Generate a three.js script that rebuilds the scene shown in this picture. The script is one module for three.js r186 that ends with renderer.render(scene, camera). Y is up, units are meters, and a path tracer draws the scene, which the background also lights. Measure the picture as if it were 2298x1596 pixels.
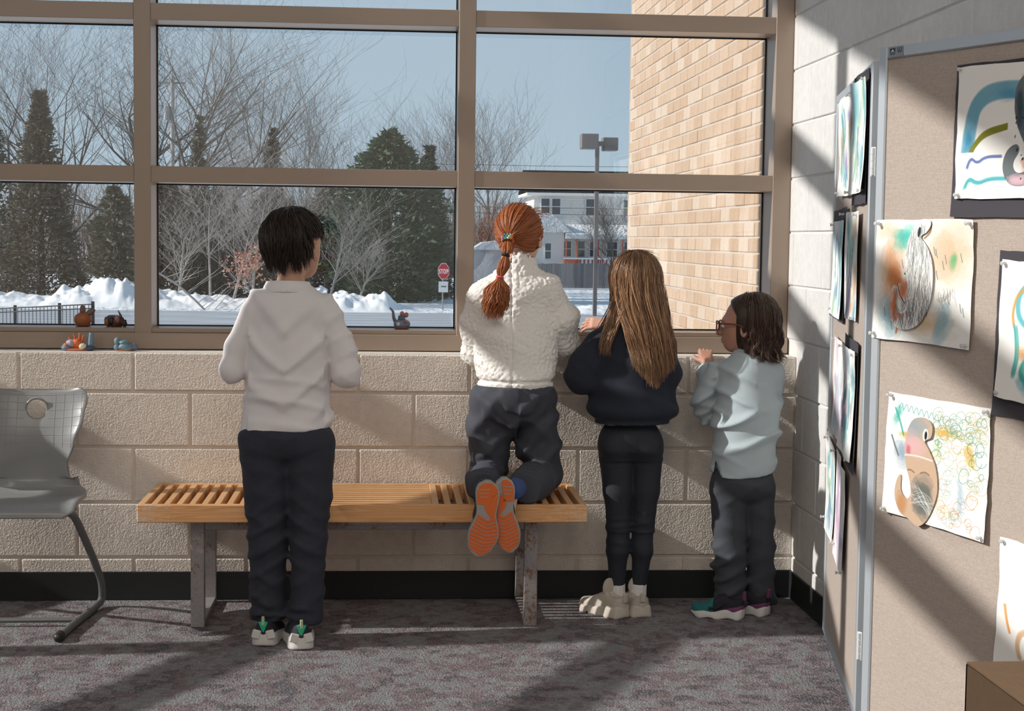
import * as THREE from 'three';
import { mergeGeometries, mergeVertices, toCreasedNormals } from 'three/addons/utils/BufferGeometryUtils.js';
import { RectAreaLightUniformsLib } from 'three/addons/lights/RectAreaLightUniformsLib.js';
import { RoundedBoxGeometry } from 'three/addons/geometries/RoundedBoxGeometry.js';

// ---------------------------------------------------------------- camera, sky, sun, exposure
RectAreaLightUniformsLib.init();
const scene = new THREE.Scene();
const V = (x, y, z) => new THREE.Vector3(x, y, z);
const FOCAL = 3616.374, EYE = V(1.334259, 1.333013, 5.901775);
const camera = new THREE.PerspectiveCamera(2 * Math.atan(798 / FOCAL) * 180 / Math.PI, 2298 / 1596, 0.05, 600);
camera.position.copy(EYE);
camera.rotation.set(-0.071944, -0.075582, 0.012652, 'YXZ');
camera.updateMatrixWorld();
scene.add(camera);
const renderer = new THREE.WebGLRenderer({ antialias: true });
renderer.toneMapping = THREE.LinearToneMapping;
renderer.toneMappingExposure = 1.12;
renderer.shadowMap.enabled = true;

{ // clear winter sky: paler towards the horizon, the same all the way round
  const w = 64, h = 256, d = new Float32Array(w * h * 4);
  for (let y = 0; y < h; y++) {
    const e = Math.max(0, (y + 0.5) / h * 180 - 90) / 90, k = 1 - Math.exp(-e * 5.5);
    for (let x = 0; x < w; x++) {
      const i = (y * w + x) * 4;
      d[i] = 0.425 * (1 - k) + 0.19 * k; d[i + 1] = 0.54 * (1 - k) + 0.31 * k; d[i + 2] = 0.625 * (1 - k) + 0.465 * k; d[i + 3] = 1;
    }
  }
  const t = new THREE.DataTexture(d, w, h, THREE.RGBAFormat, THREE.FloatType);
  t.mapping = THREE.EquirectangularReflectionMapping; t.magFilter = THREE.LinearFilter; t.needsUpdate = true;
  scene.background = t;
}
const LAMP = 10;                                        // ceiling panels
const SUN = V(1, -0.53, -0.08);                       // the way sunlight travels
const sun = new THREE.DirectionalLight(new THREE.Color().setRGB(1.0, 0.96, 0.915), 4.1);
sun.name = 'sun';
sun.position.copy(SUN).multiplyScalar(-60); sun.target.position.set(0, 0, 0);
sun.castShadow = true; sun.shadow.mapSize.set(4096, 4096);
Object.assign(sun.shadow.camera, { left: -40, right: 40, top: 40, bottom: -40, near: 1, far: 200 });
scene.add(sun, sun.target);

// ---------------------------------------------------------------- helpers
function rng(seed) { let s = seed >>> 0; return () => { s = (s + 0x6d2b79f5) | 0; let t = Math.imul(s ^ (s >>> 15), 1 | s); t = (t + Math.imul(t ^ (t >>> 7), 61 | t)) ^ t; return ((t ^ (t >>> 14)) >>> 0) / 4294967296; }; }
const C = (r, g, b) => new THREE.Color().setRGB(r, g, b);
const hex = (h) => new THREE.Color(h);
const lerp = (a, b, t) => a + (b - a) * t, clamp = (x, a = 0, b = 1) => Math.min(b, Math.max(a, x));
const smooth = (a, b, x) => { const t = clamp((x - a) / (b - a)); return t * t * (3 - 2 * t); };
// a pixel of the photograph gives a direction; the distance comes from a plane it is known to lie in
const CAMROT = camera.quaternion.clone();
function rayOf(px, py) { return V((px - 1149) / FOCAL, -(py - 798) / FOCAL, -1).applyQuaternion(CAMROT); }
function onAxis(px, py, axis, value) { const d = rayOf(px, py), t = (value - EYE[axis]) / d[axis]; return EYE.clone().addScaledVector(d, t); }
const atZ = (px, py, z) => onAxis(px, py, 'z', z), atY = (px, py, y) => onAxis(px, py, 'y', y);

const taken = {};
function numbered(n) { const k = taken[n] = (taken[n] ?? -1) + 1; return k ? n + '_' + String(k).padStart(3, '0') : n; }
function shade(o) { o.castShadow = o.receiveShadow = true; return o; }
function mesh(name, geo, mat, parent) { const m = shade(new THREE.Mesh(geo, mat)); m.name = name; if (parent) parent.add(m); return m; }
function tag(o, label, category, group, kind) { o.userData.label = label; o.userData.category = category; if (group) o.userData.group = group; if (kind) o.userData.kind = kind; return o; }
function thing(name, label, category, pos = [0, 0, 0], turn = 0, group) {
  const g = new THREE.Group(); g.name = numbered(name); g.position.set(...pos); g.rotation.y = turn; scene.add(g); return tag(g, label, category, group);
}
function struct(name, label, category = 'wall') { const g = new THREE.Group(); g.name = numbered(name); scene.add(g); return tag(g, label, category, null, 'structure'); }
function structMesh(name, geo, mat, label, category = 'wall') { const m = mesh(numbered(name), geo, mat, scene); return tag(m, label, category, null, 'structure'); }

// noise
const PERM = (() => { const r = rng(77), p = [...Array(256).keys()]; for (let i = 255; i > 0; i--) { const j = (r() * (i + 1)) | 0; [p[i], p[j]] = [p[j], p[i]]; } return new Uint8Array([...p, ...p]); })();
const H3 = (x, y, z) => PERM[PERM[PERM[x & 255] + (y & 255)] + (z & 255)] / 255;
function vnoise(x, y, z = 0) {
  const xi = Math.floor(x), yi = Math.floor(y), zi = Math.floor(z); let u = x - xi, v = y - yi, w = z - zi;
  u = u * u * (3 - 2 * u); v = v * v * (3 - 2 * v); w = w * w * (3 - 2 * w);
  const l = (a, b, t) => a + (b - a) * t;
  return l(l(l(H3(xi, yi, zi), H3(xi + 1, yi, zi), u), l(H3(xi, yi + 1, zi), H3(xi + 1, yi + 1, zi), u), v),
    l(l(H3(xi, yi, zi + 1), H3(xi + 1, yi, zi + 1), u), l(H3(xi, yi + 1, zi + 1), H3(xi + 1, yi + 1, zi + 1), u), v), w);
}
function tnoise(u, v, n, seed = 0) { // tiles over [0,1)
  const x = u * n, y = v * n, xi = Math.floor(x), yi = Math.floor(y); let a = x - xi, b = y - yi; a = a * a * (3 - 2 * a); b = b * b * (3 - 2 * b);
  const h = (i, j) => H3(((i % n) + n) % n, ((j % n) + n) % n, seed), l = (p, q, t) => p + (q - p) * t;
  return l(l(h(xi, yi), h(xi + 1, yi), a), l(h(xi, yi + 1), h(xi + 1, yi + 1), a), b);
}
function tex(w, h, fn, { srgb = false, repeat } = {}) {
  const d = new Uint8Array(w * h * 4);
  for (let y = 0; y < h; y++) for (let x = 0; x < w; x++) {
    const c = fn((x + 0.5) / w, (y + 0.5) / h), i = (y * w + x) * 4;
    if (typeof c === 'number') d[i] = d[i + 1] = d[i + 2] = clamp(c) * 255; else { d[i] = clamp(c[0]) * 255; d[i + 1] = clamp(c[1]) * 255; d[i + 2] = clamp(c[2]) * 255; }
    d[i + 3] = 255;
  }
  const t = new THREE.DataTexture(d, w, h); t.wrapS = t.wrapT = THREE.RepeatWrapping; t.magFilter = THREE.LinearFilter; t.minFilter = THREE.LinearMipmapLinearFilter; t.generateMipmaps = true;
  if (srgb) t.colorSpace = THREE.SRGBColorSpace; if (repeat) t.repeat.set(...repeat); t.needsUpdate = true; return t;
}
const std = (o) => new THREE.MeshStandardMaterial({ roughness: 0.8, metalness: 0, ...o });
const phys = (o) => new THREE.MeshPhysicalMaterial({ roughness: 0.8, metalness: 0, ...o });

// geometry
function uvBox(g, off = [0, 0]) { // uv in metres by the main direction of each face
  g = g.index ? g.toNonIndexed() : g; const p = g.attributes.position, uv = new Float32Array(p.count * 2), a = V(), b = V(), c = V();
  for (let i = 0; i < p.count; i += 3) {
    a.fromBufferAttribute(p, i); b.fromBufferAttribute(p, i + 1).sub(a); c.fromBufferAttribute(p, i + 2).sub(a); b.cross(c);
    const x = Math.abs(b.x), y = Math.abs(b.y), z = Math.abs(b.z);
    for (let k = 0; k < 3; k++) {
      const j = i + k, X = p.getX(j), Y = p.getY(j), Z = p.getZ(j);
      const [u, v] = z >= x && z >= y ? [X, Y] : x >= y ? [Z, Y] : [X, Z];
      uv[j * 2] = u + off[0]; uv[j * 2 + 1] = v + off[1];
    }
  }
  g.setAttribute('uv', new THREE.BufferAttribute(uv, 2)); return g;
}
function quadGeo(P, quads) { // flat-shaded faces from points
  const pos = []; for (const q of quads) { const idx = q.length === 4 ? [q[0], q[1], q[2], q[0], q[2], q[3]] : q; for (const i of idx) pos.push(...P[i]); }
  const g = new THREE.BufferGeometry(); g.setAttribute('position', new THREE.Float32BufferAttribute(pos, 3)); g.computeVertexNormals(); return g;
}
function chamferBox(w, h, d, c = 0.004, off) { // box with bevelled edges, 44 triangles, centred
  const X = w / 2, Y = h / 2, Z = d / 2, P = [], id = {};
  for (const sx of [-1, 1]) for (const sy of [-1, 1]) for (const sz of [-1, 1]) {
    id[[sx, sy, sz, 'x']] = P.push([sx * X, sy * (Y - c), sz * (Z - c)]) - 1;
    id[[sx, sy, sz, 'y']] = P.push([sx * (X - c), sy * Y, sz * (Z - c)]) - 1;
    id[[sx, sy, sz, 'z']] = P.push([sx * (X - c), sy * (Y - c), sz * Z]) - 1;
  }
  const I = (a, b, e, k) => id[[a, b, e, k]], Q = [];
  for (const s of [-1, 1]) {
    Q.push([I(s, -1, -1, 'x'), I(s, 1, -1, 'x'), I(s, 1, 1, 'x'), I(s, -1, 1, 'x')], [I(-1, s, -1, 'y'), I(1, s, -1, 'y'), I(1, s, 1, 'y'), I(-1, s, 1, 'y')], [I(-1, -1, s, 'z'), I(1, -1, s, 'z'), I(1, 1, s, 'z'), I(-1, 1, s, 'z')]);
    for (const t of [-1, 1]) {
      Q.push([I(s, t, -1, 'x'), I(s, t, -1, 'y'), I(s, t, 1, 'y'), I(s, t, 1, 'x')], [I(s, -1, t, 'x'), I(s, -1, t, 'z'), I(s, 1, t, 'z'), I(s, 1, t, 'x')], [I(-1, s, t, 'y'), I(-1, s, t, 'z'), I(1, s, t, 'z'), I(1, s, t, 'y')]);
      for (const r of [-1, 1]) Q.push([I(s, t, r, 'x'), I(s, t, r, 'y'), I(s, t, r, 'z')]);
    }
  }
  // turn each face outwards
  const a = V(), b = V(), m = V();
  for (const q of Q) { m.set(0, 0, 0); q.forEach((i) => m.add(a.set(...P[i]))); a.set(...P[q[1]]).sub(b.set(...P[q[0]])); const e = V(...P[q[2]]).sub(b); if (a.cross(e).dot(m) < 0) q.reverse(); }
  return uvBox(quadGeo(P, Q), off);
}
function boxG(x0, x1, y0, y1, z0, z1, c = 0) { const g = c ? chamferBox(x1 - x0, y1 - y0, z1 - z0, c) : uvBox(new THREE.BoxGeometry(x1 - x0, y1 - y0, z1 - z0)); g.translate((x0 + x1) / 2, (y0 + y1) / 2, (z0 + z1) / 2); return uvBox(g); }
function clean(g) { g = g.index ? g.toNonIndexed() : g; for (const k of Object.keys(g.attributes)) if (!['position', 'normal', 'uv', 'color'].includes(k)) g.deleteAttribute(k); if (!g.attributes.uv) g.setAttribute('uv', new THREE.BufferAttribute(new Float32Array(g.attributes.position.count * 2), 2)); return g; }
const merge = (l) => mergeGeometries(l.map(clean));
function tube(pts, r, sides = 8, { closed = false, flat = 1, cap = true, up = null, steps } = {}) { // tube along points; r number or function of t
  const P = pts.map((p) => (p.isVector3 ? p : V(...p)));
  const curve = P.length > 2 ? new THREE.CatmullRomCurve3(P, closed, 'centripetal') : new THREE.LineCurve3(P[0], P[1]);
  const n = steps ?? (P.length > 2 ? (P.length - 1) * 4 : 1), pos = [], uv = [], idx = [], R = typeof r === 'function' ? r : () => r;
  let N = null; const T = V(), B = V(), c = V(), L = curve.getLength();
  for (let i = 0; i <= n; i++) {
    const t = i / n; curve.getPoint(t, c); curve.getTangent(t, T);
    if (up) { N = up.clone().addScaledVector(T, -up.dot(T)).normalize(); } else if (!N) { N = Math.abs(T.y) < 0.9 ? V(0, 1, 0) : V(1, 0, 0); N.addScaledVector(T, -N.dot(T)).normalize(); } else N.addScaledVector(T, -N.dot(T)).normalize();
    B.crossVectors(T, N);
    for (let k = 0; k <= sides; k++) { const a = k / sides * Math.PI * 2, q = R(t), x = Math.cos(a) * q, y = Math.sin(a) * q * flat; pos.push(c.x + N.x * x + B.x * y, c.y + N.y * x + B.y * y, c.z + N.z * x + B.z * y); uv.push(k / sides * 6.28 * q, t * L); }
  }
  const s = sides + 1;
  for (let i = 0; i < n; i++) for (let k = 0; k < sides; k++) { const a = i * s + k; idx.push(a, a + 1, a + s, a + 1, a + s + 1, a + s); }
  if (cap && !closed) for (const [i, f] of [[0, 1], [n, 0]]) { const m = pos.length / 3; curve.getPoint(i / n, c); pos.push(c.x, c.y, c.z); uv.push(0, 0); for (let k = 0; k < sides; k++) { const a = i * s + k; f ? idx.push(m, a + 1, a) : idx.push(m, a, a + 1); } }
  const g = new THREE.BufferGeometry(); g.setAttribute('position', new THREE.Float32BufferAttribute(pos, 3)); g.setAttribute('uv', new THREE.Float32BufferAttribute(uv, 2)); g.setIndex(idx); g.computeVertexNormals(); return g;
}
function blob(rx, ry, rz, seed, amp = 0.12, freq = 3, detail = 3) { // lumpy ball
  let g = mergeVertices(new THREE.IcosahedronGeometry(1, detail).deleteAttribute('uv').deleteAttribute('normal')); const p = g.attributes.position;
  for (let i = 0; i < p.count; i++) { const x = p.getX(i), y = p.getY(i), z = p.getZ(i), k = 1 + amp * 2 * (vnoise(x * freq + seed, y * freq + 7, z * freq + seed * 3) - 0.5); p.setXYZ(i, x * k * rx, y * k * ry, z * k * rz); }
  g.computeVertexNormals(); return g;
}
function paint(g, fn) { const p = g.attributes.position, c = new Float32Array(p.count * 3), v = V(), k = new THREE.Color(); for (let i = 0; i < p.count; i++) { v.fromBufferAttribute(p, i); fn(v, k, i); c[i * 3] = k.r; c[i * 3 + 1] = k.g; c[i * 3 + 2] = k.b; } g.setAttribute('color', new THREE.BufferAttribute(c, 3)); return g; }

// ================================================================ THE ROOM
const COURSE = 0.20257, BLOCK = 0.4064, JOINT0 = 0.156906, XR = 2.844755, LEDGE = 0.907, FLOORZ = 9.0, CEIL = 5.3;
const pebble = tex(512, 512, (u, v) => 0.3 * tnoise(u, v, 90, 3) + 0.4 * tnoise(u, v, 140, 9) + 0.2 * tnoise(u, v, 230, 5) + 0.1 * tnoise(u, v, 30, 1), { repeat: [2.3, 2.3] });
const paintSpots = tex(256, 256, (u, v) => { const k = 0.93 + 0.09 * (tnoise(u, v, 6, 2) - 0.5) + 0.08 * (tnoise(u, v, 40, 4) - 0.5); return [k, k, k]; }, { repeat: [1.3, 1.3] });
const wallPaint = std({ color: C(0.87, 0.785, 0.70), map: paintSpots, roughness: 0.75, bumpMap: pebble, bumpScale: 0.0032 });
const wallWhite = std({ color: C(0.76, 0.745, 0.725), map: paintSpots, roughness: 0.75, bumpMap: pebble, bumpScale: 0.0012 });
const mortar = std({ color: C(0.72, 0.64, 0.56), roughness: 0.85 }), mortarWhite = std({ color: C(0.70, 0.69, 0.665), roughness: 0.85 });
const rubber = std({ color: C(0.012, 0.014, 0.016), roughness: 0.55 });
const frameMetal = phys({ color: C(0.36, 0.275, 0.215), roughness: 0.38, metalness: 0.0, clearcoat: 0.25, clearcoatRoughness: 0.3 });
const gasket = std({ color: C(0.01, 0.012, 0.015), roughness: 0.6 });
const glass = phys({ color: C(0.97, 0.985, 0.98), roughness: 0.0, transmission: 1, thickness: 0, ior: 2.0 });

// the room's plan: its left wall runs outwards towards the back
function roomSlab(y0, y1, out = 0.1) {
  const k = -0.52, s = new THREE.Shape(); s.moveTo(-1.8 - out + 0.34 * -k, 0.34); s.lineTo(3.1, 0.34); s.lineTo(3.1, -FLOORZ - 0.2); s.lineTo(-1.8 - out + k * (FLOORZ + 0.2), -FLOORZ - 0.2);
  const g = new THREE.ExtrudeGeometry(s, { depth: y1 - y0, bevelEnabled: false }); g.rotateX(-Math.PI / 2); g.translate(0, y0, 0); return uvBox(g);
}
// floor
{
  const w = 1024, r = rng(5), fine = new Float32Array(w * w); for (let i = 0; i < w * w; i++) fine[i] = r();
  const pal = [[0.30, 0.275, 0.30], [0.21, 0.155, 0.165], [0.30, 0.33, 0.335], [0.10, 0.10, 0.115], [0.26, 0.20, 0.215]];
  const carpet = tex(w, w, (u, v) => {
    const x = (u * w) | 0, y = (v * w) | 0, n = fine[y * w + x];
    const a = tnoise(u, v, 40, 11) * 0.6 + tnoise(u, v, 90, 12) * 0.4, b = tnoise(u, v, 34, 21) * 0.6 + tnoise(u, v, 100, 22) * 0.4, c = tnoise(u, v, 160, 31);
    let k = a > 0.56 ? 2 : b > 0.56 ? 1 : a < 0.36 ? 3 : b < 0.4 ? 4 : 0; if (n > 0.72) k = (k + 1 + ((n * 97) | 0) % 4) % 5;
    const m = 0.55 + 0.55 * c * n + 0.35 * n; return pal[k].map((q) => Math.pow(q * m, 0.4545));
  }, { srgb: true, repeat: [1 / 2.2, 1 / 2.2] });
  const pile = tex(512, 512, (u, v) => 0.6 * tnoise(u, v, 256, 2) + 0.4 * tnoise(u, v, 128, 6), { repeat: [1.6, 1.6] });
  const carpetMat = std({ color: C(0.98, 0.95, 0.95), map: carpet, roughness: 1, bumpMap: pile, bumpScale: 0.006 });
  structMesh('floor', roomSlab(-0.35, 0), carpetMat, 'grey and plum flecked carpet covering the room floor', 'floor');
}
// lower wall under the big window: painted concrete blocks in running bond
const blockVariants = (mat, d) => [0, 1, 2].map((k) => chamferBox(BLOCK - 0.009, COURSE - 0.009, d, 0.0045, [k * 0.37, k * 0.61]));
{
  const g = struct('wall_front', 'painted concrete block wall under the large window', 'wall');
  const y0 = JOINT0 - COURSE, D = 0.26;
  mesh('mortar_bed', boxG(-2.2, 3.1, 0, LEDGE - 0.004, -0.34, -0.0065), mortar, g);
  const full = blockVariants(wallPaint, D), r = rng(9);
  for (let row = 0; row < 5; row++) {
    const lo = row === 0 ? 0.0 : y0 + COURSE * row, hi = row === 4 ? LEDGE + 0.0045 : y0 + COURSE * (row + 1), odd = row % 2 === 1;
    const short = row === 0 || row === 4;
    const geo = short ? [0, 1, 2].map((k) => chamferBox(BLOCK - 0.009, hi - lo - 0.009, D, 0.0045, [k * 0.37, k * 0.61])) : full;
    for (let n = -6; n < 8; n++) {
      let x = (n + (odd ? 0.5 : 0)) * BLOCK; if (x > XR) break;
      let b;
      if (x + BLOCK > XR) { const w = XR - x; b = mesh('concrete_block', chamferBox(w - 0.005, hi - lo - 0.009, D, 0.0045), wallPaint, g); b.position.set(x + w / 2 + 0.002, (lo + hi) / 2, -D / 2); }
      else { b = mesh('concrete_block', geo[(r() * 3) | 0], wallPaint, g); b.position.set(x + BLOCK / 2, (lo + hi) / 2, -D / 2 + (r() - 0.5) * 0.002); }
    }
  }
  mesh('ledge_cap', boxG(-2.2, XR, LEDGE - 0.02, LEDGE + 0.0006, -0.34, -0.003), std({ color: C(0.80, 0.75, 0.68), map: paintSpots, roughness: 0.75 }), g);
  structMesh('baseboard_front', boxG(-2.2, XR - 0.006, 0, 0.1053, 0, 0.008, 0.002), rubber, 'black rubber cove base along the block wall under the window', 'baseboard');
}
// right wall
{
  const g = struct('wall_right', 'white painted concrete block wall beside the display panels', 'wall'), D = 0.1, r = rng(19);
  mesh('mortar_bed', boxG(XR + 0.006, XR + 0.3, 0, CEIL, -0.34, FLOORZ), mortarWhite, g);
  const full = [0, 1, 2].map((k) => { const q = chamferBox(D, COURSE - 0.007, BLOCK - 0.007, 0.003, [k * 0.37, k * 0.61]); return q; });
  for (let row = 0; row < 15; row++) {
    const lo = row === 0 ? 0.0 : JOINT0 + COURSE * (row - 1), hi = JOINT0 + COURSE * row, odd = row % 2 === 1;
    const geo = row === 0 ? [chamferBox(D, hi - lo - 0.007, BLOCK - 0.007, 0.003)] : full;
    for (let n = -2; n < 12; n++) {
      const z = 0.3193 + (odd ? 0.2032 : 0) + n * BLOCK - BLOCK, zmin = row < 5 ? 0 : -0.15, a = Math.max(z, zmin), e = z + BLOCK; if (e - a < 0.03) continue;
      const b = mesh('concrete_block', a > z ? chamferBox(D, hi - lo - 0.007, e - a - 0.007, 0.003) : geo[(r() * geo.length) | 0], wallWhite, g);
      b.position.set(XR + D / 2 + (r() - 0.5) * 0.0012, (lo + hi) / 2, (a + e) / 2);
    }
  }
  mesh('upper_wall', boxG(XR + 0.001, XR + 0.1, JOINT0 + COURSE * 14 + 0.004, CEIL, -0.15, FLOORZ), wallWhite, g);
  mesh('far_wall', boxG(XR + 0.001, XR + 0.1, 0, JOINT0 + COURSE * 14, 5.0, FLOORZ), wallWhite, g);
  structMesh('baseboard_right', boxG(XR - 0.008, XR, 0, 0.1053, 0.0, FLOORZ, 0.002), rubber, 'black rubber cove base along the white block wall', 'baseboard');
}
// front window: aluminium curtain wall, face at z = -0.15, glass 0.16 behind it
const ZF = -0.15, ZG = -0.31, MUL = [[-0.80, -0.737], [0.388, 0.4501], [1.5804, 1.6446], [2.776, 2.8445]], BARS = [[1.527, 1.5865], [2.119, 2.180], [2.71, 2.77], [3.30, 3.36], [3.89, 3.95], [4.48, 4.54]], WTOP = 4.9;
{
  const g = struct('window_1', 'large taupe aluminium framed window with snowy view outside', 'window');
  MUL.forEach(([a, b]) => mesh('mullion', boxG(a, b, 0.912, WTOP, ZG - 0.03, ZF, 0.0025), frameMetal, g));
  mesh('jamb_cover', boxG(2.8445, XR + 0.02, 0.912, WTOP, ZG - 0.05, ZF - 0.004), frameMetal, g);
  mesh('jamb_foot', boxG(2.764, 2.8445, 0.912, 0.968, ZF, ZF + 0.016, 0.003), frameMetal, g);
  const x0 = -1.9, bays = [[x0, MUL[0][0]], [MUL[0][1], MUL[1][0]], [MUL[1][1], MUL[2][0]], [MUL[2][1], MUL[3][0]]];
  mesh('head', boxG(x0, XR, WTOP, CEIL, -0.34, ZF), wallPaint, g);
  mesh('sub_sill', boxG(x0, 2.8445, 0.911, 0.971, ZG - 0.03, ZF + 0.012, 0.002), frameMetal, g);
  for (const [a, b] of bays) {
    mesh('sill_rail', boxG(a, b, 0.9715, 0.988, ZG - 0.03, ZF - 0.003, 0.0015), frameMetal, g);
    const rows = [[0.988, BARS[0][0]], ...BARS.map(([, t], i) => [t, i + 1 < BARS.length ? BARS[i + 1][0] : WTOP])];
    BARS.forEach(([lo, hi]) => mesh('transom', boxG(a, b, lo, hi, ZG - 0.03, ZF - 0.003, 0.0015), frameMetal, g));
    for (const [lo, hi] of rows) {
      const e = 0.005, gk = []; gk.push(boxG(a, b, lo, lo + e, ZG - 0.004, ZG + 0.006), boxG(a, b, hi - e, hi, ZG - 0.004, ZG + 0.006), boxG(a, a + e, lo, hi, ZG - 0.004, ZG + 0.006), boxG(b - e, b, lo, hi, ZG - 0.004, ZG + 0.006));
      mesh('gasket', merge(gk), gasket, g);
      const pane = new THREE.PlaneGeometry(b - a - 0.004, hi - lo - 0.004); pane.translate((a + b) / 2, (lo + hi) / 2, ZG); mesh('pane', pane, glass, g);
    }
  }
}
// left wall with its tall windows (out of the picture; the sun comes in through it)
const LB = V(-0.52, 0, 1).normalize(), LN = V(LB.z, 0, -LB.x);   // along the wall, into the room
{
  const g = struct('wall_left', 'tall glazed wall letting the sun into the room', 'wall');
  const frame = new THREE.Group(); const T = 0.24, S1 = 3.95, SE = 10.5;
  const place = (name, s0, s1, y0, y1, n0, n1, mat, parent = g) => { const m = mesh(name, boxG(s0, s1, y0, y1, n0, n1), mat, parent); return m; };
  // local x along the wall, local z into the room
  g.position.set(-1.8, 0, 0); g.rotation.y = -Math.atan2(LB.z, LB.x);
  const inv = g.rotation.y; g.updateMatrixWorld();
  const test = V(0, 0, 1).applyEuler(g.rotation).dot(LN) > 0 ? 1 : -1;
  const B = (name, s0, s1, y0, y1, n0, n1, mat) => { const z0 = test > 0 ? n0 : -n1, z1 = test > 0 ? n1 : -n0; return place(name, s0, s1, y0, y1, z0, z1, mat); };
  B('solid_wall', S1, SE, 0, CEIL, -T, 0, wallPaint); B('apron', -0.3, S1, 0, 0.95, -T, 0, wallPaint); B('lintel', -0.3, S1, 4.855, CEIL, -T, 0, wallWhite); B('corner_pier', -0.3, 0.1, 0.95, 4.855, -T, 0, wallPaint);
  const tops = [1.10, 1.757, 2.472, 3.09, 3.70, 4.30], mull = [1.0625, 2.32, 3.58];
  for (const t of tops) B('transom', 0.1, S1, t - 0.0625, t, -0.16, 0, frameMetal);
  for (const s of mull) B('mullion', s, s + 0.0625, 0.95, 4.855, -0.16, 0, frameMetal);
  const ss = [0.1, ...mull, S1], ys = [0.95, ...tops, 4.855];
  for (let i = 0; i + 1 < ss.length; i++) for (let j = 0; j + 1 < ys.length; j++) { const a = ss[i], b = ss[i + 1], lo = ys[j], hi = ys[j + 1]; const p = new THREE.PlaneGeometry(b - a, hi - lo); p.translate((a + b) / 2, (lo + hi) / 2, test > 0 ? -0.15 : 0.15); mesh('pane', p, glass, g); }
}
{ // the rest of the room behind the camera
  const plain = std({ color: C(0.80, 0.77, 0.72), roughness: 0.9 });
  structMesh('wall_back', boxG(-6.5, 3.2, 0, CEIL, FLOORZ, FLOORZ + 0.25), plain, 'plain painted wall closing the room at the back', 'wall');
  structMesh('ceiling', roomSlab(CEIL, CEIL + 0.3), std({ color: C(0.85, 0.84, 0.82), roughness: 0.95 }), 'white ceiling high above the room', 'ceiling');
  const housing = std({ color: C(0.8, 0.8, 0.8), roughness: 0.5 }), glow = std({ color: C(0.9, 0.9, 0.88), emissive: C(1, 0.94, 0.86), emissiveIntensity: 2.2, roughness: 0.6 });
  for (const z of [6.5, 8.2]) for (const x of [-2.6, -0.4, 1.8]) {
    const g = thing('ceiling_light', 'flat rectangular ceiling light panel at the back of the room', 'ceiling light', [x, 5.26, z], 0, 'ceiling light panels');
    mesh('housing', boxG(-0.62, 0.62, -0.05, 0, -0.32, 0.32, 0.006), housing, g); mesh('diffuser', boxG(-0.58, 0.58, -0.056, -0.05, -0.28, 0.28), glow, g);
    for (const sx of [-0.45, 0.45]) mesh('rod', tube([V(sx, 0, 0), V(sx, CEIL - 5.26, 0)], 0.006, 6), housing, g);
    const l = new THREE.RectAreaLight(C(1, 0.94, 0.86), LAMP, 1.16, 0.56); l.name = 'panel_glow'; l.position.set(0, -0.062, 0); l.rotation.x = -Math.PI / 2; g.add(l);
  }
}

// ================================================================ OUTSIDE
const GROUND = -2.0, far = (px, py, D) => atZ(px, py, 5.9 - D), groundX = (px, D) => far(px, 600, D).x, pxm = (D) => D / FOCAL;   // metres per pixel at distance D
const snowTex = tex(512, 512, (u, v) => { const k = 0.93 + 0.1 * (tnoise(u, v, 14, 3) - 0.5) + 0.06 * (tnoise(u, v, 60, 4) - 0.5); return [k, k, k * 1.005]; }, { repeat: [0.12, 0.12] });
const lumps = tex(512, 512, (u, v) => 0.5 * tnoise(u, v, 20, 3) + 0.3 * tnoise(u, v, 50, 4) + 0.2 * tnoise(u, v, 120, 8), { repeat: [0.16, 0.16] });
const snowMat = std({ color: C(0.90, 0.895, 0.885), map: snowTex, roughness: 0.9, bumpMap: lumps, bumpScale: 0.25 });
structMesh('snow_ground', boxG(-260, 260, GROUND - 0.5, GROUND, -420, -0.6), snowMat, 'flat snow covered ground outside the window', 'ground');
{
  const road = tex(512, 512, (u, v) => { const k = 0.50 + 0.16 * (tnoise(u, v * 1, 12, 3) - 0.5) + 0.2 * (tnoise(u, v, 5, 7) - 0.5); return [k, k * 1.01, k * 1.03]; }, { srgb: false, repeat: [0.05, 0.25] });
  structMesh('road', boxG(-60, 60, GROUND, GROUND + 0.03, 5.9 - 71.5, 5.9 - 40), std({ color: C(0.80, 0.82, 0.84), map: road, roughness: 0.9 }), 'wet grey road with thin snow in front of the snowbanks', 'road');
}
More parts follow.
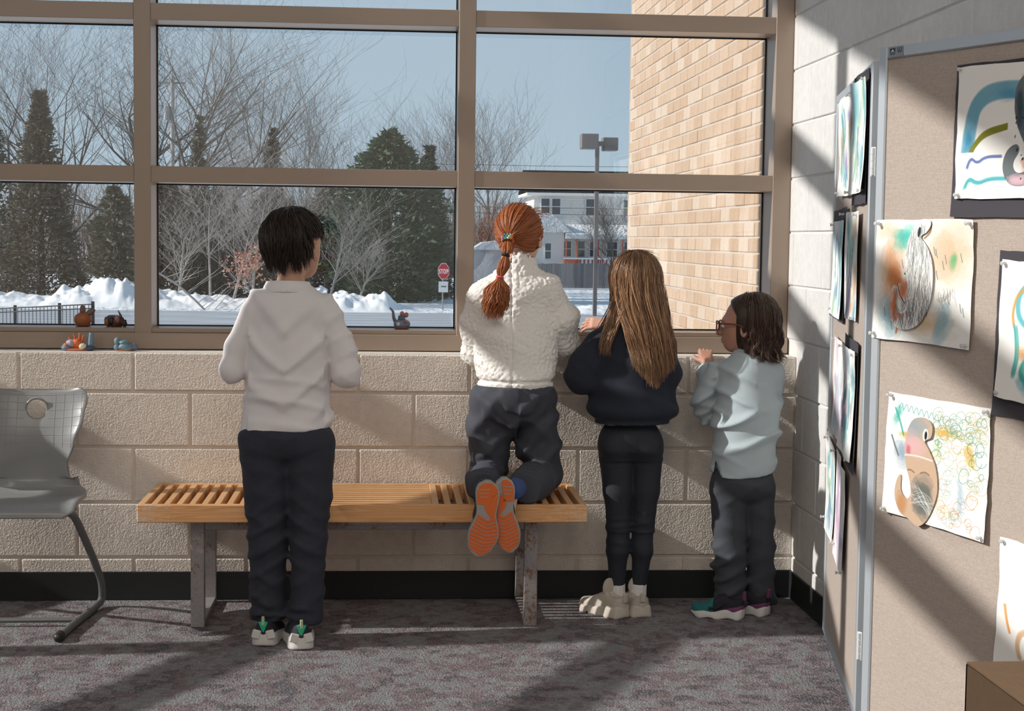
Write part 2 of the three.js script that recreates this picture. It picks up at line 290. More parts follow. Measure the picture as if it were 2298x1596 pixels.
function heap(name, label, pts, depth, D, seed) { // ridge of ploughed snow: pts = [px, crest py]
  const n = 140, m = 22, pos = [], idx = [], uv = [], z0 = 5.9 - D;
  for (let j = 0; j <= m; j++) for (let i = 0; i <= n; i++) {
    const t = i / n * (pts.length - 1), k = Math.min(pts.length - 2, t | 0), f = smooth(0, 1, t - k), px = lerp(pts[k][0], pts[k + 1][0], t - k), py = lerp(pts[k][1], pts[k + 1][1], f);
    const c = far(px, py, D), h = Math.max(0.02, c.y - GROUND), w = j / m * 2 - 1, prof = Math.pow(Math.max(0, Math.cos(w * Math.PI / 2)), 0.75);
    const z = z0 + w * -depth, x = c.x, nz = (vnoise(x * 0.9 + seed, z * 0.9, 1) - 0.5) * 0.7 + (vnoise(x * 2.6, z * 2.6 + seed, 4) - 0.5) * 0.45 + (vnoise(x * 6, z * 6, seed) - 0.5) * 0.2;
    pos.push(x, GROUND - 0.1 + h * prof + nz * prof * Math.min(1, h), z); uv.push(x, z);
  }
  for (let j = 0; j < m; j++) for (let i = 0; i < n; i++) { const a = j * (n + 1) + i; idx.push(a, a + 1, a + n + 1, a + 1, a + n + 2, a + n + 1); }
  const g = new THREE.BufferGeometry(); g.setAttribute('position', new THREE.Float32BufferAttribute(pos, 3)); g.setAttribute('uv', new THREE.Float32BufferAttribute(uv, 2)); g.setIndex(idx); g.computeVertexNormals();
  tag(mesh(numbered(name), g, std({ color: C(0.95, 0.92, 0.885), map: snowTex, roughness: 0.92 }), scene), label, 'snowbank');
}
heap('snowbank', 'tall heap of ploughed snow behind the black railing fence', [[-60, 668], [0, 655], [60, 662], [110, 664], [150, 645], [200, 634], [280, 634], [332, 640]], 3.2, 78, 3);
heap('snowbank', 'long ridge of ploughed snow below the tangled bare saplings', [[337, 650], [400, 655], [480, 660], [560, 668], [640, 662], [700, 655], [736, 650]], 3.0, 77, 9);
heap('snowbank', 'bumpy snowbank at the foot of the stop sign', [[741, 653], [760, 648], [820, 655], [860, 664], [900, 682], [960, 694], [1010, 704], [1046, 706]], 2.6, 74, 15);
heap('snowbank', 'low snowbank beside the parking lot lamp', [[1052, 702], [1120, 692], [1220, 690], [1330, 684], [1420, 688]], 2.4, 76, 21);

// thin tapering branches, a few sides each
class Twigs {
  constructor() { this.p = []; this.i = []; this.c = null; }
  seg(a, b, ra, rb, sides) {
    const d = b.clone().sub(a).normalize(), n = Math.abs(d.y) < 0.9 ? V(0, 1, 0) : V(1, 0, 0); n.addScaledVector(d, -n.dot(d)).normalize(); const m = d.clone().cross(n), s = this.p.length / 3;
    for (const [q, r] of [[a, ra], [b, rb]]) for (let k = 0; k < sides; k++) { const t = k / sides * 6.2832, x = Math.cos(t) * r, y = Math.sin(t) * r; this.p.push(q.x + n.x * x + m.x * y, q.y + n.y * x + m.y * y, q.z + n.z * x + m.z * y); }
    for (let k = 0; k < sides; k++) { const k2 = (k + 1) % sides; this.i.push(s + k, s + k2, s + sides + k, s + k2, s + sides + k2, s + sides + k); }
  }
  geo() { const g = new THREE.BufferGeometry(); g.setAttribute('position', new THREE.Float32BufferAttribute(this.p, 3)); g.setIndex(this.i); g.computeVertexNormals(); return g; }
}
const bark = { dark: std({ color: C(0.075, 0.066, 0.06), roughness: 0.95 }), grey: std({ color: C(0.19, 0.17, 0.155), roughness: 0.95 }), pale: std({ color: C(0.40, 0.355, 0.325), roughness: 0.9 }), rust: std({ color: C(0.27, 0.185, 0.145), roughness: 0.95 }) };
function bareTree(name, label, { px, top, D, lean = 0, spread = 1, r = 0.2, mat, twig, seed, levels = 4, first = 0.28, kids = 3, leaves = 0, group, up = 0.25 }) {
  const R = rng(seed), base = V(groundX(px, D), GROUND, 5.9 - D), H = far(px, top, D).y - GROUND, g = thing(name, label, 'tree', [base.x, base.y, base.z], 0, group), trunk = new Twigs(), tw = new Twigs(), limbs = [], tips = [];
  function grow(a, dir, len, rad, lv, out) {
    const n = lv === 0 ? 6 : lv === 1 ? 5 : 3, step = len / n; let p = a.clone(), d = dir.clone();
    for (let k = 0; k < n; k++) {
      const wob = lv === 0 ? 0.09 : 0.26; d.add(V((R() - 0.5) * wob, (R() - 0.5) * wob + (lv ? up * 0.25 : 0), (R() - 0.5) * wob)).normalize();
      const q = p.clone().addScaledVector(d, step), r0 = rad * (1 - k / n * 0.7), r1 = rad * (1 - (k + 1) / n * 0.7); out.seg(p, q, r0, r1, lv === 0 ? 7 : lv === 1 ? 5 : lv === 2 ? 4 : 3); p = q;
      if (lv < levels && (lv > 0 || (k + 1) / n > first)) {
        const c = lv === 0 ? kids : lv === 1 ? 2 : lv === 2 ? 2 : 1;
        for (let m = 0; m < c; m++) if (lv === 0 ? R() < 0.8 : R() < 0.8) {
          const az = R() * 6.2832, el = (lv === 0 ? 0.45 : 0.35) + R() * 0.55, side = V(Math.cos(az), 0.1, Math.sin(az) * 0.9).addScaledVector(d, -0.1).normalize(), nd = d.clone().multiplyScalar(Math.cos(el)).addScaledVector(side, Math.sin(el) * spread).normalize();
          const L = (lv === 0 ? H * (0.34 + 0.22 * R()) * (1.15 - 0.55 * k / n) : len * (0.45 + 0.3 * R()));
          let tgt = tw; if (lv === 0) { tgt = new Twigs(); limbs.push(tgt); }
          grow(p, nd, L, Math.max(0.006 * D / 80, r1 * (lv === 0 ? 0.5 : 0.55)), lv + 1, lv + 1 <= 1 ? tgt : tw);
        }
      }
    }
    tips.push(p);
  }
  grow(V(0, 0, 0), V(lean, 1, 0).normalize(), H * 0.62, r, 0, trunk);
  mesh('trunk', trunk.geo(), mat, g); limbs.forEach((l) => mesh('limb', l.geo(), mat, g));
  mesh('twigs', tw.geo(), twig ?? mat, g).userData.kind = 'stuff';
  return { g, tips, R };
}
const G = 'bare trees beyond the road';
bareTree('bare_tree', 'big bare tree with forked trunk behind the utility pole', { px: 436, top: 40, D: 96, r: 0.42, mat: bark.grey, twig: bark.grey, seed: 4, spread: 1.05, kids: 3, group: G });
bareTree('bare_tree', 'leafless tree leaning over the dark spruce', { px: 190, top: 75, D: 98, r: 0.24, lean: -0.28, mat: bark.dark, seed: 23, spread: 0.9, kids: 3, group: G });
bareTree('bare_tree', 'wide leafless tree spreading long limbs behind the window mullion', { px: 345, top: 30, D: 112, r: 0.36, lean: -0.1, mat: bark.dark, seed: 31, spread: 1.25, kids: 3, up: 0.1, group: G });
bareTree('bare_tree', 'slim leafless tree at the left end of the trees', { px: 40, top: 110, D: 106, r: 0.2, lean: -0.1, mat: bark.dark, twig: bark.grey, seed: 41, kids: 3, group: G });
bareTree('bare_tree', 'fine twigged grey tree between the big bare tree and the pine', { px: 690, top: 190, D: 116, r: 0.18, mat: bark.grey, twig: bark.grey, seed: 52, kids: 3, spread: 0.8, group: G });
bareTree('bare_tree', 'short grey leafless tree beside the green pine', { px: 775, top: 300, D: 108, r: 0.13, mat: bark.grey, seed: 57, kids: 3, spread: 0.8, group: G });
bareTree('bare_tree', 'slender grey tree rising above the pale saplings', { px: 575, top: 210, D: 122, r: 0.16, mat: bark.grey, twig: bark.pale, seed: 59, kids: 3, spread: 0.8, group: G });
bareTree('bare_tree', 'round crowned leafless tree to the left of the house', { px: 1100, top: 268, D: 150, r: 0.24, mat: bark.grey, twig: bark.grey, seed: 63, kids: 3, spread: 0.75, group: G });
bareTree('bare_tree', 'leafless tree showing just right of the pine', { px: 1012, top: 292, D: 166, r: 0.22, mat: bark.grey, twig: bark.grey, seed: 67, kids: 3, spread: 0.75, group: G });
bareTree('bare_tree', 'small black leafless tree in the yard of the house', { px: 1388, top: 462, D: 106, r: 0.09, lean: -0.2, mat: bark.dark, seed: 71, kids: 3, levels: 4, spread: 0.9 });
const SAP = 'saplings on the snowbank';
for (const [px, top, D, lean, seed, lab] of [[472, 330, 80, -0.05, 81, 'pale barked sapling with upright stem among the cedars'], [565, 320, 79, 0.05, 82, 'pale forked sapling behind the dark haired boy'], [520, 420, 78, 0.25, 83, 'crooked pale sapling leaning towards the dark haired boy'], [620, 350, 80, 0.1, 84, 'pale thin sapling right of the forked one'], [735, 440, 79, 0.3, 85, 'pale sapling arching over to the pine'], [400, 450, 79, 0.12, 86, 'pale sapling nearest the left mullion'], [800, 520, 78, 0.4, 87, 'low pale sapling in front of the pine']])
  bareTree('sapling', lab, { px, top, D, lean, seed, r: 0.075, mat: bark.pale, twig: bark.pale, levels: 3, kids: 3, first: 0.2, spread: 1.0, group: SAP, up: 0.15 });
{ // oak sapling that kept its rusty leaves
  const { g, tips, R } = bareTree('oak_sapling', 'young oak keeping rusty pink dead leaves over the snow', { px: 565, top: 560, D: 76, lean: 0.05, seed: 95, r: 0.05, mat: bark.pale, levels: 2, kids: 3, first: 0.1, spread: 1.2 });
  const pos = []; for (const t of tips) for (let k = 0; k < 4; k++) { const c = t.clone().add(V((R() - 0.5) * 0.5, (R() - 0.5) * 0.4, (R() - 0.5) * 0.5)), a = V(R() - 0.5, R() - 0.5, R() - 0.5).normalize().multiplyScalar(0.085), b = V(R() - 0.5, R() - 0.5, R() - 0.5).normalize().multiplyScalar(0.06); const q = [c.clone().add(a), c.clone().add(b), c.clone().sub(a), c.clone().sub(b)]; for (const i of [0, 1, 2, 0, 2, 3]) pos.push(q[i].x, q[i].y, q[i].z); }
  const l = new THREE.BufferGeometry(); l.setAttribute('position', new THREE.Float32BufferAttribute(pos, 3)); l.computeVertexNormals(); mesh('leaves', l, std({ color: C(0.55, 0.27, 0.19), roughness: 0.9 }), g).userData.kind = 'stuff';
}
{ // fallen limb on the bank
  const t = new Twigs(), R = rng(3), D = 73.5; let p = far(352, 610, D); const path = [[400, 640], [440, 676], [468, 705], [520, 722]];
  let r = 0.05; for (const [x, y] of path) { const q = far(x, y, D); t.seg(p, q, r, r * 0.95, 6); for (let k = 0; k < 5; k++) { const a = p.clone().lerp(q, R()); let b = a.clone().add(V(0.5 + R() * 1.1, 0.3 + R() * 1.0, (R() - 0.5) * 0.8)); t.seg(a, b, 0.02, 0.008, 3); t.seg(b, b.clone().add(V(R() - 0.3, 0.6 * R(), R() - 0.5)), 0.01, 0.005, 3); } p = q; }
  tag(mesh(numbered('fallen_limb'), t.geo(), bark.pale, scene), 'pale dead limb lying down the snowbank', 'branch');
}
// evergreens: trunk and layered tufts of needles
const needleMats = { dark: [C(0.045, 0.055, 0.045), C(0.085, 0.095, 0.065)], brown: [C(0.10, 0.085, 0.06), C(0.17, 0.14, 0.10)], green: [C(0.05, 0.085, 0.055), C(0.12, 0.17, 0.09)], olive: [C(0.10, 0.095, 0.06), C(0.19, 0.17, 0.115)] };
const needleMat = std({ color: C(1, 1, 1), vertexColors: true, roughness: 0.95, side: THREE.DoubleSide });
function evergreen(name, label, { px, top, D, half, tone, seed, shape = 'cone', n = 5000, low = 0.04, group }) {
  const R = rng(seed), base = V(groundX(px, D), GROUND, 5.9 - D), H = far(px, top, D).y - GROUND, W = half * pxm(D), g = thing(name, label, 'tree', [base.x, base.y, base.z], 0, group);
  const t = new Twigs(); t.seg(V(0, 0, 0), V(0, H * 0.92, 0), W * 0.09, 0.03, 7); mesh('trunk', t.geo(), bark.dark, g);
  const pos = [], col = [], [c0, c1] = needleMats[tone], nb = Math.round(n / 26);
  for (let b = 0; b < nb; b++) {
    const y = low + (1 - low) * Math.pow(R(), shape === 'cone' ? 1.25 : 1), az = R() * 6.2832, prof = shape === 'cone' ? Math.pow(1 - y, 1.05) * (0.75 + 0.5 * vnoise(y * 9, az * 1.3, seed)) : shape === 'round' ? Math.pow(Math.max(0, Math.sin(Math.PI * (0.17 + 0.83 * y))), 0.75) * (0.8 + 0.4 * vnoise(y * 6, az * 1.5, seed)) : Math.pow(Math.max(0, Math.sin(Math.PI * (0.16 + 0.84 * y))), 0.7) * (0.75 + 0.5 * vnoise(y * 8, az * 1.5, seed));
    const L = W * Math.max(0.06, prof) * (0.72 + 0.42 * R()), drop = shape === 'cone' ? -0.18 : 0.12, tint = R();
    for (let k = 0; k < 26; k++) {
      const f = 0.25 + 0.75 * Math.pow(R(), 0.6), jit = (0.09 * W + 0.12) * (0.35 + 0.65 * smooth(0, 0.25, 1 - y)), c = V(Math.cos(az) * L * f + (R() - 0.5) * jit * 2, y * H + drop * L * f * (shape === 'cone' ? 1 : -1) + (R() - 0.5) * jit * 1.6, Math.sin(az) * L * f + (R() - 0.5) * jit * 2);
      const s = (shape === 'round' ? 0.30 : 0.24) * (0.6 + 0.8 * R()), a = V(Math.cos(az) + (R() - 0.5) * 1.4, (R() - 0.35) * 1.2, Math.sin(az) + (R() - 0.5) * 1.4).normalize().multiplyScalar(s), q = V(R() - 0.5, R() - 0.5, R() - 0.5).cross(a).normalize().multiplyScalar(s * 0.24);
      for (const v of [c.clone().add(q), c.clone().sub(q), c.clone().add(a)]) pos.push(v.x, v.y, v.z);
      const m = clamp(tint * 0.7 + R() * 0.4), cc = c0.clone().lerp(c1, m); for (let z = 0; z < 3; z++) col.push(cc.r, cc.g, cc.b);
    }
  }
  const f = new THREE.BufferGeometry(); f.setAttribute('position', new THREE.Float32BufferAttribute(pos, 3)); f.setAttribute('color', new THREE.Float32BufferAttribute(col, 3)); f.computeVertexNormals(); mesh('needles', f, needleMat, g).userData.kind = 'stuff';
}
const EV = 'evergreens beyond the road';
for (const [name, label, o] of [
  ['spruce', 'dark brownish spruce standing behind the black railing fence', { px: 92, top: 205, D: 84, half: 120, tone: 'brown', seed: 201, n: 15000 }],
  ['spruce', 'dark spruce cut off by the left edge of the window', { px: -25, top: 225, D: 90, half: 110, tone: 'dark', seed: 202, n: 9000 }],
  ['cedar', 'olive brown cedar beside the tall snow heap', { px: 258, top: 420, D: 82, half: 52, tone: 'olive', seed: 203, shape: 'column', n: 7000 }],
  ['cedar', 'dark cedar right of the left mullion', { px: 385, top: 395, D: 88, half: 62, tone: 'brown', seed: 204, shape: 'column', n: 9000 }],
  ['cedar', 'tall thin cedar under the big bare tree', { px: 447, top: 262, D: 93, half: 42, tone: 'olive', seed: 205, shape: 'cone', n: 6000 }],
  ['cedar', 'dense dark cedar behind the pale saplings', { px: 490, top: 425, D: 89, half: 72, tone: 'dark', seed: 206, shape: 'column', n: 10000 }],
  ['cedar', 'narrow pointed cedar behind the dark haired boy', { px: 612, top: 290, D: 94, half: 48, tone: 'olive', seed: 207, shape: 'cone', n: 7000 }],
  ['cedar', 'bushy dark cedar hidden behind the dark haired boy', { px: 610, top: 420, D: 88, half: 72, tone: 'dark', seed: 208, shape: 'column', n: 9000 }],
  ['cedar', 'dull green cedar left of the pine', { px: 735, top: 405, D: 88, half: 70, tone: 'olive', seed: 209, shape: 'column', n: 9000 }],
  ['pine', 'full green pine with a rounded crown near the stop sign', { px: 872, top: 296, D: 85, half: 130, tone: 'green', seed: 210, shape: 'round', n: 22000, low: 0.03 }],
  ['pine', 'smaller pointed dark pine behind the stop sign', { px: 962, top: 330, D: 90, half: 74, tone: 'dark', seed: 211, shape: 'cone', n: 11000 }],
]) evergreen(name, label, { ...o, group: EV });
{ // thickets that close the view to the horizon
  const thick = (label, px0, px1, top, D, seed, mat) => { const R = rng(seed), t = new Twigs(), w = (px1 - px0) * pxm(D), H = far(px0, top, D).y - GROUND, g = thing('thicket', label, 'bush', [groundX((px0 + px1) / 2, D), GROUND, 5.9 - D]);
    for (let k = 0; k < 330; k++) { let p = V((R() - 0.5) * w, 0, (R() - 0.5) * 8), d = V((R() - 0.5) * 0.7, 1, (R() - 0.5) * 0.5).normalize(), r = 0.025 + 0.05 * R(), L = H * (0.55 + 0.5 * R()) / 4; for (let s = 0; s < 4; s++) { d.add(V((R() - 0.5) * 0.4, 0, (R() - 0.5) * 0.4)).normalize(); const q = p.clone().addScaledVector(d, L); t.seg(p, q, r, r * 0.7, 3); r *= 0.7; for (let m = 0; m < 3; m++) { const e = p.clone().lerp(q, R()); t.seg(e, e.clone().addScaledVector(V(R() - 0.5, R() * 0.8, R() - 0.5).normalize(), L * 0.8), r * 0.6, 0.008, 3); } p = q; } }
    mesh('stems', t.geo(), mat, g).userData.kind = 'stuff'; };
  thick('grey brown thicket of bare stems behind the spruce', -60, 322, 380, 140, 301, bark.rust);
  thick('grey thicket of bare stems behind the cedars', 336, 700, 360, 140, 302, bark.grey);
  thick('grey brown thicket of bare stems behind the pines', 712, 1040, 400, 140, 303, bark.grey);
  thick('rusty brush left of the house', 1052, 1170, 440, 138, 304, bark.rust);
}
// black railing fence by the road
{
  const steel = std({ color: C(0.02, 0.022, 0.025), roughness: 0.5 }), g = thing('railing_fence', 'black steel picket fence in front of the snow heap', 'fence');
  const A = (px) => { const D = lerp(56.5, 52, px / 208); return V(groundX(px, D), 0, 5.9 - D); }, top = (px) => far(px, lerp(690, 680, px / 208), lerp(56.5, 52, px / 208)).y;
  for (const px of [-66, 33, 133, 208]) { const a = A(px); mesh('post', boxG(a.x - 0.045, a.x + 0.045, GROUND, top(px) + 0.05, a.z - 0.045, a.z + 0.045), steel, g); }
  for (const dy of [-0.04, -0.17, -1.05]) { const a = A(-66), b = A(208); mesh('rail', tube([V(a.x, top(-66) + dy, a.z), V(b.x, top(208) + dy, b.z)], 0.02, 4), steel, g); }
  for (let px = -62; px < 206; px += 8.4) { const a = A(px); mesh('picket', tube([V(a.x, GROUND + 0.1, a.z), V(a.x, top(px) - 0.04, a.z)], 0.011, 4), steel, g); }
}
// utility pole with transformer
{
  const D = 100, g = thing('utility_pole', 'weathered grey utility pole with a transformer can', 'pole'), b = far(387, 400, D), t = far(387, 172, D);
  mesh('pole', tube([V(b.x, GROUND, b.z), V(t.x, t.y, t.z)], 0.13, 8), std({ color: C(0.52, 0.49, 0.47), roughness: 0.9 }), g);
  const c = far(375, 254, D), can = new THREE.CylinderGeometry(0.2, 0.2, 0.85, 12); can.translate(c.x, c.y, c.z); mesh('transformer', can, std({ color: C(0.5, 0.51, 0.52), roughness: 0.5 }), g);
  mesh('bracket', boxG(c.x, b.x, c.y - 0.05, c.y + 0.05, c.z - 0.04, c.z + 0.04), bark.dark, g);
  const x = far(380, 186, D); mesh('crossarm', boxG(x.x - 0.75, x.x + 0.95, x.y - 0.06, x.y + 0.06, x.z - 0.06, x.z + 0.06), std({ color: C(0.4, 0.36, 0.33), roughness: 0.9 }), g);
}
// parking lot lamp with two box heads
{
  const D = 70, dark = std({ color: C(0.20, 0.175, 0.165), roughness: 0.6 }), g = thing('parking_lamp', 'brown parking lot lamp with two box shaped heads', 'lamp post'), b = far(1336, 600, D), t = far(1342, 326, D);
  mesh('pole', boxG(b.x - 0.085, b.x + 0.085, GROUND, t.y, b.z - 0.085, b.z + 0.085, 0.01), dark, g);
  for (const [x0, x1, y0, y1, dz] of [[1301, 1340, 302, 335, 0.25], [1354, 1389, 308, 337, -0.5]]) { const a = far(x0, y1, D), c = far(x1, y0, D); mesh('lamp_head', boxG(a.x, c.x, a.y, c.y, a.z + dz - 0.35, a.z + dz + 0.35, 0.03), dark, g); const k = far((x0 + x1) / 2, y1 - 1, D); mesh('lens', boxG(a.x + 0.1, c.x - 0.1, a.y - 0.02, a.y + 0.01, a.z + dz - 0.28, a.z + dz + 0.28), std({ color: C(0.6, 0.6, 0.58), roughness: 0.3 }), g); }
  const a = far(1336, 322, D), c = far(1360, 318, D); mesh('arm', boxG(a.x, c.x, a.y - 0.09, a.y + 0.09, a.z - 0.5, a.z + 0.1), dark, g);
}
// stop sign
{
  const D = 75, c = far(995.5, 609, D), R = 14 * pxm(D) * 1.06, g = thing('stop_sign', 'red octagonal stop sign over a small white plate', 'sign');
  const oct = (r) => { const s = new THREE.Shape(); for (let k = 0; k < 8; k++) { const a = (k + 0.5) / 8 * Math.PI * 2; k ? s.lineTo(Math.cos(a) * r * 0.92, Math.sin(a) * r * 1.32) : s.moveTo(Math.cos(a) * r * 0.92, Math.sin(a) * r * 1.32); } return s; };
  const W = std({ color: C(0.8, 0.8, 0.8), roughness: 0.5 });
  const plate = new THREE.ExtrudeGeometry(oct(R), { depth: 0.02, bevelEnabled: false }); plate.translate(c.x, c.y, c.z); mesh('border', plate, W, g);
  const cv = document.createElement('canvas'); cv.width = cv.height = 256; const k = cv.getContext('2d'); k.fillStyle = '#c8202c'; k.fillRect(0, 0, 256, 256); k.fillStyle = '#ffffff'; k.font = 'bold 104px sans-serif'; k.textAlign = 'center'; k.textBaseline = 'middle'; k.save(); k.translate(128, 130); k.scale(0.86, 1); k.fillText('STOP', 0, 0); k.restore();
  const ct = new THREE.CanvasTexture(cv); ct.colorSpace = THREE.SRGBColorSpace; const fr = R * 0.92; const face = new THREE.ShapeGeometry(oct(fr)); const uv = face.attributes.uv, p = face.attributes.position; for (let i = 0; i < p.count; i++) uv.setXY(i, p.getX(i) / (fr * 1.9) + 0.5, p.getY(i) / (fr * 2.6) + 0.5); face.translate(c.x, c.y, c.z + 0.024); mesh('face', face, std({ map: ct, roughness: 0.5 }), g);
  const p0 = far(984, 656, D), p1 = far(1005.5, 632, D); mesh('plate', boxG(p0.x, p1.x, p0.y, p1.y, c.z - 0.01, c.z + 0.02), W, g);
  const l0 = far(989.5, 644.3, D), l1 = far(1001, 641.7, D); mesh('plate_print', boxG(l0.x, l1.x, l0.y, l1.y, c.z + 0.02, c.z + 0.025), std({ color: C(0.12, 0.12, 0.13) }), g);
  mesh('post', tube([V(c.x - 0.03, GROUND, c.z - 0.04), V(c.x - 0.03, c.y, c.z - 0.04)], 0.032, 6), std({ color: C(0.25, 0.26, 0.27), roughness: 0.6 }), g);
}
// the house across the road
{
  const D = 125, z = 5.9 - D, X = (px) => groundX(px, D), Y = (py) => far(1300, py, D).y, siding = std({ color: C(0.80, 0.755, 0.70), roughness: 0.85 }), white = std({ color: C(0.85, 0.85, 0.84), roughness: 0.7 }), snow = snowMat, pane = phys({ color: C(0.05, 0.07, 0.085), roughness: 0.08 }), red = std({ color: C(0.62, 0.13, 0.06), roughness: 0.7 }), maroon = std({ color: C(0.36, 0.10, 0.09), roughness: 0.7 }), shade_ = std({ color: C(0.40, 0.40, 0.42), roughness: 0.8 });
  const g = thing('house', 'cream two storey house with snowy porch roof and red trim', 'house');
  const xl = X(1197), xr = X(1560);
  mesh('wall', boxG(xl, xr, GROUND, Y(440), z - 8, z), siding, g);
  for (let py = 446; py < 500; py += 4.7) mesh('siding_board', boxG(xl - 0.02, xr, Y(py + 4.3), Y(py), z, z + 0.035), siding, g);
  mesh('eave', boxG(xl - 0.6, xr, Y(440), Y(434), z - 8.3, z + 0.5), white, g);
  const roof = new THREE.Shape(); roof.moveTo(0.5, 0); roof.lineTo(-4, 1.9); roof.lineTo(-8.5, 0); const rg = new THREE.ExtrudeGeometry(roof, { depth: xr - xl + 0.6, bevelEnabled: false }); rg.rotateY(Math.PI / 2); rg.scale(1, 1, -1); const q = rg.index ? rg.toNonIndexed() : rg; // roof runs along x
  const rm = mesh('roof', uvBox(q), snow, g); rm.position.set(xl - 0.6, Y(434), z);
  const win = (x0, x1, y0, y1, zz, frame = white, divided = true) => { const f = mesh('window', merge([boxG(X(x0), X(x1), Y(y1), Y(y0), zz, zz + 0.05)]), frame, g); mesh('pane', boxG(X(x0 + 2), X(x1 - 2), Y(y1 - 2), Y(y0 + 2), zz + 0.05, zz + 0.06), pane, f); if (divided) mesh('bar', boxG(X(x0 + 2), X(x1 - 2), Y((y0 + y1) / 2 + 0.8), Y((y0 + y1) / 2 - 0.8), zz + 0.06, zz + 0.09), white, f); };
  win(1211, 1233, 445, 484, z + 0.03); win(1235, 1257, 445, 484, z + 0.03); win(1311, 1334, 445, 485, z + 0.03); win(1395, 1418, 446, 485, z + 0.03); win(1450, 1474, 446, 485, z + 0.03);
  // side wing with its sloping roof on the left, porch on the right
  mesh('wing_wall', boxG(X(1176), X(1253), GROUND, Y(522), z, z + 4), siding, g);
  const slope = (pts, z0, z1, name) => { const s = new THREE.Shape(); pts.forEach(([a, b], i) => (i ? s.lineTo(X(a), Y(b)) : s.moveTo(X(a), Y(b)))); const e = new THREE.ExtrudeGeometry(s, { depth: z1 - z0, bevelEnabled: false }); e.translate(0, 0, z0); mesh(name, uvBox(e), snow, g); };
  slope([[1150, 512], [1196, 480], [1224, 482], [1266, 520], [1266, 523], [1150, 523]], z, z + 4.3, 'wing_roof');
  { const a = X(1255), b = X(1560), y1 = Y(503), y0 = Y(526), t = 0.12; mesh('porch_roof', uvBox(quadGeo([[a, y0, z + 4.6], [b, y0, z + 4.6], [b, y1, z], [a, y1, z], [a, y0 - t, z + 4.6], [b, y0 - t, z + 4.6], [b, y1 - t, z], [a, y1 - t, z]], [[0, 1, 2, 3], [7, 6, 5, 4], [4, 5, 1, 0], [0, 3, 7, 4], [1, 5, 6, 2]])), snow, g); }
  mesh('porch_fascia', boxG(X(1255), X(1560), Y(536), Y(527), z + 4.0, z + 4.5), white, g);
  mesh('porch_wall', boxG(X(1253), X(1560), GROUND, Y(534), z, z + 2.0), std({ color: C(0.70, 0.69, 0.68), roughness: 0.8 }), g);
  win(1256, 1276, 540, 577, z + 2.0); win(1288, 1305, 541, 577, z + 2.0, shade_); win(1314, 1338, 541, 577, z + 2.0); win(1352, 1378, 541, 577, z + 2.0); win(1391, 1412, 541, 577, z + 2.0); win(1430, 1460, 541, 577, z + 2.0);
  win(1210, 1226, 545, 582, z + 4.0);
  for (const px of [1256.5, 1279.5, 1327, 1379, 1395]) mesh('porch_post', boxG(X(px - 1.3), X(px + 1.3), GROUND, Y(536), z + 4.2, z + 4.3), red, g);
  mesh('railing_panel', boxG(X(1252), X(1284), Y(594), Y(579), z + 4.3, z + 4.4), red, g);
  for (let px = 1286; px < 1440; px += 4.4) mesh('baluster', boxG(X(px), X(px + 2.6), Y(593), Y(581), z + 4.3, z + 4.36), px % 3 < 1 ? white : maroon, g);
  mesh('handrail', boxG(X(1252), X(1440), Y(580.5), Y(577.5), z + 4.25, z + 4.45), white, g);
}
{ // board fence in front of the house
  const D = 112, g = thing('board_fence', 'weathered grey board fence below the red porch railing', 'fence'), wood = [C(0.20, 0.20, 0.21), C(0.25, 0.245, 0.25), C(0.17, 0.17, 0.185)].map((c) => std({ color: c, roughness: 0.9 })), R = rng(8), z = 5.9 - D;
  for (let px = 1120; px < 1420; px += 5) mesh('board', boxG(groundX(px, D), groundX(px + 4.6, D), GROUND, far(px, 591 + R() * 1.2, D).y, z - 0.03, z + 0.01 + R() * 0.01), wood[(R() * 3) | 0], g);
  mesh('rail', boxG(groundX(1120, D), groundX(1424, D), far(1300, 640, D).y, far(1300, 637, D).y, z - 0.09, z - 0.03), wood[2], g);
}
{ // low shed roof with snow left of the house
  const D = 122, z = 5.9 - D, X = (px) => groundX(px, D), Y = (py) => far(1100, py, D).y, g = thing('shed', 'low shed with snow covered roof behind the sherpa jacket', 'shed'), s = new THREE.Shape();
  [[1052, 560], [1078, 544], [1125, 538], [1160, 560]].forEach(([a, b], i) => (i ? s.lineTo(X(a), Y(b)) : s.moveTo(X(a), Y(b)))); const e = new THREE.ExtrudeGeometry(s, { depth: 4, bevelEnabled: false }); e.translate(0, 0, z); mesh('roof', uvBox(e), snowMat, g);
  mesh('wall', boxG(X(1056), X(1156), GROUND, Y(560), z + 0.2, z + 3.8), std({ color: C(0.45, 0.45, 0.46), roughness: 0.85 }), g);
}
for (const [y0, y1, lab] of [[466, 470, 'upper power line passing in front of the house'], [480, 484, 'lower power line passing in front of the house'], [372, 373, 'high power line crossing the sky above the house']]) tag(mesh(numbered('power_line'), tube([far(980, y0 - 4, 105), far(1250, y0 + 1, 105), far(1700, y1 + 4, 105)], 0.014, 4), bark.dark, scene), lab, 'wire');

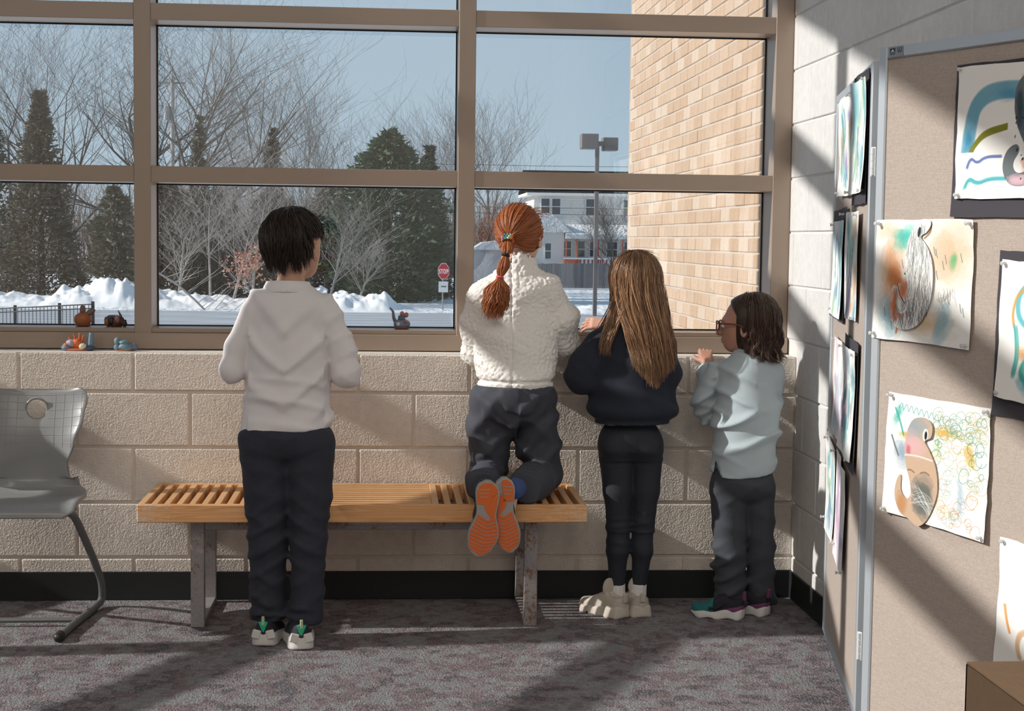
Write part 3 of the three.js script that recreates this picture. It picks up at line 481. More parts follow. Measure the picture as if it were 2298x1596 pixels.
// brick wing of the building, square to the window
{
  const g = struct('brick_wing', 'buff brick wing of the building seen through the right panes', 'wall'), XB = 2.862, CO = 0.0677, BL = 0.2032, z0 = -0.42, z1 = -4.5, r = rng(33);
  const tones = [C(0.555, 0.385, 0.26), C(0.59, 0.43, 0.305), C(0.525, 0.36, 0.24), C(0.62, 0.48, 0.365), C(0.56, 0.40, 0.275), C(0.545, 0.395, 0.28)];
  const speck = tex(128, 128, (u, v) => { const n = tnoise(u, v, 40, 3), m = tnoise(u, v, 9, 8); const k = 0.97 + 0.1 * (m - 0.5) - (n > 0.9 ? 0.3 : 0); return [k, k, k]; }, { repeat: [5, 5] });
  const mats = tones.map((c) => std({ color: c, map: speck, roughness: 0.9 })), joint = std({ color: C(0.56, 0.475, 0.40), roughness: 0.95 });
  mesh('mortar_bed', boxG(XB + 0.005, XB + 0.5, GROUND, 7, z1, z0), joint, g);
  const geo = chamferBox(0.09, CO - 0.009, BL - 0.009, 0.003), half = chamferBox(0.09, CO - 0.009, BL / 2 - 0.009, 0.003), list = [];
  const n0 = Math.floor((GROUND) / CO), n1 = Math.ceil(5.2 / CO);
  for (let row = n0; row < n1; row++) for (let k = 0; ; k++) { const zc = z0 - (k + 0.5) * BL - (row & 1 ? BL / 2 : 0); if (zc - BL / 2 < z1 - 0.001) break; list.push({ y: (row + 0.5) * CO, z: zc, t: (r() * 6) | 0, dx: (r() - 0.5) * 0.003 }); }
  const score = (b) => { const d = 5.9 - b.z, py = 534 - (b.y - 1.333) * FOCAL / d; return py > -40 && py < 790 ? -d : -100 - d; };
  list.sort((a, b) => score(b) - score(a));
  list.slice(0, 300).forEach((b) => { const m = mesh('brick', geo, mats[b.t], g); m.position.set(XB + 0.045 + b.dx, b.y, b.z); });
  mats.forEach((m, t) => { const q = list.slice(300).filter((b) => b.t === t); if (!q.length) return; const im = new THREE.InstancedMesh(geo, m, q.length), M = new THREE.Matrix4(); q.forEach((b, i) => im.setMatrixAt(i, M.makeTranslation(XB + 0.045 + b.dx, b.y, b.z))); im.name = 'brickwork'; im.userData.kind = 'stuff'; shade(im); g.add(im); });
  mesh('corner_return', boxG(XB + 0.003, XB + 0.5, GROUND, 7, z1 - 0.02, z1), mats[1], g);
  mesh('building_fill', boxG(XB + 0.01, XB + 0.5, GROUND, 5.2, z0, -0.34), joint, g);
}
structMesh('foundation', boxG(-2.0, 3.1, GROUND, -0.001, -0.6, -0.34), mortar, 'outside face of the wall below the window', 'wall');

// ================================================================ FURNITURE AND SMALL THINGS
// ---- slatted bench
{
  const g = thing('slatted_bench', 'slatted wooden bench on worn steel legs under the window', 'bench'), X0 = 0.495, X1 = 2.006, Z0 = 0.022, Z1 = 0.505, YT = 0.435, HB = 0.061, Tk = 0.024;
  const grain = (cols, seed, rep) => tex(512, 128, (u, v) => { const w = tnoise(u, v, 4, seed) * 0.6, n = 0.5 + 0.5 * Math.sin((v * 9 + w * 3 + 1.3 * tnoise(u, v, 3, seed + 1)) * 6.2832), f = tnoise(u, v * 1, 90, seed + 2), k = clamp(0.65 * n + 0.35 * f); return [0, 1, 2].map((i) => Math.pow(lerp(cols[0][i], cols[1][i], k), 0.4545)); }, { srgb: true, repeat: rep });
  const honey = std({ map: grain([[0.60, 0.31, 0.13], [0.72, 0.43, 0.21]], 3, [1.6, 8]), roughness: 0.5 }), honey2 = std({ map: grain([[0.63, 0.35, 0.16], [0.75, 0.47, 0.25]], 8, [1.6, 8]), roughness: 0.5 });
  const worn = tex(1024, 64, (u, v) => { const x = u * 1.511, e = Math.min(x, 1.511 - x), n = tnoise(u, v, 60, 3) * 0.5 + tnoise(u, v, 200, 5) * 0.5, scratch = tnoise(u * 1, v * 1, 23, 9); const bare = (e < 0.16 && n > 0.44 + e * 2.2 && scratch > 0.42) || n > 0.86; const w = tnoise(u, v, 5, 11) * 0.8, r = 0.5 + 0.5 * Math.sin((v * 5 + w * 4 + tnoise(u, v, 3, 2) * 2) * 6.28); const a = bare ? [0.70, 0.58, 0.47] : [lerp(0.66, 0.78, r), lerp(0.33, 0.42, r), lerp(0.125, 0.19, r)]; return a.map((q) => Math.pow(q, 0.4545)); }, { srgb: true });
  const front = boxG(X0, X1, YT - HB, YT, Z1 - Tk, Z1, 0.003); { const p = front.attributes.position, uv = front.attributes.uv; for (let i = 0; i < p.count; i++) uv.setXY(i, (p.getX(i) - X0) / (X1 - X0), (p.getY(i) - (YT - HB)) / HB); }
  mesh('front_rail', front, std({ map: worn, roughness: 0.5 }), g).userData.label = 'worn honey coloured front rail';
  mesh('back_rail', boxG(X0, X1, YT - HB, YT, Z0, Z0 + Tk, 0.003), honey, g);
  const A = 1.022, B = 1.479, slat = boxG(-Tk / 2 + 0.001, Tk / 2 - 0.001, YT - 0.05, YT - 0.001, Z0 + Tk, Z1 - Tk, 0.002), end = boxG(-Tk / 2, Tk / 2, YT - HB, YT, Z0 + Tk, Z1 - Tk, 0.002);
  for (const [a, b] of [[X0, A], [B, X1]]) { const n = 12; for (let k = 0; k <= n; k++) { const x = lerp(a + Tk / 2, b - Tk / 2, k / n), m = mesh(k === 0 || k === n ? 'end_board' : 'slat', k === 0 || k === n ? end : slat, k % 3 ? honey : honey2, g); m.position.x = x; } }
  const long = boxG(A + 0.001, B - 0.001, YT - 0.05, YT - 0.001, -Tk / 2 + 0.001, Tk / 2 - 0.001, 0.002);
  for (let k = 1; k <= 9; k++) { const m = mesh('slat', long, k % 2 ? honey : honey2, g); m.position.z = lerp(Z0 + Tk / 2, Z1 - Tk / 2, k / 10); }
  const rust = tex(256, 256, (u, v) => { const n = 0.45 * tnoise(u, v, 7, 4) + 0.3 * tnoise(u, v, 30, 6) + 0.25 * tnoise(u, v, 80, 8), k = smooth(0.58, 0.8, n); return [lerp(0.33, 0.24, k), lerp(0.31, 0.13, k), lerp(0.315, 0.07, k)].map((q) => Math.pow(q * (0.9 + 0.2 * tnoise(u, v, 60, 2)), 0.4545)); }, { srgb: true, repeat: [3, 3] });
  const steel = std({ map: rust, roughness: 0.45, metalness: 0.25 });
  for (const x of [0.663, 1.8]) {
    mesh('leg', boxG(x, x + 0.046, 0.0, YT - HB, 0.395, 0.428, 0.002), steel, g); mesh('leg', boxG(x, x + 0.046, 0.0, YT - HB, 0.03, 0.058, 0.002), steel, g);
    mesh('runner', boxG(x, x + 0.046, 0.0, 0.022, 0.058, 0.395, 0.002), steel, g);
  }
  for (const z of [0.395, 0.03]) mesh('beam', boxG(0.709, 1.8, YT - HB - 0.038, YT - HB, z, z + 0.03, 0.002), steel, g);
}
// ---- moulded school chair, facing the camera
{
  const g = thing('school_chair', 'grey moulded school chair with round grip hole and steel skid frame', 'chair', [0.105, 0, 0]);
  // side profile (z, y) from the front lip of the seat over the seat and up the back
  const prof = new THREE.CatmullRomCurve3([[0.60, 0.405], [0.595, 0.425], [0.55, 0.443], [0.45, 0.446], [0.34, 0.436], [0.26, 0.440], [0.215, 0.470], [0.215, 0.525], [0.226, 0.585], [0.220, 0.65], [0.197, 0.72], [0.176, 0.785]].map(([z, y]) => V(0, y, z)));
  const wid = (t) => { const k = [[0, 0.17], [0.1, 0.205], [0.3, 0.208], [0.42, 0.185], [0.52, 0.152], [0.6, 0.122], [0.67, 0.118], [0.76, 0.143], [0.86, 0.170], [0.95, 0.181], [0.985, 0.175], [1, 0.158]]; for (let i = 0; i + 1 < k.length; i++) if (t <= k[i + 1][0]) return lerp(k[i][1], k[i + 1][1], smooth(k[i][0], k[i + 1][0], t)); return 0.17; };
  const nu = 26, nv = 64, P = [], hole = { y: 0.722, x: 0.0, r: 0.036 };
  const pt = (i, j, off) => { const t = j / nv, c = prof.getPoint(t), d = prof.getTangent(t), n = V(0, -d.z, d.y); if (n.z < 0 && t > 0.5) n.negate(); if (n.y < 0 && t <= 0.5) n.negate(); const u = i / nu * 2 - 1, w = wid(t), cup = (t > 0.5 ? 0.048 : 0.012) * u * u; return V(u * w, c.y, c.z).addScaledVector(n, cup - off); };
  const build = (off, flip) => { const pos = [], idx = []; for (let j = 0; j <= nv; j++) for (let i = 0; i <= nu; i++) { const q = pt(i, j, off); pos.push(q.x, q.y, q.z); } for (let j = 0; j < nv; j++) for (let i = 0; i < nu; i++) { const a = j * (nu + 1) + i, b = a + 1, c = a + nu + 1, d = c + 1; flip ? idx.push(a, c, b, b, c, d) : idx.push(a, b, c, b, d, c); } return { pos, idx }; };
  const F = build(0, false), K = build(0.011, true), n0 = F.pos.length / 3, pos = [...F.pos, ...K.pos], idx = [...F.idx, ...K.idx.map((i) => i + n0)];
  const rim = []; for (let i = 0; i < nu; i++) rim.push([i + 1, i]); for (let j = 0; j < nv; j++) rim.push([j * (nu + 1), (j + 1) * (nu + 1)]); for (let i = 0; i < nu; i++) rim.push([nv * (nu + 1) + i, nv * (nu + 1) + i + 1]); for (let j = 0; j < nv; j++) rim.push([(j + 1) * (nu + 1) + nu, j * (nu + 1) + nu]);
  for (const [a, b] of rim) idx.push(a, b, b + n0, a, b + n0, a + n0);
  const sg = new THREE.BufferGeometry(); sg.setAttribute('position', new THREE.Float32BufferAttribute(pos, 3)); sg.setAttribute('uv', new THREE.Float32BufferAttribute(new Float32Array(pos.length / 3 * 2), 2)); sg.setIndex(idx); sg.computeVertexNormals();
  const plastic = std({ color: C(0.27, 0.275, 0.28), roughness: 0.28 });
  const { Brush, Evaluator, SUBTRACTION } = await import('three-bvh-csg');
  const cyl = new THREE.CylinderGeometry(hole.r, hole.r, 0.3, 40); cyl.rotateX(Math.PI / 2); cyl.translate(hole.x, hole.y, 0.2);
  const ev = new Evaluator(); ev.attributes = ['position', 'normal', 'uv']; ev.useGroups = false; const a = new Brush(sg), b = new Brush(cyl); a.updateMatrixWorld(); b.updateMatrixWorld();
  const cut = ev.evaluate(a, b, SUBTRACTION).geometry; mesh('shell', cut, plastic, g);
  const rimR = new THREE.TorusGeometry(hole.r + 0.001, 0.004, 8, 40); rimR.translate(hole.x, hole.y, 0.1965); mesh('grip_rim', rimR, plastic, g);
  // raised grid of the cushioned back
  const line = std({ color: C(0.30, 0.305, 0.31), roughness: 0.5 }), lines = [];
  for (let k = -5; k <= 5; k++) { const x = k * 0.032, pts = []; for (let t = 0.74; t <= 0.985; t += 0.03) { const w = wid(t); if (Math.abs(x) > w * 0.94) continue; const u = (x / w + 1) / 2 * nu; const q = pt(u, t * nv, 0.0); if (Math.hypot(q.x - hole.x, q.y - hole.y) < hole.r + 0.006) continue; pts.push(q); } if (pts.length > 2 && Math.abs(x) > hole.r) lines.push(tube(pts, 0.0011, 4)); }
  for (let k = 0; k < 7; k++) { const t = 0.76 + k * 0.036, w = wid(t) * 0.95; for (const [u0, u1] of Math.abs(prof.getPoint(t).y - hole.y) < hole.r + 0.004 ? [[-1, -0.25], [0.25, 1]] : [[-1, 1]]) { const pts = []; for (let i = 0; i <= 12; i++) pts.push(pt((lerp(u0, u1, i / 12) * 0.95 + 1) / 2 * nu, t * nv, 0.0)); lines.push(tube(pts, 0.0011, 4)); } }
  mesh('cushion_grid', merge(lines), line, g);
  const steel = std({ color: C(0.17, 0.175, 0.18), roughness: 0.4, metalness: 0.3 }), black = std({ color: C(0.015, 0.015, 0.015), roughness: 0.5 });
  for (const s of [-1, 1]) {
    mesh('skid', tube([V(s * 0.165, 0.415, 0.53), V(s * 0.175, 0.39, 0.46), V(s * 0.19, 0.30, 0.36), V(s * 0.205, 0.17, 0.22), V(s * 0.21, 0.09, 0.14), V(s * 0.205, 0.03, 0.115), V(s * 0.195, 0.016, 0.17), V(s * 0.165, 0.014, 0.45), V(s * 0.155, 0.014, 0.60)], 0.0135, 10, { steps: 44 }), steel, g);
    mesh('bracket', chamferBox(0.05, 0.03, 0.09, 0.006).translate(s * 0.16, 0.42, 0.50), black, g);
    const cap = new THREE.CapsuleGeometry(0.0165, 0.03, 4, 10); cap.rotateX(Math.PI / 2); cap.translate(s * 0.1545, 0.0165, 0.605); mesh('glide', cap, black, g);
  }
  mesh('crossbar', tube([V(-0.17, 0.022, 0.40), V(0.17, 0.022, 0.40)], 0.009, 8), steel, g);
  mesh('seat_support', boxG(-0.16, 0.16, 0.405, 0.424, 0.44, 0.52), black, g);
}
// ---- folding display panels
const weave = tex(512, 512, (u, v) => { const h = tnoise(u, v * 1, 128, 3), a = 0.5 + 0.5 * Math.sin(u * 512 / 4 * 3.1416), b = 0.5 + 0.5 * Math.sin(v * 512 / 4 * 3.1416), s = tnoise(u * 0.999, v, 200, 5), st = tnoise(u, (v * 8) % 1, 16, 6); const k = 0.86 + 0.10 * (a * b - 0.25) + 0.12 * (h - 0.5) + 0.14 * (s - 0.5) + 0.06 * (st - 0.5); return [k, k, k]; }, { repeat: [3, 3] });
const linen = std({ color: C(0.50, 0.42, 0.365), map: weave, roughness: 0.95, bumpMap: weave, bumpScale: 0.0008 });
const alu = std({ color: C(0.50, 0.54, 0.58), roughness: 0.42, metalness: 0.35 });
function displayPanel(label, A, B, y0, y1, labelled) { // A far end, B near end; visible face looks to the left
  const d = V(B[0] - A[0], 0, B[1] - A[1]), L = d.length(); d.normalize(); const g = thing('display_panel', label, 'panel', [A[0], 0, A[1]], -Math.atan2(d.z, d.x), 'folding display panels');
  // local x runs from the far end to the near end; the picture side is local -z or +z
  const out = V(0, 0, 1).applyAxisAngle(V(0, 1, 0), g.rotation.y), side = out.x < 0 ? 1 : -1, T = 0.042, F = 0.028, Z = (a, b) => (side > 0 ? [a, b] : [-b, -a]);
  const bar = (n, x0, x1, a, b) => { const [z0, z1] = Z(-T, 0.004); mesh(n, boxG(x0, x1, a, b, z0, z1, 0.003), alu, g); };
  bar('frame_stile', 0, F, y0, y1); bar('frame_stile', L - F, L, y0, y1); bar('frame_rail', F, L - F, y1 - F, y1); bar('frame_rail', F, L - F, y0, y0 + F);
  const [z0, z1] = Z(-T + 0.006, -0.002); mesh('fabric_board', boxG(F, L - F, y0 + F, y1 - F, z0, z1), linen, g);
  return { g, L, side, A: V(A[0], 0, A[1]), d, n: V(d.z, 0, -d.x).multiplyScalar(V(d.z, 0, -d.x).x < 0 ? 1 : -1) };
}
const panelA = displayPanel('linen display panel standing next to the white block wall, narrow pictures pinned to it', [2.682, 1.057], [2.511, 1.990], 0.136, 1.78);
const panelB = displayPanel('linen display panel nearer the cardboard box, large pictures pinned to it', [2.497, 2.083], [2.497 + 0.4095 * 0.84, 2.083 + 0.912 * 0.84], 0.15, 1.80);
for (const [p, x] of [[panelA, 0.92], [panelB, 0.05], [panelB, 0.75]]) { const z = p.side * -0.02; mesh('foot', tube([V(x, 0.02, z), V(x, 0.14, z)], 0.014, 8), alu, p.g); mesh('foot_bar', boxG(x - 0.02, x + 0.02, 0, 0.025, Math.min(z, z - p.side * 0.03) - 0.05, Math.max(z, z - p.side * 0.03) + 0.05, 0.004), alu, p.g); }
{ // hinges between the two panels
  const white = std({ color: C(0.8, 0.81, 0.82), roughness: 0.35, metalness: 0.3 });
  for (const [py, y] of [[365, 0], [1440, 0]]) { const q = onAxis(1962, py, 'z', 2.03), parts = []; for (let k = 0; k < 4; k++) { const c = new THREE.CylinderGeometry(0.005, 0.005, 0.014, 10); c.translate(0, (k - 1.5) * 0.017, 0); parts.push(c); } parts.push(boxG(-0.008, 0.008, -0.035, 0.035, -0.006, -0.002)); const h = mesh('hinge', merge(parts), white, panelB.g); h.position.set(-0.012, q.y, panelB.side * 0.004); }
  // small print on the corner of the frame
  const cv = document.createElement('canvas'); cv.width = 128; cv.height = 128; const k = cv.getContext('2d'); k.fillStyle = '#8b949c'; k.fillRect(0, 0, 128, 128); k.fillStyle = '#23282e'; k.fillRect(14, 18, 46, 52); k.fillStyle = '#c5cbd0'; k.beginPath(); k.moveTo(20, 62); k.lineTo(36, 26); k.lineTo(54, 62); k.fill(); k.fillStyle = '#23282e'; k.fillRect(12, 78, 50, 8); k.fillRect(16, 92, 42, 7); k.fillRect(80, 18, 38, 50); k.strokeStyle = '#c5cbd0'; k.lineWidth = 5; k.strokeRect(90, 28, 18, 24); k.fillRect(84, 76, 30, 5);
  const t = new THREE.CanvasTexture(cv); t.colorSpace = THREE.SRGBColorSpace; const p = new THREE.PlaneGeometry(0.05, 0.024); if (panelB.side < 0) p.rotateY(Math.PI); const m = mesh('frame_stamp', p, std({ map: t, roughness: 0.5 }), panelB.g); m.position.set(0.06, 1.80 - 0.014, panelB.side * 0.0052);
}
// ---- children's watercolours
function onPanel(p, px, py) { const d = rayOf(px, py), n = p.n, t = p.A.clone().sub(EYE).dot(n) / d.dot(n), q = EYE.clone().addScaledVector(d, t); return { s: q.clone().sub(p.A).dot(p.d), y: q.y }; }
function canvasArt(w, h, draw) { const cv = document.createElement('canvas'); cv.width = w; cv.height = h; const k = cv.getContext('2d'); k.fillStyle = '#f4f2ee'; k.fillRect(0, 0, w, h); draw(k, w, h); const t = new THREE.CanvasTexture(cv); t.colorSpace = THREE.SRGBColorSpace; return t; }
const strokeR = rng(515);
const wash = (k, x, y, rx, ry, col, a, R, n = 16, rot = 0) => { for (let i = 0; i < n; i++) { k.globalAlpha = a * (0.5 + R()); k.fillStyle = col; k.beginPath(); const s = 0.35 + 0.5 * R(), cx = x + (R() - 0.5) * rx * 1.3, cy = y + (R() - 0.5) * ry * 1.3, a0 = rot + (R() - 0.5) * 0.8, m = 14; for (let q = 0; q <= m; q++) { const t = q / m * 6.2832, w = 0.75 + 0.5 * vnoise(Math.cos(t) * 2 + i * 3.1, Math.sin(t) * 2 + x, y), ex = Math.cos(t) * rx * s * w, ey = Math.sin(t) * ry * s * w, X = cx + ex * Math.cos(a0) - ey * Math.sin(a0), Y = cy + ex * Math.sin(a0) + ey * Math.cos(a0); q ? k.lineTo(X, Y) : k.moveTo(X, Y); } k.fill(); } k.globalAlpha = 1; };
const stroke = (k, pts, w, col, a = 1) => { if (w >= 12) { const R = strokeR; for (let i = 0; i < 22; i++) { const o = (R() - 0.5) * w * 0.8, q = (R() - 0.5) * w * 0.8; stroke(k, pts.map(([x, y], j) => [x + o * 0.7 + (R() - 0.5) * w * 0.15, y + q * 0.7 + (R() - 0.5) * w * 0.15]), w * (0.16 + 0.2 * R()), col, a * (0.12 + 0.25 * R())); } return; } k.globalAlpha = a; k.strokeStyle = col; k.lineWidth = w; k.lineCap = k.lineJoin = 'round'; k.beginPath(); k.moveTo(...pts[0]); for (let i = 1; i < pts.length - 1; i++) k.quadraticCurveTo(pts[i][0], pts[i][1], (pts[i][0] + pts[i + 1][0]) / 2, (pts[i][1] + pts[i + 1][1]) / 2); k.lineTo(...pts[pts.length - 1]); k.stroke(); k.globalAlpha = 1; };
const poly = (k, pts, col, a = 1) => { k.globalAlpha = a; k.fillStyle = col; k.beginPath(); const n = pts.length; k.moveTo((pts[0][0] + pts[n - 1][0]) / 2, (pts[0][1] + pts[n - 1][1]) / 2); for (let i = 0; i < n; i++) { const q = pts[(i + 1) % n]; k.quadraticCurveTo(pts[i][0], pts[i][1], (pts[i][0] + q[0]) / 2, (pts[i][1] + q[1]) / 2); } k.fill(); k.globalAlpha = 1; };
const scribble = (k, x0, y0, x1, y1, n, col, R, w = 2) => { for (let i = 0; i < n; i++) { const x = lerp(x0, x1, R()), y = lerp(y0, y1, R()); stroke(k, [[x, y], [x + (R() - 0.5) * 22, y + 24], [x + (R() - 0.5) * 34, y + 50 + R() * 30]], w, col, 0.65); } };
const curls = (k, x0, y0, x1, y1, n, cols, R) => { for (let i = 0; i < n; i++) { const x = lerp(x0, x1, R()), y = lerp(y0, y1, R()), r = 9 + R() * 20; k.globalAlpha = 0.75; k.strokeStyle = cols[(R() * cols.length) | 0]; k.lineWidth = 2.4; k.beginPath(); k.ellipse(x, y, r, r * (0.9 + 0.5 * R()), R(), 0, 5.2 + R()); k.stroke(); } k.globalAlpha = 1; };
const paperSide = std({ color: C(0.85, 0.84, 0.82), roughness: 0.9 });
function sheet(panel, corners, off, curl, seed, nx = 8, ny = 10) { // corners tl tr br bl as pixels on the panel; slightly cockled, with thickness
  const c = corners.map(([x, y]) => onPanel(panel, x, y)), pos = [], uv = [], idx = [], s = panel.side, N = (nx + 1) * (ny + 1);
  for (const back of [0, 1]) for (let j = 0; j <= ny; j++) for (let i = 0; i <= nx; i++) {
    const u = i / nx, v = j / ny, S = lerp(lerp(c[0].s, c[1].s, u), lerp(c[3].s, c[2].s, u), v), Y = lerp(lerp(c[0].y, c[1].y, u), lerp(c[3].y, c[2].y, u), v);
    const lift = off + curl * (vnoise(u * 2.5 + seed, v * 3 + seed * 2, 1) + 0.8 * Math.pow(Math.abs(2 * v - 1), 3) * vnoise(seed, u * 3, v > 0.5 ? 5 : 9)) - back * 0.0004;
    const edge = (i === 0 || i === nx || j === 0 || j === ny) ? (vnoise(u * 19 + seed, v * 23, 7) - 0.5) * 0.004 : 0; pos.push(S + edge, Y + edge, s * lift); uv.push(u, 1 - v);
  }
  for (const back of [0, 1]) for (let j = 0; j < ny; j++) for (let i = 0; i < nx; i++) { const a = back * N + j * (nx + 1) + i, b = a + 1, d = a + nx + 1, e = d + 1; (s > 0) === !back ? idx.push(a, d, b, b, d, e) : idx.push(a, b, d, b, e, d); }
  const g = new THREE.BufferGeometry(); g.setAttribute('position', new THREE.Float32BufferAttribute(pos, 3)); g.setAttribute('uv', new THREE.Float32BufferAttribute(uv, 2)); g.setIndex(idx); g.computeVertexNormals(); return g;
}
const matBoard = std({ color: C(0.055, 0.05, 0.06), roughness: 0.85 });
function picture(label, panel, corners, art, { mat, curl = 0.006, seed = 1, front } = {}) {
  const g = thing('watercolour', label, 'picture', [panel.A.x, 0, panel.A.z], panel.g.rotation.y, 'children watercolours on the display panels');
  if (mat) mesh('backing_card', sheet(panel, mat, 0.004, 0.003, seed + 3), matBoard, g).userData.label = 'dark backing card';
  mesh('paper', sheet(panel, corners, mat ? 0.0085 : 0.0045, curl, seed), std({ map: art, roughness: 0.85 }), g);
  if (front) {
    const q = front[0].map(([x, y]) => onPanel(panel, x, y)), sp = new THREE.Shape(new THREE.SplineCurve([...q, q[0]].map((c) => new THREE.Vector2(c.s * panel.side, c.y))).getPoints(90)), e = new THREE.ExtrudeGeometry(sp, { depth: 0.0006, bevelEnabled: false }), p = e.attributes.position, uv = e.attributes.uv, bb = new THREE.Box3().setFromBufferAttribute(p);
    for (let i = 0; i < p.count; i++) { uv.setXY(i, (p.getX(i) - bb.min.x) / (bb.max.x - bb.min.x), (p.getY(i) - bb.min.y) / (bb.max.y - bb.min.y)); p.setZ(i, p.getZ(i) + 0.011 + 0.006 * Math.pow((p.getY(i) - bb.min.y) / (bb.max.y - bb.min.y) - 0.5, 2)); }
    if (panel.side < 0) e.rotateY(Math.PI); mesh('cutout', e, front[1], g).userData.label = front[2];
  }
  return g;
}
const artR = rng(404);
const art1 = canvasArt(512, 512, (k) => { const R = artR;
  for (let i = 0; i < 26; i++) stroke(k, [[30 + i * 2.4, 330], [40 + i * 2.2, 180 + i], [110 + i, 90 + i * 2.2], [210 + i, 66 + i * 2.4], [330, 70 + i * 2.6]], 10, i % 3 ? '#5c9db8' : '#3f86a6', 0.30);
  wash(k, 60, 290, 22, 46, '#2f7fa3', 0.12, R); wash(k, 250, 110, 60, 26, '#3e8bb0', 0.08, R);
  for (let i = 0; i < 9; i++) stroke(k, [[70 + i * 2, 330], [100 + i, 285 + i * 2], [150, 246 + i * 3], [250, 228 + i * 2.5]], 7, i % 2 ? '#8c8a1e' : '#74751a', 0.7);
  stroke(k, [[60, 395], [76, 350], [110, 380], [150, 352], [230, 352]], 17, '#5a6ea8', 0.9); stroke(k, [[48, 470], [64, 430], [110, 458], [170, 436], [260, 436]], 26, '#4fb0b8', 0.85);
  poly(k, [[300, 70], [360, 30], [430, 40], [470, 110], [440, 200], [450, 290], [470, 380], [430, 440], [330, 470], [260, 460], [230, 400], [250, 330], [300, 300], [320, 330], [280, 380], [300, 420], [350, 410], [370, 350], [330, 300], [290, 220], [280, 140]], '#6d7478');
  wash(k, 370, 150, 60, 60, '#2b7d9a', 0.16, R); wash(k, 350, 240, 50, 40, '#3b4a56', 0.14, R); wash(k, 390, 240, 50, 60, '#6a7bb5', 0.14, R); wash(k, 400, 380, 60, 40, '#e4562a', 0.2, R); wash(k, 330, 440, 60, 20, '#d8b3bd', 0.25, R); wash(k, 360, 60, 34, 16, '#d8602a', 0.2, R); wash(k, 310, 180, 18, 60, '#23333b', 0.15, R);
  for (let i = 0; i < 40; i++) { k.fillStyle = '#1d2327'; k.globalAlpha = 0.8; k.beginPath(); k.ellipse(290 + R() * 150, 90 + R() * 370, 2 + R() * 3, 3 + R() * 5, R(), 0, 7); k.fill(); } k.globalAlpha = 1; });
const art2 = canvasArt(512, 640, (k) => { const R = artR;
  wash(k, 90, 250, 60, 180, '#d98f57', 0.07, R, 30); wash(k, 110, 330, 45, 90, '#c9713d', 0.09, R, 20); wash(k, 150, 110, 60, 60, '#2fb5a5', 0.10, R, 22); wash(k, 190, 70, 50, 44, '#45c0b0', 0.09, R); wash(k, 410, 180, 110, 150, '#dcae80', 0.07, R, 30); wash(k, 300, 540, 120, 60, '#cfa67c', 0.07, R, 22); wash(k, 90, 500, 60, 110, '#7fa4b4', 0.09, R, 24); wash(k, 370, 520, 40, 110, '#86aebd', 0.10, R, 22, 0.3); wash(k, 415, 215, 18, 40, '#4fb06f', 0.12, R); wash(k, 60, 60, 70, 40, '#d8bb97', 0.08, R);
  poly(k, [[220, 20], [290, 0], [310, 14], [300, 60], [270, 90], [300, 170], [320, 280], [310, 400], [260, 480], [190, 500], [130, 470], [110, 400], [125, 340], [150, 330], [150, 400], [190, 420], [200, 360], [180, 300], [185, 200], [200, 120]], '#eeedea');
  k.strokeStyle = '#55575a'; k.lineWidth = 2; scribble(k, 200, 90, 300, 400, 120, '#5a5d61', R, 1.6); scribble(k, 150, 390, 290, 430, 40, '#44474b', R, 2); wash(k, 158, 360, 26, 60, '#c75a2c', 0.14, R, 18); stroke(k, [[128, 340], [140, 400], [170, 440]], 4, '#3f3732'); stroke(k, [[300, 16], [306, 60], [268, 96]], 9, '#9a6a34', 0.8); k.fillStyle = '#33363a'; k.beginPath(); k.ellipse(238, 70, 5, 13, 0.2, 0, 7); k.fill(); k.beginPath(); k.ellipse(170, 280, 4, 10, 0.5, 0, 7); k.fill();
  for (const [x, y] of [[315, 140], [325, 150], [360, 210], [372, 180], [150, 210], [60, 470], [100, 540], [450, 170], [330, 260], [455, 420], [470, 440]]) stroke(k, [[x, y], [x + 3, y + 22], [x + 9, y + 44]], 3.4, R() > 0.5 ? '#3a6f86' : '#5f6c57', 0.8);
  poly(k, [[330, 400], [380, 390], [430, 330], [440, 312], [420, 350], [400, 400], [350, 430]], '#d9d6d0'); scribble(k, 340, 340, 425, 390, 14, '#5a5d61', R, 1.6); stroke(k, [[128, 520], [136, 560], [130, 600]], 9, '#c4702e', 0.9); });
const birdArt = canvasArt(256, 512, (k) => { const R = artR; k.fillStyle = '#eceae6'; k.fillRect(0, 0, 256, 512); scribble(k, 20, 20, 240, 440, 260, '#6a6d70', R, 2.2); scribble(k, 20, 360, 240, 450, 60, '#55585b', R, 2.6); wash(k, 40, 400, 40, 70, '#c25a2e', 0.16, R, 16); k.fillStyle = '#2f3236'; k.beginPath(); k.ellipse(170, 60, 9, 24, 0.2, 0, 7); k.fill(); });
const art3 = canvasArt(256, 512, (k) => { const R = artR; stroke(k, [[200, 70], [110, 90], [90, 200], [160, 250], [250, 210]], 40, '#63b9c4', 0.75); stroke(k, [[190, 80], [100, 100], [70, 190], [80, 240]], 20, '#dd9a4f', 0.7); stroke(k, [[90, 240], [110, 330], [90, 420]], 34, '#49a9a4', 0.8); stroke(k, [[250, 330], [160, 340], [120, 420], [200, 450]], 40, '#3fae9a', 0.8); wash(k, 170, 330, 60, 30, '#d8893f', 0.12, R); wash(k, 180, 440, 70, 40, '#3a9fb0', 0.1, R); });
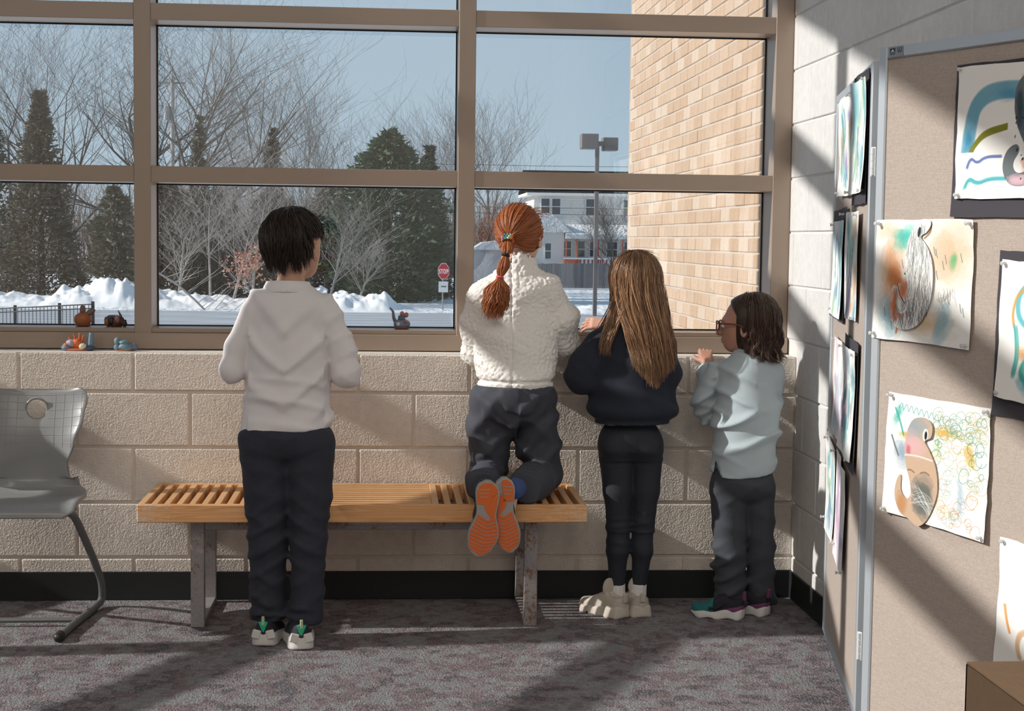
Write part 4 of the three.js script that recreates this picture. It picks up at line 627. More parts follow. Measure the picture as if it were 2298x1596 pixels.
const art4 = canvasArt(512, 512, (k) => { const R = artR;
  wash(k, 60, 90, 16, 60, '#3aa79c', 0.14, R, 14, 0.5); wash(k, 110, 160, 40, 20, '#d9a23e', 0.14, R, 14); wash(k, 90, 260, 40, 60, '#7f97ad', 0.11, R, 20, -0.6); wash(k, 300, 130, 60, 16, '#e0a945', 0.2, R, 16); wash(k, 420, 190, 24, 56, '#e0a84c', 0.16, R, 16, -0.5); wash(k, 390, 370, 16, 80, '#7f9fb3', 0.12, R, 16, -0.5); wash(k, 260, 200, 24, 60, '#c9d3a8', 0.12, R, 14); wash(k, 300, 440, 90, 30, '#dbe3c0', 0.10, R, 14); wash(k, 440, 110, 60, 60, '#cfdcc6', 0.08, R, 14); wash(k, 470, 330, 40, 90, '#dfe6d2', 0.08, R, 14);
  stroke(k, [[40, 60], [70, 110], [90, 170]], 14, '#2f9e92', 0.6); for (let i = 0; i < 9; i++) stroke(k, [[60 + i * 26, 60 + i * 3], [72 + i * 26, 24 + i * 3], [84 + i * 26, 66 + i * 3]], 2.6, '#2e8f93', 0.8);
  curls(k, 250, 50, 495, 140, 60, ['#8fa596', '#5f9683', '#86a89a', '#b9a45f'], R); curls(k, 250, 160, 495, 320, 44, ['#a3b39c', '#2f7f63', '#c3a45f', '#9fb7b5'], R); curls(k, 280, 330, 490, 490, 34, ['#a8b6a2', '#c58f5f', '#9aa7b5'], R); curls(k, 150, 400, 300, 490, 10, ['#b7bfae', '#cdb48a'], R);
  stroke(k, [[30, 180], [44, 210], [70, 260]], 12, '#676b6f', 0.7); });
const cutFace = canvasArt(256, 512, (k) => { const R = artR; k.fillStyle = '#c7aa90'; k.fillRect(0, 0, 256, 512); wash(k, 120, 60, 80, 50, '#9aa3a6', 0.2, R); wash(k, 100, 140, 80, 60, '#d9b0b0', 0.2, R); wash(k, 80, 160, 18, 22, '#c55a6e', 0.2, R); k.fillStyle = '#e8e6e2'; k.beginPath(); k.ellipse(178, 80, 16, 30, 0.1, 0, 7); k.fill(); k.fillStyle = '#1d1d20'; k.beginPath(); k.ellipse(180, 82, 8, 20, 0.1, 0, 7); k.fill(); stroke(k, [[40, 190], [120, 180], [220, 195]], 8, '#e5ddd6', 0.9); for (const x of [90, 180]) stroke(k, [[x - 26, 262], [x, 250], [x + 26, 264]], 7, '#7d5a45', 0.7); wash(k, 170, 380, 70, 90, '#5d615f', 0.16, R, 26); for (let i = 0; i < 26; i++) stroke(k, [[90 + R() * 60, 300 + R() * 120], [150 + R() * 40, 330 + R() * 80], [210 + R() * 40, 380 + R() * 90]], 2, '#e2e2de', 0.6); wash(k, 50, 420, 30, 60, '#b98454', 0.16, R); });
const art5 = canvasArt(256, 512, (k) => { const R = artR; stroke(k, [[30, 250], [40, 300], [60, 350]], 16, '#e08a3a', 0.8); stroke(k, [[190, 300], [110, 320], [90, 380], [110, 430]], 30, '#d4ad86', 0.9); wash(k, 150, 350, 16, 20, '#e2672c', 0.2, R); stroke(k, [[130, 430], [160, 470], [200, 480]], 8, '#55605c', 0.9); wash(k, 60, 490, 30, 14, '#e3a9b4', 0.14, R); wash(k, 230, 400, 30, 80, '#88a9bb', 0.12, R); k.fillStyle = '#2c2e31'; k.fillRect(160, 330, 6, 10); });
const narrow = (cols, seed) => canvasArt(256, 384, (k) => { const R = rng(seed); for (let i = 0; i < 12; i++) wash(k, 20 + R() * 216, 30 + R() * 324, 16 + R() * 34, 30 + R() * 70, cols[(R() * cols.length) | 0], 0.10, R, 12, (R() - 0.5)); for (let i = 0; i < 6; i++) { const x = 30 + R() * 190, y = 40 + R() * 200; stroke(k, [[x, y], [x + (R() - 0.5) * 60, y + 60], [x + (R() - 0.5) * 80, y + 130]], 6 + R() * 16, cols[(R() * cols.length) | 0], 0.7); } });
picture('watercolour of a spotted sea creature under a blue arch on dark card', panelB, [[2163, 152], [2395, 133], [2390, 446], [2152, 445]], art1, { mat: [[2152, 147], [2420, 118], [2420, 492], [2137, 487]], seed: 2 });
picture('watercolour of a scribbled white bird shape on orange and turquoise washes', panelB, [[1972, 494], [2191, 492], [2181, 785], [1962, 757]], art2, { seed: 5, curl: 0.004, front: [[[2068, 500], [2080, 492], [2096, 494], [2098, 506], [2088, 522], [2076, 532], [2090, 556], [2100, 590], [2101, 640], [2092, 690], [2070, 728], [2040, 740], [2016, 730], [2006, 700], [2006, 664], [2014, 640], [2020, 650], [2018, 690], [2030, 704], [2046, 690], [2046, 650], [2040, 610], [2042, 560], [2054, 522]], std({ map: birdArt, roughness: 0.85 }), 'scribbled white paper bird'] });
picture('turquoise and orange looping watercolour on dark card', panelB, [[2258, 583], [2370, 592], [2352, 915], [2242, 889]], art3, { mat: [[2247, 563], [2400, 570], [2390, 962], [2232, 928]], seed: 8 });
picture('collage of a cut out duck shape with a pasted face among curly scribbles', panelB, [[1999, 880], [2230, 918], [2217, 1217], [1988, 1144]], art4, { seed: 11, front: [[[2046, 962], [2060, 940], [2086, 938], [2101, 955], [2098, 982], [2084, 990], [2094, 1012], [2108, 1050], [2112, 1100], [2102, 1140], [2086, 1170], [2068, 1180], [2048, 1164], [2028, 1148], [2016, 1112], [2020, 1078], [2030, 1064], [2030, 1098], [2042, 1118], [2052, 1108], [2050, 1080], [2042, 1045], [2038, 1005]], std({ map: cutFace, roughness: 0.8 }), 'cut out duck with pasted face'] });
picture('mostly white watercolour with a small orange and tan creature above the cardboard box', panelB, [[2255, 1204], [2400, 1246], [2370, 1560], [2234, 1502]], art5, { seed: 14 });
const teal = ['#3f9fb0', '#7fb9c4', '#5a7fa5', '#8bbf8f'], warm = ['#d99a5c', '#4fae9f', '#4f8fb0', '#8a7fb0'], pink = ['#d9a9c9', '#b58fc0', '#9cc9c9', '#c9ccd9'], dusk = ['#3a5f7d', '#7a6ea0', '#d98aa5', '#4fa0a0'];
for (const [label, c, cols, seed, m] of [
  ['narrow looking watercolour with an orange streak, topmost and closest to the block wall', [[1888, 232], [1921, 206], [1916, 438], [1889, 441]], warm, 21, null],
  ['narrow looking blue grey watercolour with dark card showing below it, top row beside the hinge', [[1925, 190], [1958, 170], [1948, 432], [1917, 438]], teal, 22, [[1922, 178], [1958, 150], [1947, 456], [1916, 462]]],
  ['teal and green watercolour on dark card in the second row by the block wall', [[1879, 500], [1904, 494], [1896, 717], [1872, 702]], teal, 23, [[1877, 475], [1906, 464], [1896, 726], [1866, 706]]],
  ['blue and ochre watercolour in the second row beside the hinge', [[1907, 477], [1936, 474], [1926, 721], [1899, 711]], warm, 24, null],
  ['pink streaked watercolour in the third row by the block wall', [[1880, 752], [1902, 771], [1893, 992], [1871, 968]], pink, 25, null],
  ['pale pink and deep blue watercolour on dark card in the third row beside the hinge', [[1903, 770], [1931, 790], [1919, 1040], [1890, 1000]], dusk, 26, [[1902, 747], [1932, 772], [1920, 1068], [1888, 1012]]],
  ['turquoise watercolour lowest by the block wall', [[1862, 972], [1884, 1010], [1875, 1222], [1856, 1184]], teal, 27, null],
  ['pale violet watercolour hanging lowest beside the hinge', [[1883, 1006], [1906, 1060], [1895, 1293], [1876, 1240]], pink, 28, null],
]) picture(label, panelA, c, narrow(cols, seed), { mat: m, seed, curl: 0.008 });
// ---- clear push pins
{
  const prof = [[0, 0], [0.0016, 0.0], [0.0016, 0.004], [0.0045, 0.005], [0.0045, 0.0065], [0.0026, 0.009], [0.0028, 0.013], [0.0048, 0.0155], [0.0045, 0.0175], [0, 0.0178]].map(([x, y]) => new THREE.Vector2(x, y)), geo = new THREE.LatheGeometry(prof, 12); geo.rotateX(Math.PI / 2);
  const clear = phys({ color: C(0.88, 0.89, 0.9), roughness: 0.08, transmission: 0.55, thickness: 0.004, ior: 1.45 });
  const pinsB = [['spotted sea creature picture', [['upper left', 2168, 157], ['lower left', 2159, 438]]], ['scribbled bird picture', [['upper left', 1980, 502], ['upper right', 2184, 502], ['lower left', 1968, 747], ['lower right', 2174, 776]]], ['turquoise looping picture', [['upper left', 2265, 591], ['lower left', 2250, 880]]], ['cut out duck collage', [['upper left', 2007, 886], ['upper right', 2224, 925], ['lower left', 1993, 1140], ['lower right', 2210, 1206]]], ['small orange creature picture', [['upper left', 2262, 1213], ['lower left', 2242, 1490]]]],
    pinsA = [['orange streaked narrow picture', [['upper right', 1917, 214], ['lower left', 1891, 434], ['lower right', 1914, 432]]], ['blue grey picture by the hinge', [['upper right', 1953, 176], ['lower right', 1943, 427]]], ['teal and green picture', [['upper left', 1881, 505], ['upper right', 1902, 481], ['lower left', 1876, 692]]], ['blue and ochre picture', [['upper right', 1932, 482], ['lower right', 1924, 714]]], ['pink streaked picture', [['upper left', 1884, 760], ['upper right', 1900, 776], ['lower left', 1874, 965]]], ['pink and deep blue picture', [['upper right', 1928, 797], ['lower right', 1913, 1033]]], ['lowest turquoise picture', [['upper left', 1866, 982], ['upper right', 1882, 1012], ['lower left', 1858, 1160], ['lower right', 1879, 1220]]], ['pale violet picture', [['lower right', 1894, 1286]]]];
  for (const [panel, pics] of [[panelB, pinsB], [panelA, pinsA]]) for (const [pic, corners] of pics) for (const [corner, x, y] of corners) {
    const q = onPanel(panel, x, y), g = mesh(numbered('push_pin'), geo, clear, scene), w = panel.A.clone().addScaledVector(panel.d, q.s).addScaledVector(panel.n, 0.006); g.position.set(w.x, q.y, w.z); g.rotation.y = Math.atan2(panel.n.x, panel.n.z); tag(g, `clear push pin in the ${corner} corner of the ${pic}`, 'push pin', 'clear push pins');
  }
}
// ---- cardboard box
{
  const g = thing('cardboard_box', 'closed brown cardboard box at the foot of the display panel', 'box'), corr = tex(256, 256, (u, v) => { const k = 0.94 + 0.07 * (tnoise(u, v, 30, 2) - 0.5) + 0.05 * Math.sin(u * 6.2832 * 40) * 0.3; return [k, k, k]; }, { repeat: [2, 2] }), card = std({ color: C(0.44, 0.285, 0.175), map: corr, roughness: 0.9 }), x0 = 2.345, x1 = 2.80, z0 = 3.19, z1 = 3.62, h = 0.6;
  for (const [a, b, c, d] of [[x0, x0 + 0.006, z0, z1], [x1 - 0.006, x1, z0, z1], [x0, x1, z0, z0 + 0.006], [x0, x1, z1 - 0.006, z1]]) mesh('side', boxG(a, b, 0, h, c, d), card, g);
  mesh('flap', boxG(x0, (x0 + x1) / 2 - 0.002, h, h + 0.005, z0, z1, 0.002), card, g); mesh('flap', boxG((x0 + x1) / 2 + 0.002, x1, h, h + 0.005, z0, z1, 0.002), card, g);
}
// ---- clay figures on the sill and ledge
{
  const clay = (c) => std({ color: c, roughness: 0.5 }), lump = (g, name, c, x, y, z, rx, ry, rz, seed, amp = 0.13) => { const m = mesh(name, blob(rx, ry, rz, seed, amp, 2.5, 3), clay(c), g); m.position.set(x, y, z); return m; };
  const sillY = 0.988, zS = -0.225, at = (px, y, z) => atY(px, 700, y).x && (() => { const d = rayOf(px, 733), t = (z - EYE.z) / d.z; return EYE.x + d.x * t; })();
  { const g = thing('clay_pumpkin', 'orange clay pumpkin with two brown ears on the window sill', 'clay figure', [at(187, sillY, zS), sillY, zS], 0, 'clay figures at the window'), O = C(0.36, 0.115, 0.04), B = C(0.20, 0.10, 0.085);
    lump(g, 'body', O, -0.001, 0.026, 0, 0.033, 0.027, 0.028, 1, 0.08); lump(g, 'base', C(0.22, 0.07, 0.03), 0, 0.006, 0, 0.03, 0.007, 0.026, 4, 0.05); lump(g, 'ear', B, -0.002, 0.061, 0, 0.011, 0.019, 0.010, 2); const e = lump(g, 'ear', C(0.17, 0.115, 0.09), 0.026, 0.053, 0, 0.011, 0.021, 0.010, 3); e.rotation.z = -1.0; }
  { const g = thing('clay_beetle', 'mottled dark clay creature with a raised horn on the window sill', 'clay figure', [at(262, sillY, zS), sillY, zS], 0, 'clay figures at the window');
    lump(g, 'body', C(0.10, 0.045, 0.025), -0.008, 0.02, 0, 0.036, 0.023, 0.026, 5, 0.2); lump(g, 'shell', C(0.30, 0.105, 0.04), -0.03, 0.017, 0.006, 0.015, 0.017, 0.02, 6, 0.2); lump(g, 'spot', C(0.022, 0.018, 0.02), -0.018, 0.022, 0.016, 0.014, 0.016, 0.014, 7); lump(g, 'head', C(0.30, 0.19, 0.26), 0.003, 0.03, 0.012, 0.011, 0.015, 0.012, 8); lump(g, 'cheek', C(0.35, 0.11, 0.13), 0.006, 0.024, 0.02, 0.008, 0.01, 0.007, 9); lump(g, 'claw', C(0.06, 0.04, 0.03), 0.029, 0.014, 0.006, 0.011, 0.013, 0.012, 10, 0.25); const h = mesh('horn', tube([V(0.018, 0.02, 0), V(0.014, 0.042, 0), V(0.005, 0.062, 0)], (t) => 0.008 * (1 - 0.85 * t), 8), clay(C(0.09, 0.06, 0.06)), g); }
  { const z = -0.07, g = thing('clay_nest', 'blue clay nest with orange coral fingers and a tall blue post on the ledge', 'clay figure', [at(176, LEDGE, z), LEDGE, z], 0, 'clay figures at the window'), BL = C(0.10, 0.15, 0.21), OR = C(0.62, 0.14, 0.035);
    lump(g, 'nest', C(0.13, 0.17, 0.24), -0.042, 0.012, 0, 0.02, 0.013, 0.02, 11); lump(g, 'nest', C(0.05, 0.07, 0.12), 0.035, 0.011, 0.004, 0.026, 0.012, 0.02, 12, 0.2); lump(g, 'plate', C(0.45, 0.14, 0.07), -0.005, 0.005, 0.005, 0.05, 0.006, 0.02, 13); lump(g, 'stone', C(0.62, 0.56, 0.42), 0.018, 0.017, 0.015, 0.014, 0.012, 0.011, 14, 0.05); lump(g, 'snail', C(0.42, 0.34, 0.42), -0.028, 0.026, 0, 0.017, 0.017, 0.014, 15); lump(g, 'bead', C(0.6, 0.3, 0.2), -0.045, 0.022, 0.012, 0.007, 0.007, 0.007, 16); lump(g, 'coral', OR, -0.006, 0.026, 0, 0.02, 0.02, 0.014, 17, 0.2);
    for (const [x, a, l] of [[-0.014, 0.75, 0.032], [-0.006, 0.3, 0.038], [0.001, -0.1, 0.04], [0.009, -0.3, 0.034], [-0.012, 1.1, 0.028]]) mesh('coral_finger', tube([V(x, 0.026, 0), V(x - Math.sin(a) * l * 0.6, 0.026 + Math.cos(a) * l * 0.6, 0), V(x - Math.sin(a) * l, 0.026 + Math.cos(a) * l, 0)], (t) => 0.0055 * (1 - 0.5 * t), 8), clay(OR), g);
    mesh('post', tube([V(0.043, 0.01, 0), V(0.044, 0.04, 0), V(0.047, 0.066, 0)], (t) => 0.0095 - 0.001 * t, 9), clay(C(0.135, 0.245, 0.33)), g); }
  { const z = -0.07, g = thing('clay_duck', 'blue clay duck with a small raised head on the ledge', 'clay figure', [at(280, LEDGE, z), LEDGE, z], 0, 'clay figures at the window'), c = C(0.13, 0.22, 0.275);
    lump(g, 'body', c, 0.004, 0.016, 0.004, 0.026, 0.017, 0.022, 21, 0.18); lump(g, 'tail', C(0.12, 0.17, 0.24), 0.032, 0.016, 0, 0.014, 0.014, 0.014, 22); lump(g, 'breast', c, -0.027, 0.013, 0, 0.013, 0.014, 0.013, 23); lump(g, 'head', C(0.17, 0.27, 0.32), -0.028, 0.037, 0, 0.011, 0.014, 0.011, 24, 0.1); lump(g, 'wing', C(0.14, 0.27, 0.32), -0.003, 0.032, 0.004, 0.018, 0.009, 0.016, 25); lump(g, 'feet', C(0.5, 0.17, 0.07), 0.0, 0.003, 0.006, 0.034, 0.003, 0.014, 26, 0.05); }
  { const g = thing('clay_mouse', 'blue grey clay mouse with pink ears and a long raised tail on the window sill', 'clay figure', [at(901, sillY, zS), sillY, zS], 0, 'clay figures at the window'), c = C(0.19, 0.23, 0.29);
    lump(g, 'body', c, 0.001, 0.019, 0, 0.032, 0.021, 0.027, 31, 0.06); lump(g, 'base', C(0.30, 0.12, 0.11), 0.001, 0.004, 0, 0.03, 0.005, 0.026, 32, 0.04); lump(g, 'head', C(0.10, 0.13, 0.19), 0.0, 0.042, 0.006, 0.014, 0.012, 0.012, 33); for (const [x, y] of [[0.002, 0.058], [0.018, 0.054]]) lump(g, 'ear', C(0.42, 0.15, 0.16), x, y, 0, 0.0085, 0.01, 0.006, 34 + x * 100, 0.06); lump(g, 'nose', C(0.45, 0.07, 0.06), 0.013, 0.026, 0.024, 0.006, 0.005, 0.005, 36); lump(g, 'patch', C(0.6, 0.62, 0.66), -0.012, 0.02, 0.022, 0.008, 0.008, 0.006, 37);
    mesh('tail', tube([V(-0.02, 0.02, 0), V(-0.03, 0.044, 0), V(-0.033, 0.066, 0), V(-0.045, 0.081, 0)], (t) => 0.0075 * (1 - 0.6 * t), 8), clay(C(0.15, 0.15, 0.19)), g); }
}

// ================================================================ CHILDREN: modelling kit
// signed distance pieces: each is a function (x, y, z) -> distance
const cap = (a, b, ra, rb = ra, sz = 1) => { const ax = a.x, ay = a.y, az = a.z, bx = b.x - ax, by = b.y - ay, bz = (b.z - az) / sz, l2 = bx * bx + by * by + bz * bz; return (x, y, z) => { const px = x - ax, py = y - ay, pz = (z - az) / sz, t = l2 > 0 ? clamp((px * bx + py * by + pz * bz) / l2) : 0, dx = px - bx * t, dy = py - by * t, dz = pz - bz * t; return (Math.sqrt(dx * dx + dy * dy + dz * dz) - (ra + (rb - ra) * t)) * Math.min(1, sz); }; };
const ell = (c, rx, ry, rz, q = null) => { const i = q ? q.clone().invert() : null, v = V(), cx = c.x, cy = c.y, cz = c.z; return (x, y, z) => { let px = x - cx, py = y - cy, pz = z - cz; if (i) { v.set(px, py, pz).applyQuaternion(i); px = v.x; py = v.y; pz = v.z; } const a = px / rx, b = py / ry, d = pz / rz, k0 = Math.sqrt(a * a + b * b + d * d), e = a / rx, f = b / ry, h = d / rz, k1 = Math.sqrt(e * e + f * f + h * h); return k1 < 1e-9 ? -Math.min(rx, ry, rz) : k0 * (k0 - 1) / k1; }; };
const smin = (a, b, k) => { const h = Math.max(k - Math.abs(a - b), 0) / k; return Math.min(a, b) - h * h * k * 0.25; };
const smax = (a, b, k) => -smin(-a, -b, k);
const union = (list, k) => (x, y, z) => { let d = list[0](x, y, z); for (let i = 1; i < list.length; i++) d = smin(d, list[i](x, y, z), k); return d; };
const moved = (f, fn) => (x, y, z) => fn(f(x, y, z), x, y, z);
const ridge = (n) => 1 - Math.abs(2 * n - 1);
// cloth folds: wandering parallel creases that come and go; direction (dx, dy), folds per metre, sharpness
const drape = (x, y, z, dx, dy, per, seed, sharp = 2.5, wander = 1.1) => { const n = vnoise(x * 4 + seed, y * 4, z * 4), m = vnoise(x * 6 + 5, y * 6 + seed, z * 5), s = 0.5 + 0.5 * Math.sin(((x * dx + y * dy) * per + wander * n) * 6.2832 + seed); return Math.pow(s, sharp) * smooth(0.36, 0.66, m); };
// surface nets over a box, skipping blocks far from the surface
function skin(lo, hi, cell, f, uvScale = 1) {
  const nx = Math.ceil((hi.x - lo.x) / cell) + 1, ny = Math.ceil((hi.y - lo.y) / cell) + 1, nz = Math.ceil((hi.z - lo.z) / cell) + 1, F = new Float32Array(nx * ny * nz), B = 6, half = B * cell * 0.5, reach = half * 1.7321 * 1.6 + 0.012;
  const at = (i, j, k) => (k * ny + j) * nx + i;
  for (let k0 = 0; k0 < nz; k0 += B) for (let j0 = 0; j0 < ny; j0 += B) for (let i0 = 0; i0 < nx; i0 += B) {
    const c = f(lo.x + i0 * cell + half, lo.y + j0 * cell + half, lo.z + k0 * cell + half), skip = Math.abs(c) > reach;
    for (let k = k0; k < Math.min(nz, k0 + B); k++) for (let j = j0; j < Math.min(ny, j0 + B); j++) for (let i = i0; i < Math.min(nx, i0 + B); i++) F[at(i, j, k)] = skip ? c : f(lo.x + i * cell, lo.y + j * cell, lo.z + k * cell);
  }
  const id = new Int32Array(nx * ny * nz).fill(-1), pos = [], idx = [], E = [[0, 1], [0, 2], [0, 4], [1, 3], [1, 5], [2, 3], [2, 6], [3, 7], [4, 5], [4, 6], [5, 7], [6, 7]], v = new Float32Array(8);
  for (let k = 0; k < nz - 1; k++) for (let j = 0; j < ny - 1; j++) for (let i = 0; i < nx - 1; i++) {
    let m = 0; for (let c = 0; c < 8; c++) { v[c] = F[at(i + (c & 1), j + ((c >> 1) & 1), k + (c >> 2))]; if (v[c] < 0) m |= 1 << c; }
    if (m === 0 || m === 255) continue;
    let n = 0, x = 0, y = 0, z = 0; for (const [a, b] of E) if (v[a] < 0 !== v[b] < 0) { const t = v[a] / (v[a] - v[b]); x += (a & 1) + t * ((b & 1) - (a & 1)); y += ((a >> 1) & 1) + t * (((b >> 1) & 1) - ((a >> 1) & 1)); z += (a >> 2) + t * ((b >> 2) - (a >> 2)); n++; }
    id[at(i, j, k)] = pos.length / 3; pos.push(lo.x + (i + x / n) * cell, lo.y + (j + y / n) * cell, lo.z + (k + z / n) * cell);
  }
  const quad = (a, b, c, d, flip) => { if (a < 0 || b < 0 || c < 0 || d < 0) return; flip ? idx.push(a, c, b, a, d, c) : idx.push(a, b, c, a, c, d); };
  for (let k = 1; k < nz - 1; k++) for (let j = 1; j < ny - 1; j++) for (let i = 1; i < nx - 1; i++) {
    const s = F[at(i, j, k)] < 0;
    if (s !== F[at(i + 1, j, k)] < 0) quad(id[at(i, j - 1, k - 1)], id[at(i, j, k - 1)], id[at(i, j, k)], id[at(i, j - 1, k)], !s);
    if (s !== F[at(i, j + 1, k)] < 0) quad(id[at(i - 1, j, k - 1)], id[at(i - 1, j, k)], id[at(i, j, k)], id[at(i, j, k - 1)], !s);
    if (s !== F[at(i, j, k + 1)] < 0) quad(id[at(i - 1, j - 1, k)], id[at(i, j - 1, k)], id[at(i, j, k)], id[at(i - 1, j, k)], !s);
  }
  const g = new THREE.BufferGeometry(); g.setAttribute('position', new THREE.Float32BufferAttribute(pos, 3));
  const uv = new Float32Array(pos.length / 3 * 2); for (let i = 0; i < pos.length / 3; i++) { uv[i * 2] = (pos[i * 3] + pos[i * 3 + 2] * 0.7) * uvScale; uv[i * 2 + 1] = (pos[i * 3 + 1] + pos[i * 3 + 2] * 0.3) * uvScale; }
  g.setAttribute('uv', new THREE.BufferAttribute(uv, 2)); g.setIndex(idx); g.computeVertexNormals(); return g;
}
const joinG = (list) => { let n = 0; const pos = [], nor = [], uv = [], idx = []; for (const g of list) { pos.push(...g.attributes.position.array); nor.push(...g.attributes.normal.array); uv.push(...g.attributes.uv.array); for (const i of g.index.array) idx.push(i + n); n += g.attributes.position.count; } const g = new THREE.BufferGeometry(); g.setAttribute('position', new THREE.Float32BufferAttribute(pos, 3)); g.setAttribute('normal', new THREE.Float32BufferAttribute(nor, 3)); g.setAttribute('uv', new THREE.Float32BufferAttribute(uv, 2)); g.setIndex(idx); return g; };
const boxAround = (pts, m) => { const b = new THREE.Box3().setFromPoints(pts); b.expandByScalar(m); return [b.min, b.max]; };

// a head: local x to its right, y up, z forwards (yaw 0 looks at the window)
function headFrame(c, yaw, pitch, s, tilt = 0) { const q = new THREE.Quaternion().setFromEuler(new THREE.Euler(pitch, Math.PI - yaw, tilt, 'YXZ')); return { c, q, s, w: (x, y, z) => V(x * s, y * s, z * s).applyQuaternion(q).add(c) }; }
function headSDF(H) {
  const { c, s } = H, inv = H.q.clone().invert(), v = V(), o = (x, y, z) => V(x, y, z), parts = [[ell(o(0, 0.02, -0.012), 0.074, 0.088, 0.092), 0], [ell(o(0, -0.03, 0.030), 0.058, 0.066, 0.058), 0.03], [ell(o(0, -0.078, 0.046), 0.032, 0.024, 0.034), 0.03], [ell(o(0, 0.012, 0.068), 0.048, 0.014, 0.022), 0.02], [cap(o(0, 0.0, 0.086), o(0, -0.033, 0.104), 0.0075, 0.0105), 0.014], [ell(o(0, -0.034, 0.096), 0.016, 0.0085, 0.012), 0.01], [ell(o(0, -0.056, 0.085), 0.019, 0.0055, 0.010), 0.008], [ell(o(0, -0.066, 0.083), 0.016, 0.006, 0.010), 0.008]];
  const ears = [1, -1].map((k) => { const e = ell(o(k * 0.077, -0.018, -0.006), 0.009, 0.029, 0.018), h = ell(o(k * 0.085, -0.014, -0.002), 0.006, 0.018, 0.010); return (x, y, z) => smax(e(x, y, z), -h(x, y, z), 0.006); }), sockets = [1, -1].map((k) => ell(o(k * 0.030, -0.003, 0.094), 0.015, 0.010, 0.012));
  return (x, y, z) => { v.set(x - c.x, y - c.y, z - c.z).applyQuaternion(inv).divideScalar(s); let d = 9; for (const [f, k] of parts) { const e = f(v.x, v.y, v.z); d = d === 9 ? e : smin(d, e, k); } for (const f of sockets) d = smax(d, -f(v.x, v.y, v.z), 0.012); for (const f of ears) d = smin(d, f(v.x, v.y, v.z), 0.006); return d * s; };
}
// a hand: f along the fingers, n out of its back, thumb on the side of t = n x f times side
function handSDF(w, f, n, side, s, curl = [0.35, 0.4, 0.3], open = 1) {
  f = f.clone().normalize(); n = n.clone().addScaledVector(f, -n.dot(f)).normalize(); const t = n.clone().cross(f).multiplyScalar(side), P = (a, b, c) => w.clone().addScaledVector(f, a * s).addScaledVector(t, b * s).addScaledVector(n, c * s), list = [], pts = [w.clone()];
  list.push(cap(P(-0.03, 0, 0), P(0.01, 0, 0), 0.021 * s, 0.022 * s)); for (let i = 0; i < 4; i++) list.push(cap(P(0.012, (1.5 - i) * 0.011, 0), P(0.070, (1.5 - i) * 0.0165, 0), 0.0125 * s, 0.0105 * s));
  const fingers = []; [[0.92], [1.05], [0.98], [0.76]].forEach(([L], i) => { let a = 0, p = P(0.070, (1.5 - i) * 0.0168, 0.001), r = 0.0088; const spread = (1.5 - i) * 0.07 * open; [0.036, 0.024, 0.019].forEach((len, j) => { a += curl[j] * (1 + 0.08 * i); const d = f.clone().multiplyScalar(Math.cos(a)).addScaledVector(n, -Math.sin(a)).addScaledVector(t, spread), q = p.clone().addScaledVector(d, len * L * s); fingers.push(cap(p, q, r * s, (r - 0.0009) * s)); r -= 0.0009; p = q; pts.push(p); }); });
  { let p = P(0.016, 0.022, -0.004); const d1 = f.clone().multiplyScalar(0.62).addScaledVector(t, 0.72).addScaledVector(n, -0.25).normalize(), q = p.clone().addScaledVector(d1, 0.036 * s), d2 = f.clone().multiplyScalar(0.9).addScaledVector(t, 0.32).addScaledVector(n, -0.3).normalize(), r = q.clone().addScaledVector(d2, 0.028 * s); fingers.push(cap(p, q, 0.0125 * s, 0.0098 * s), cap(q, r, 0.0098 * s, 0.0078 * s)); pts.push(r); }
  const palm = union(list, 0.012 * s); const sdf = (x, y, z) => { let d = palm(x, y, z), e = 9; for (const g of fingers) { const q = g(x, y, z); d = smin(d, q, 0.004 * s); } return d; }; return { sdf, pts };
}
const skinMat = (c) => phys({ color: c, roughness: 0.55, sheen: 0.15, sheenRoughness: 0.6 });
const weft = tex(256, 256, (u, v) => 0.5 + 0.25 * Math.sin(u * 6.2832 * 64) * Math.cos(v * 6.2832 * 64) + 0.3 * (tnoise(u, v, 90, 7) - 0.5), { repeat: [9, 9] });
const cloth = (c, rough = 0.9, bump = 0.0006) => phys({ color: c, roughness: rough, bumpMap: weft, bumpScale: bump, sheen: 0.25, sheenRoughness: 0.7, sheenColor: c.clone().lerp(C(1, 1, 1), 0.3) });
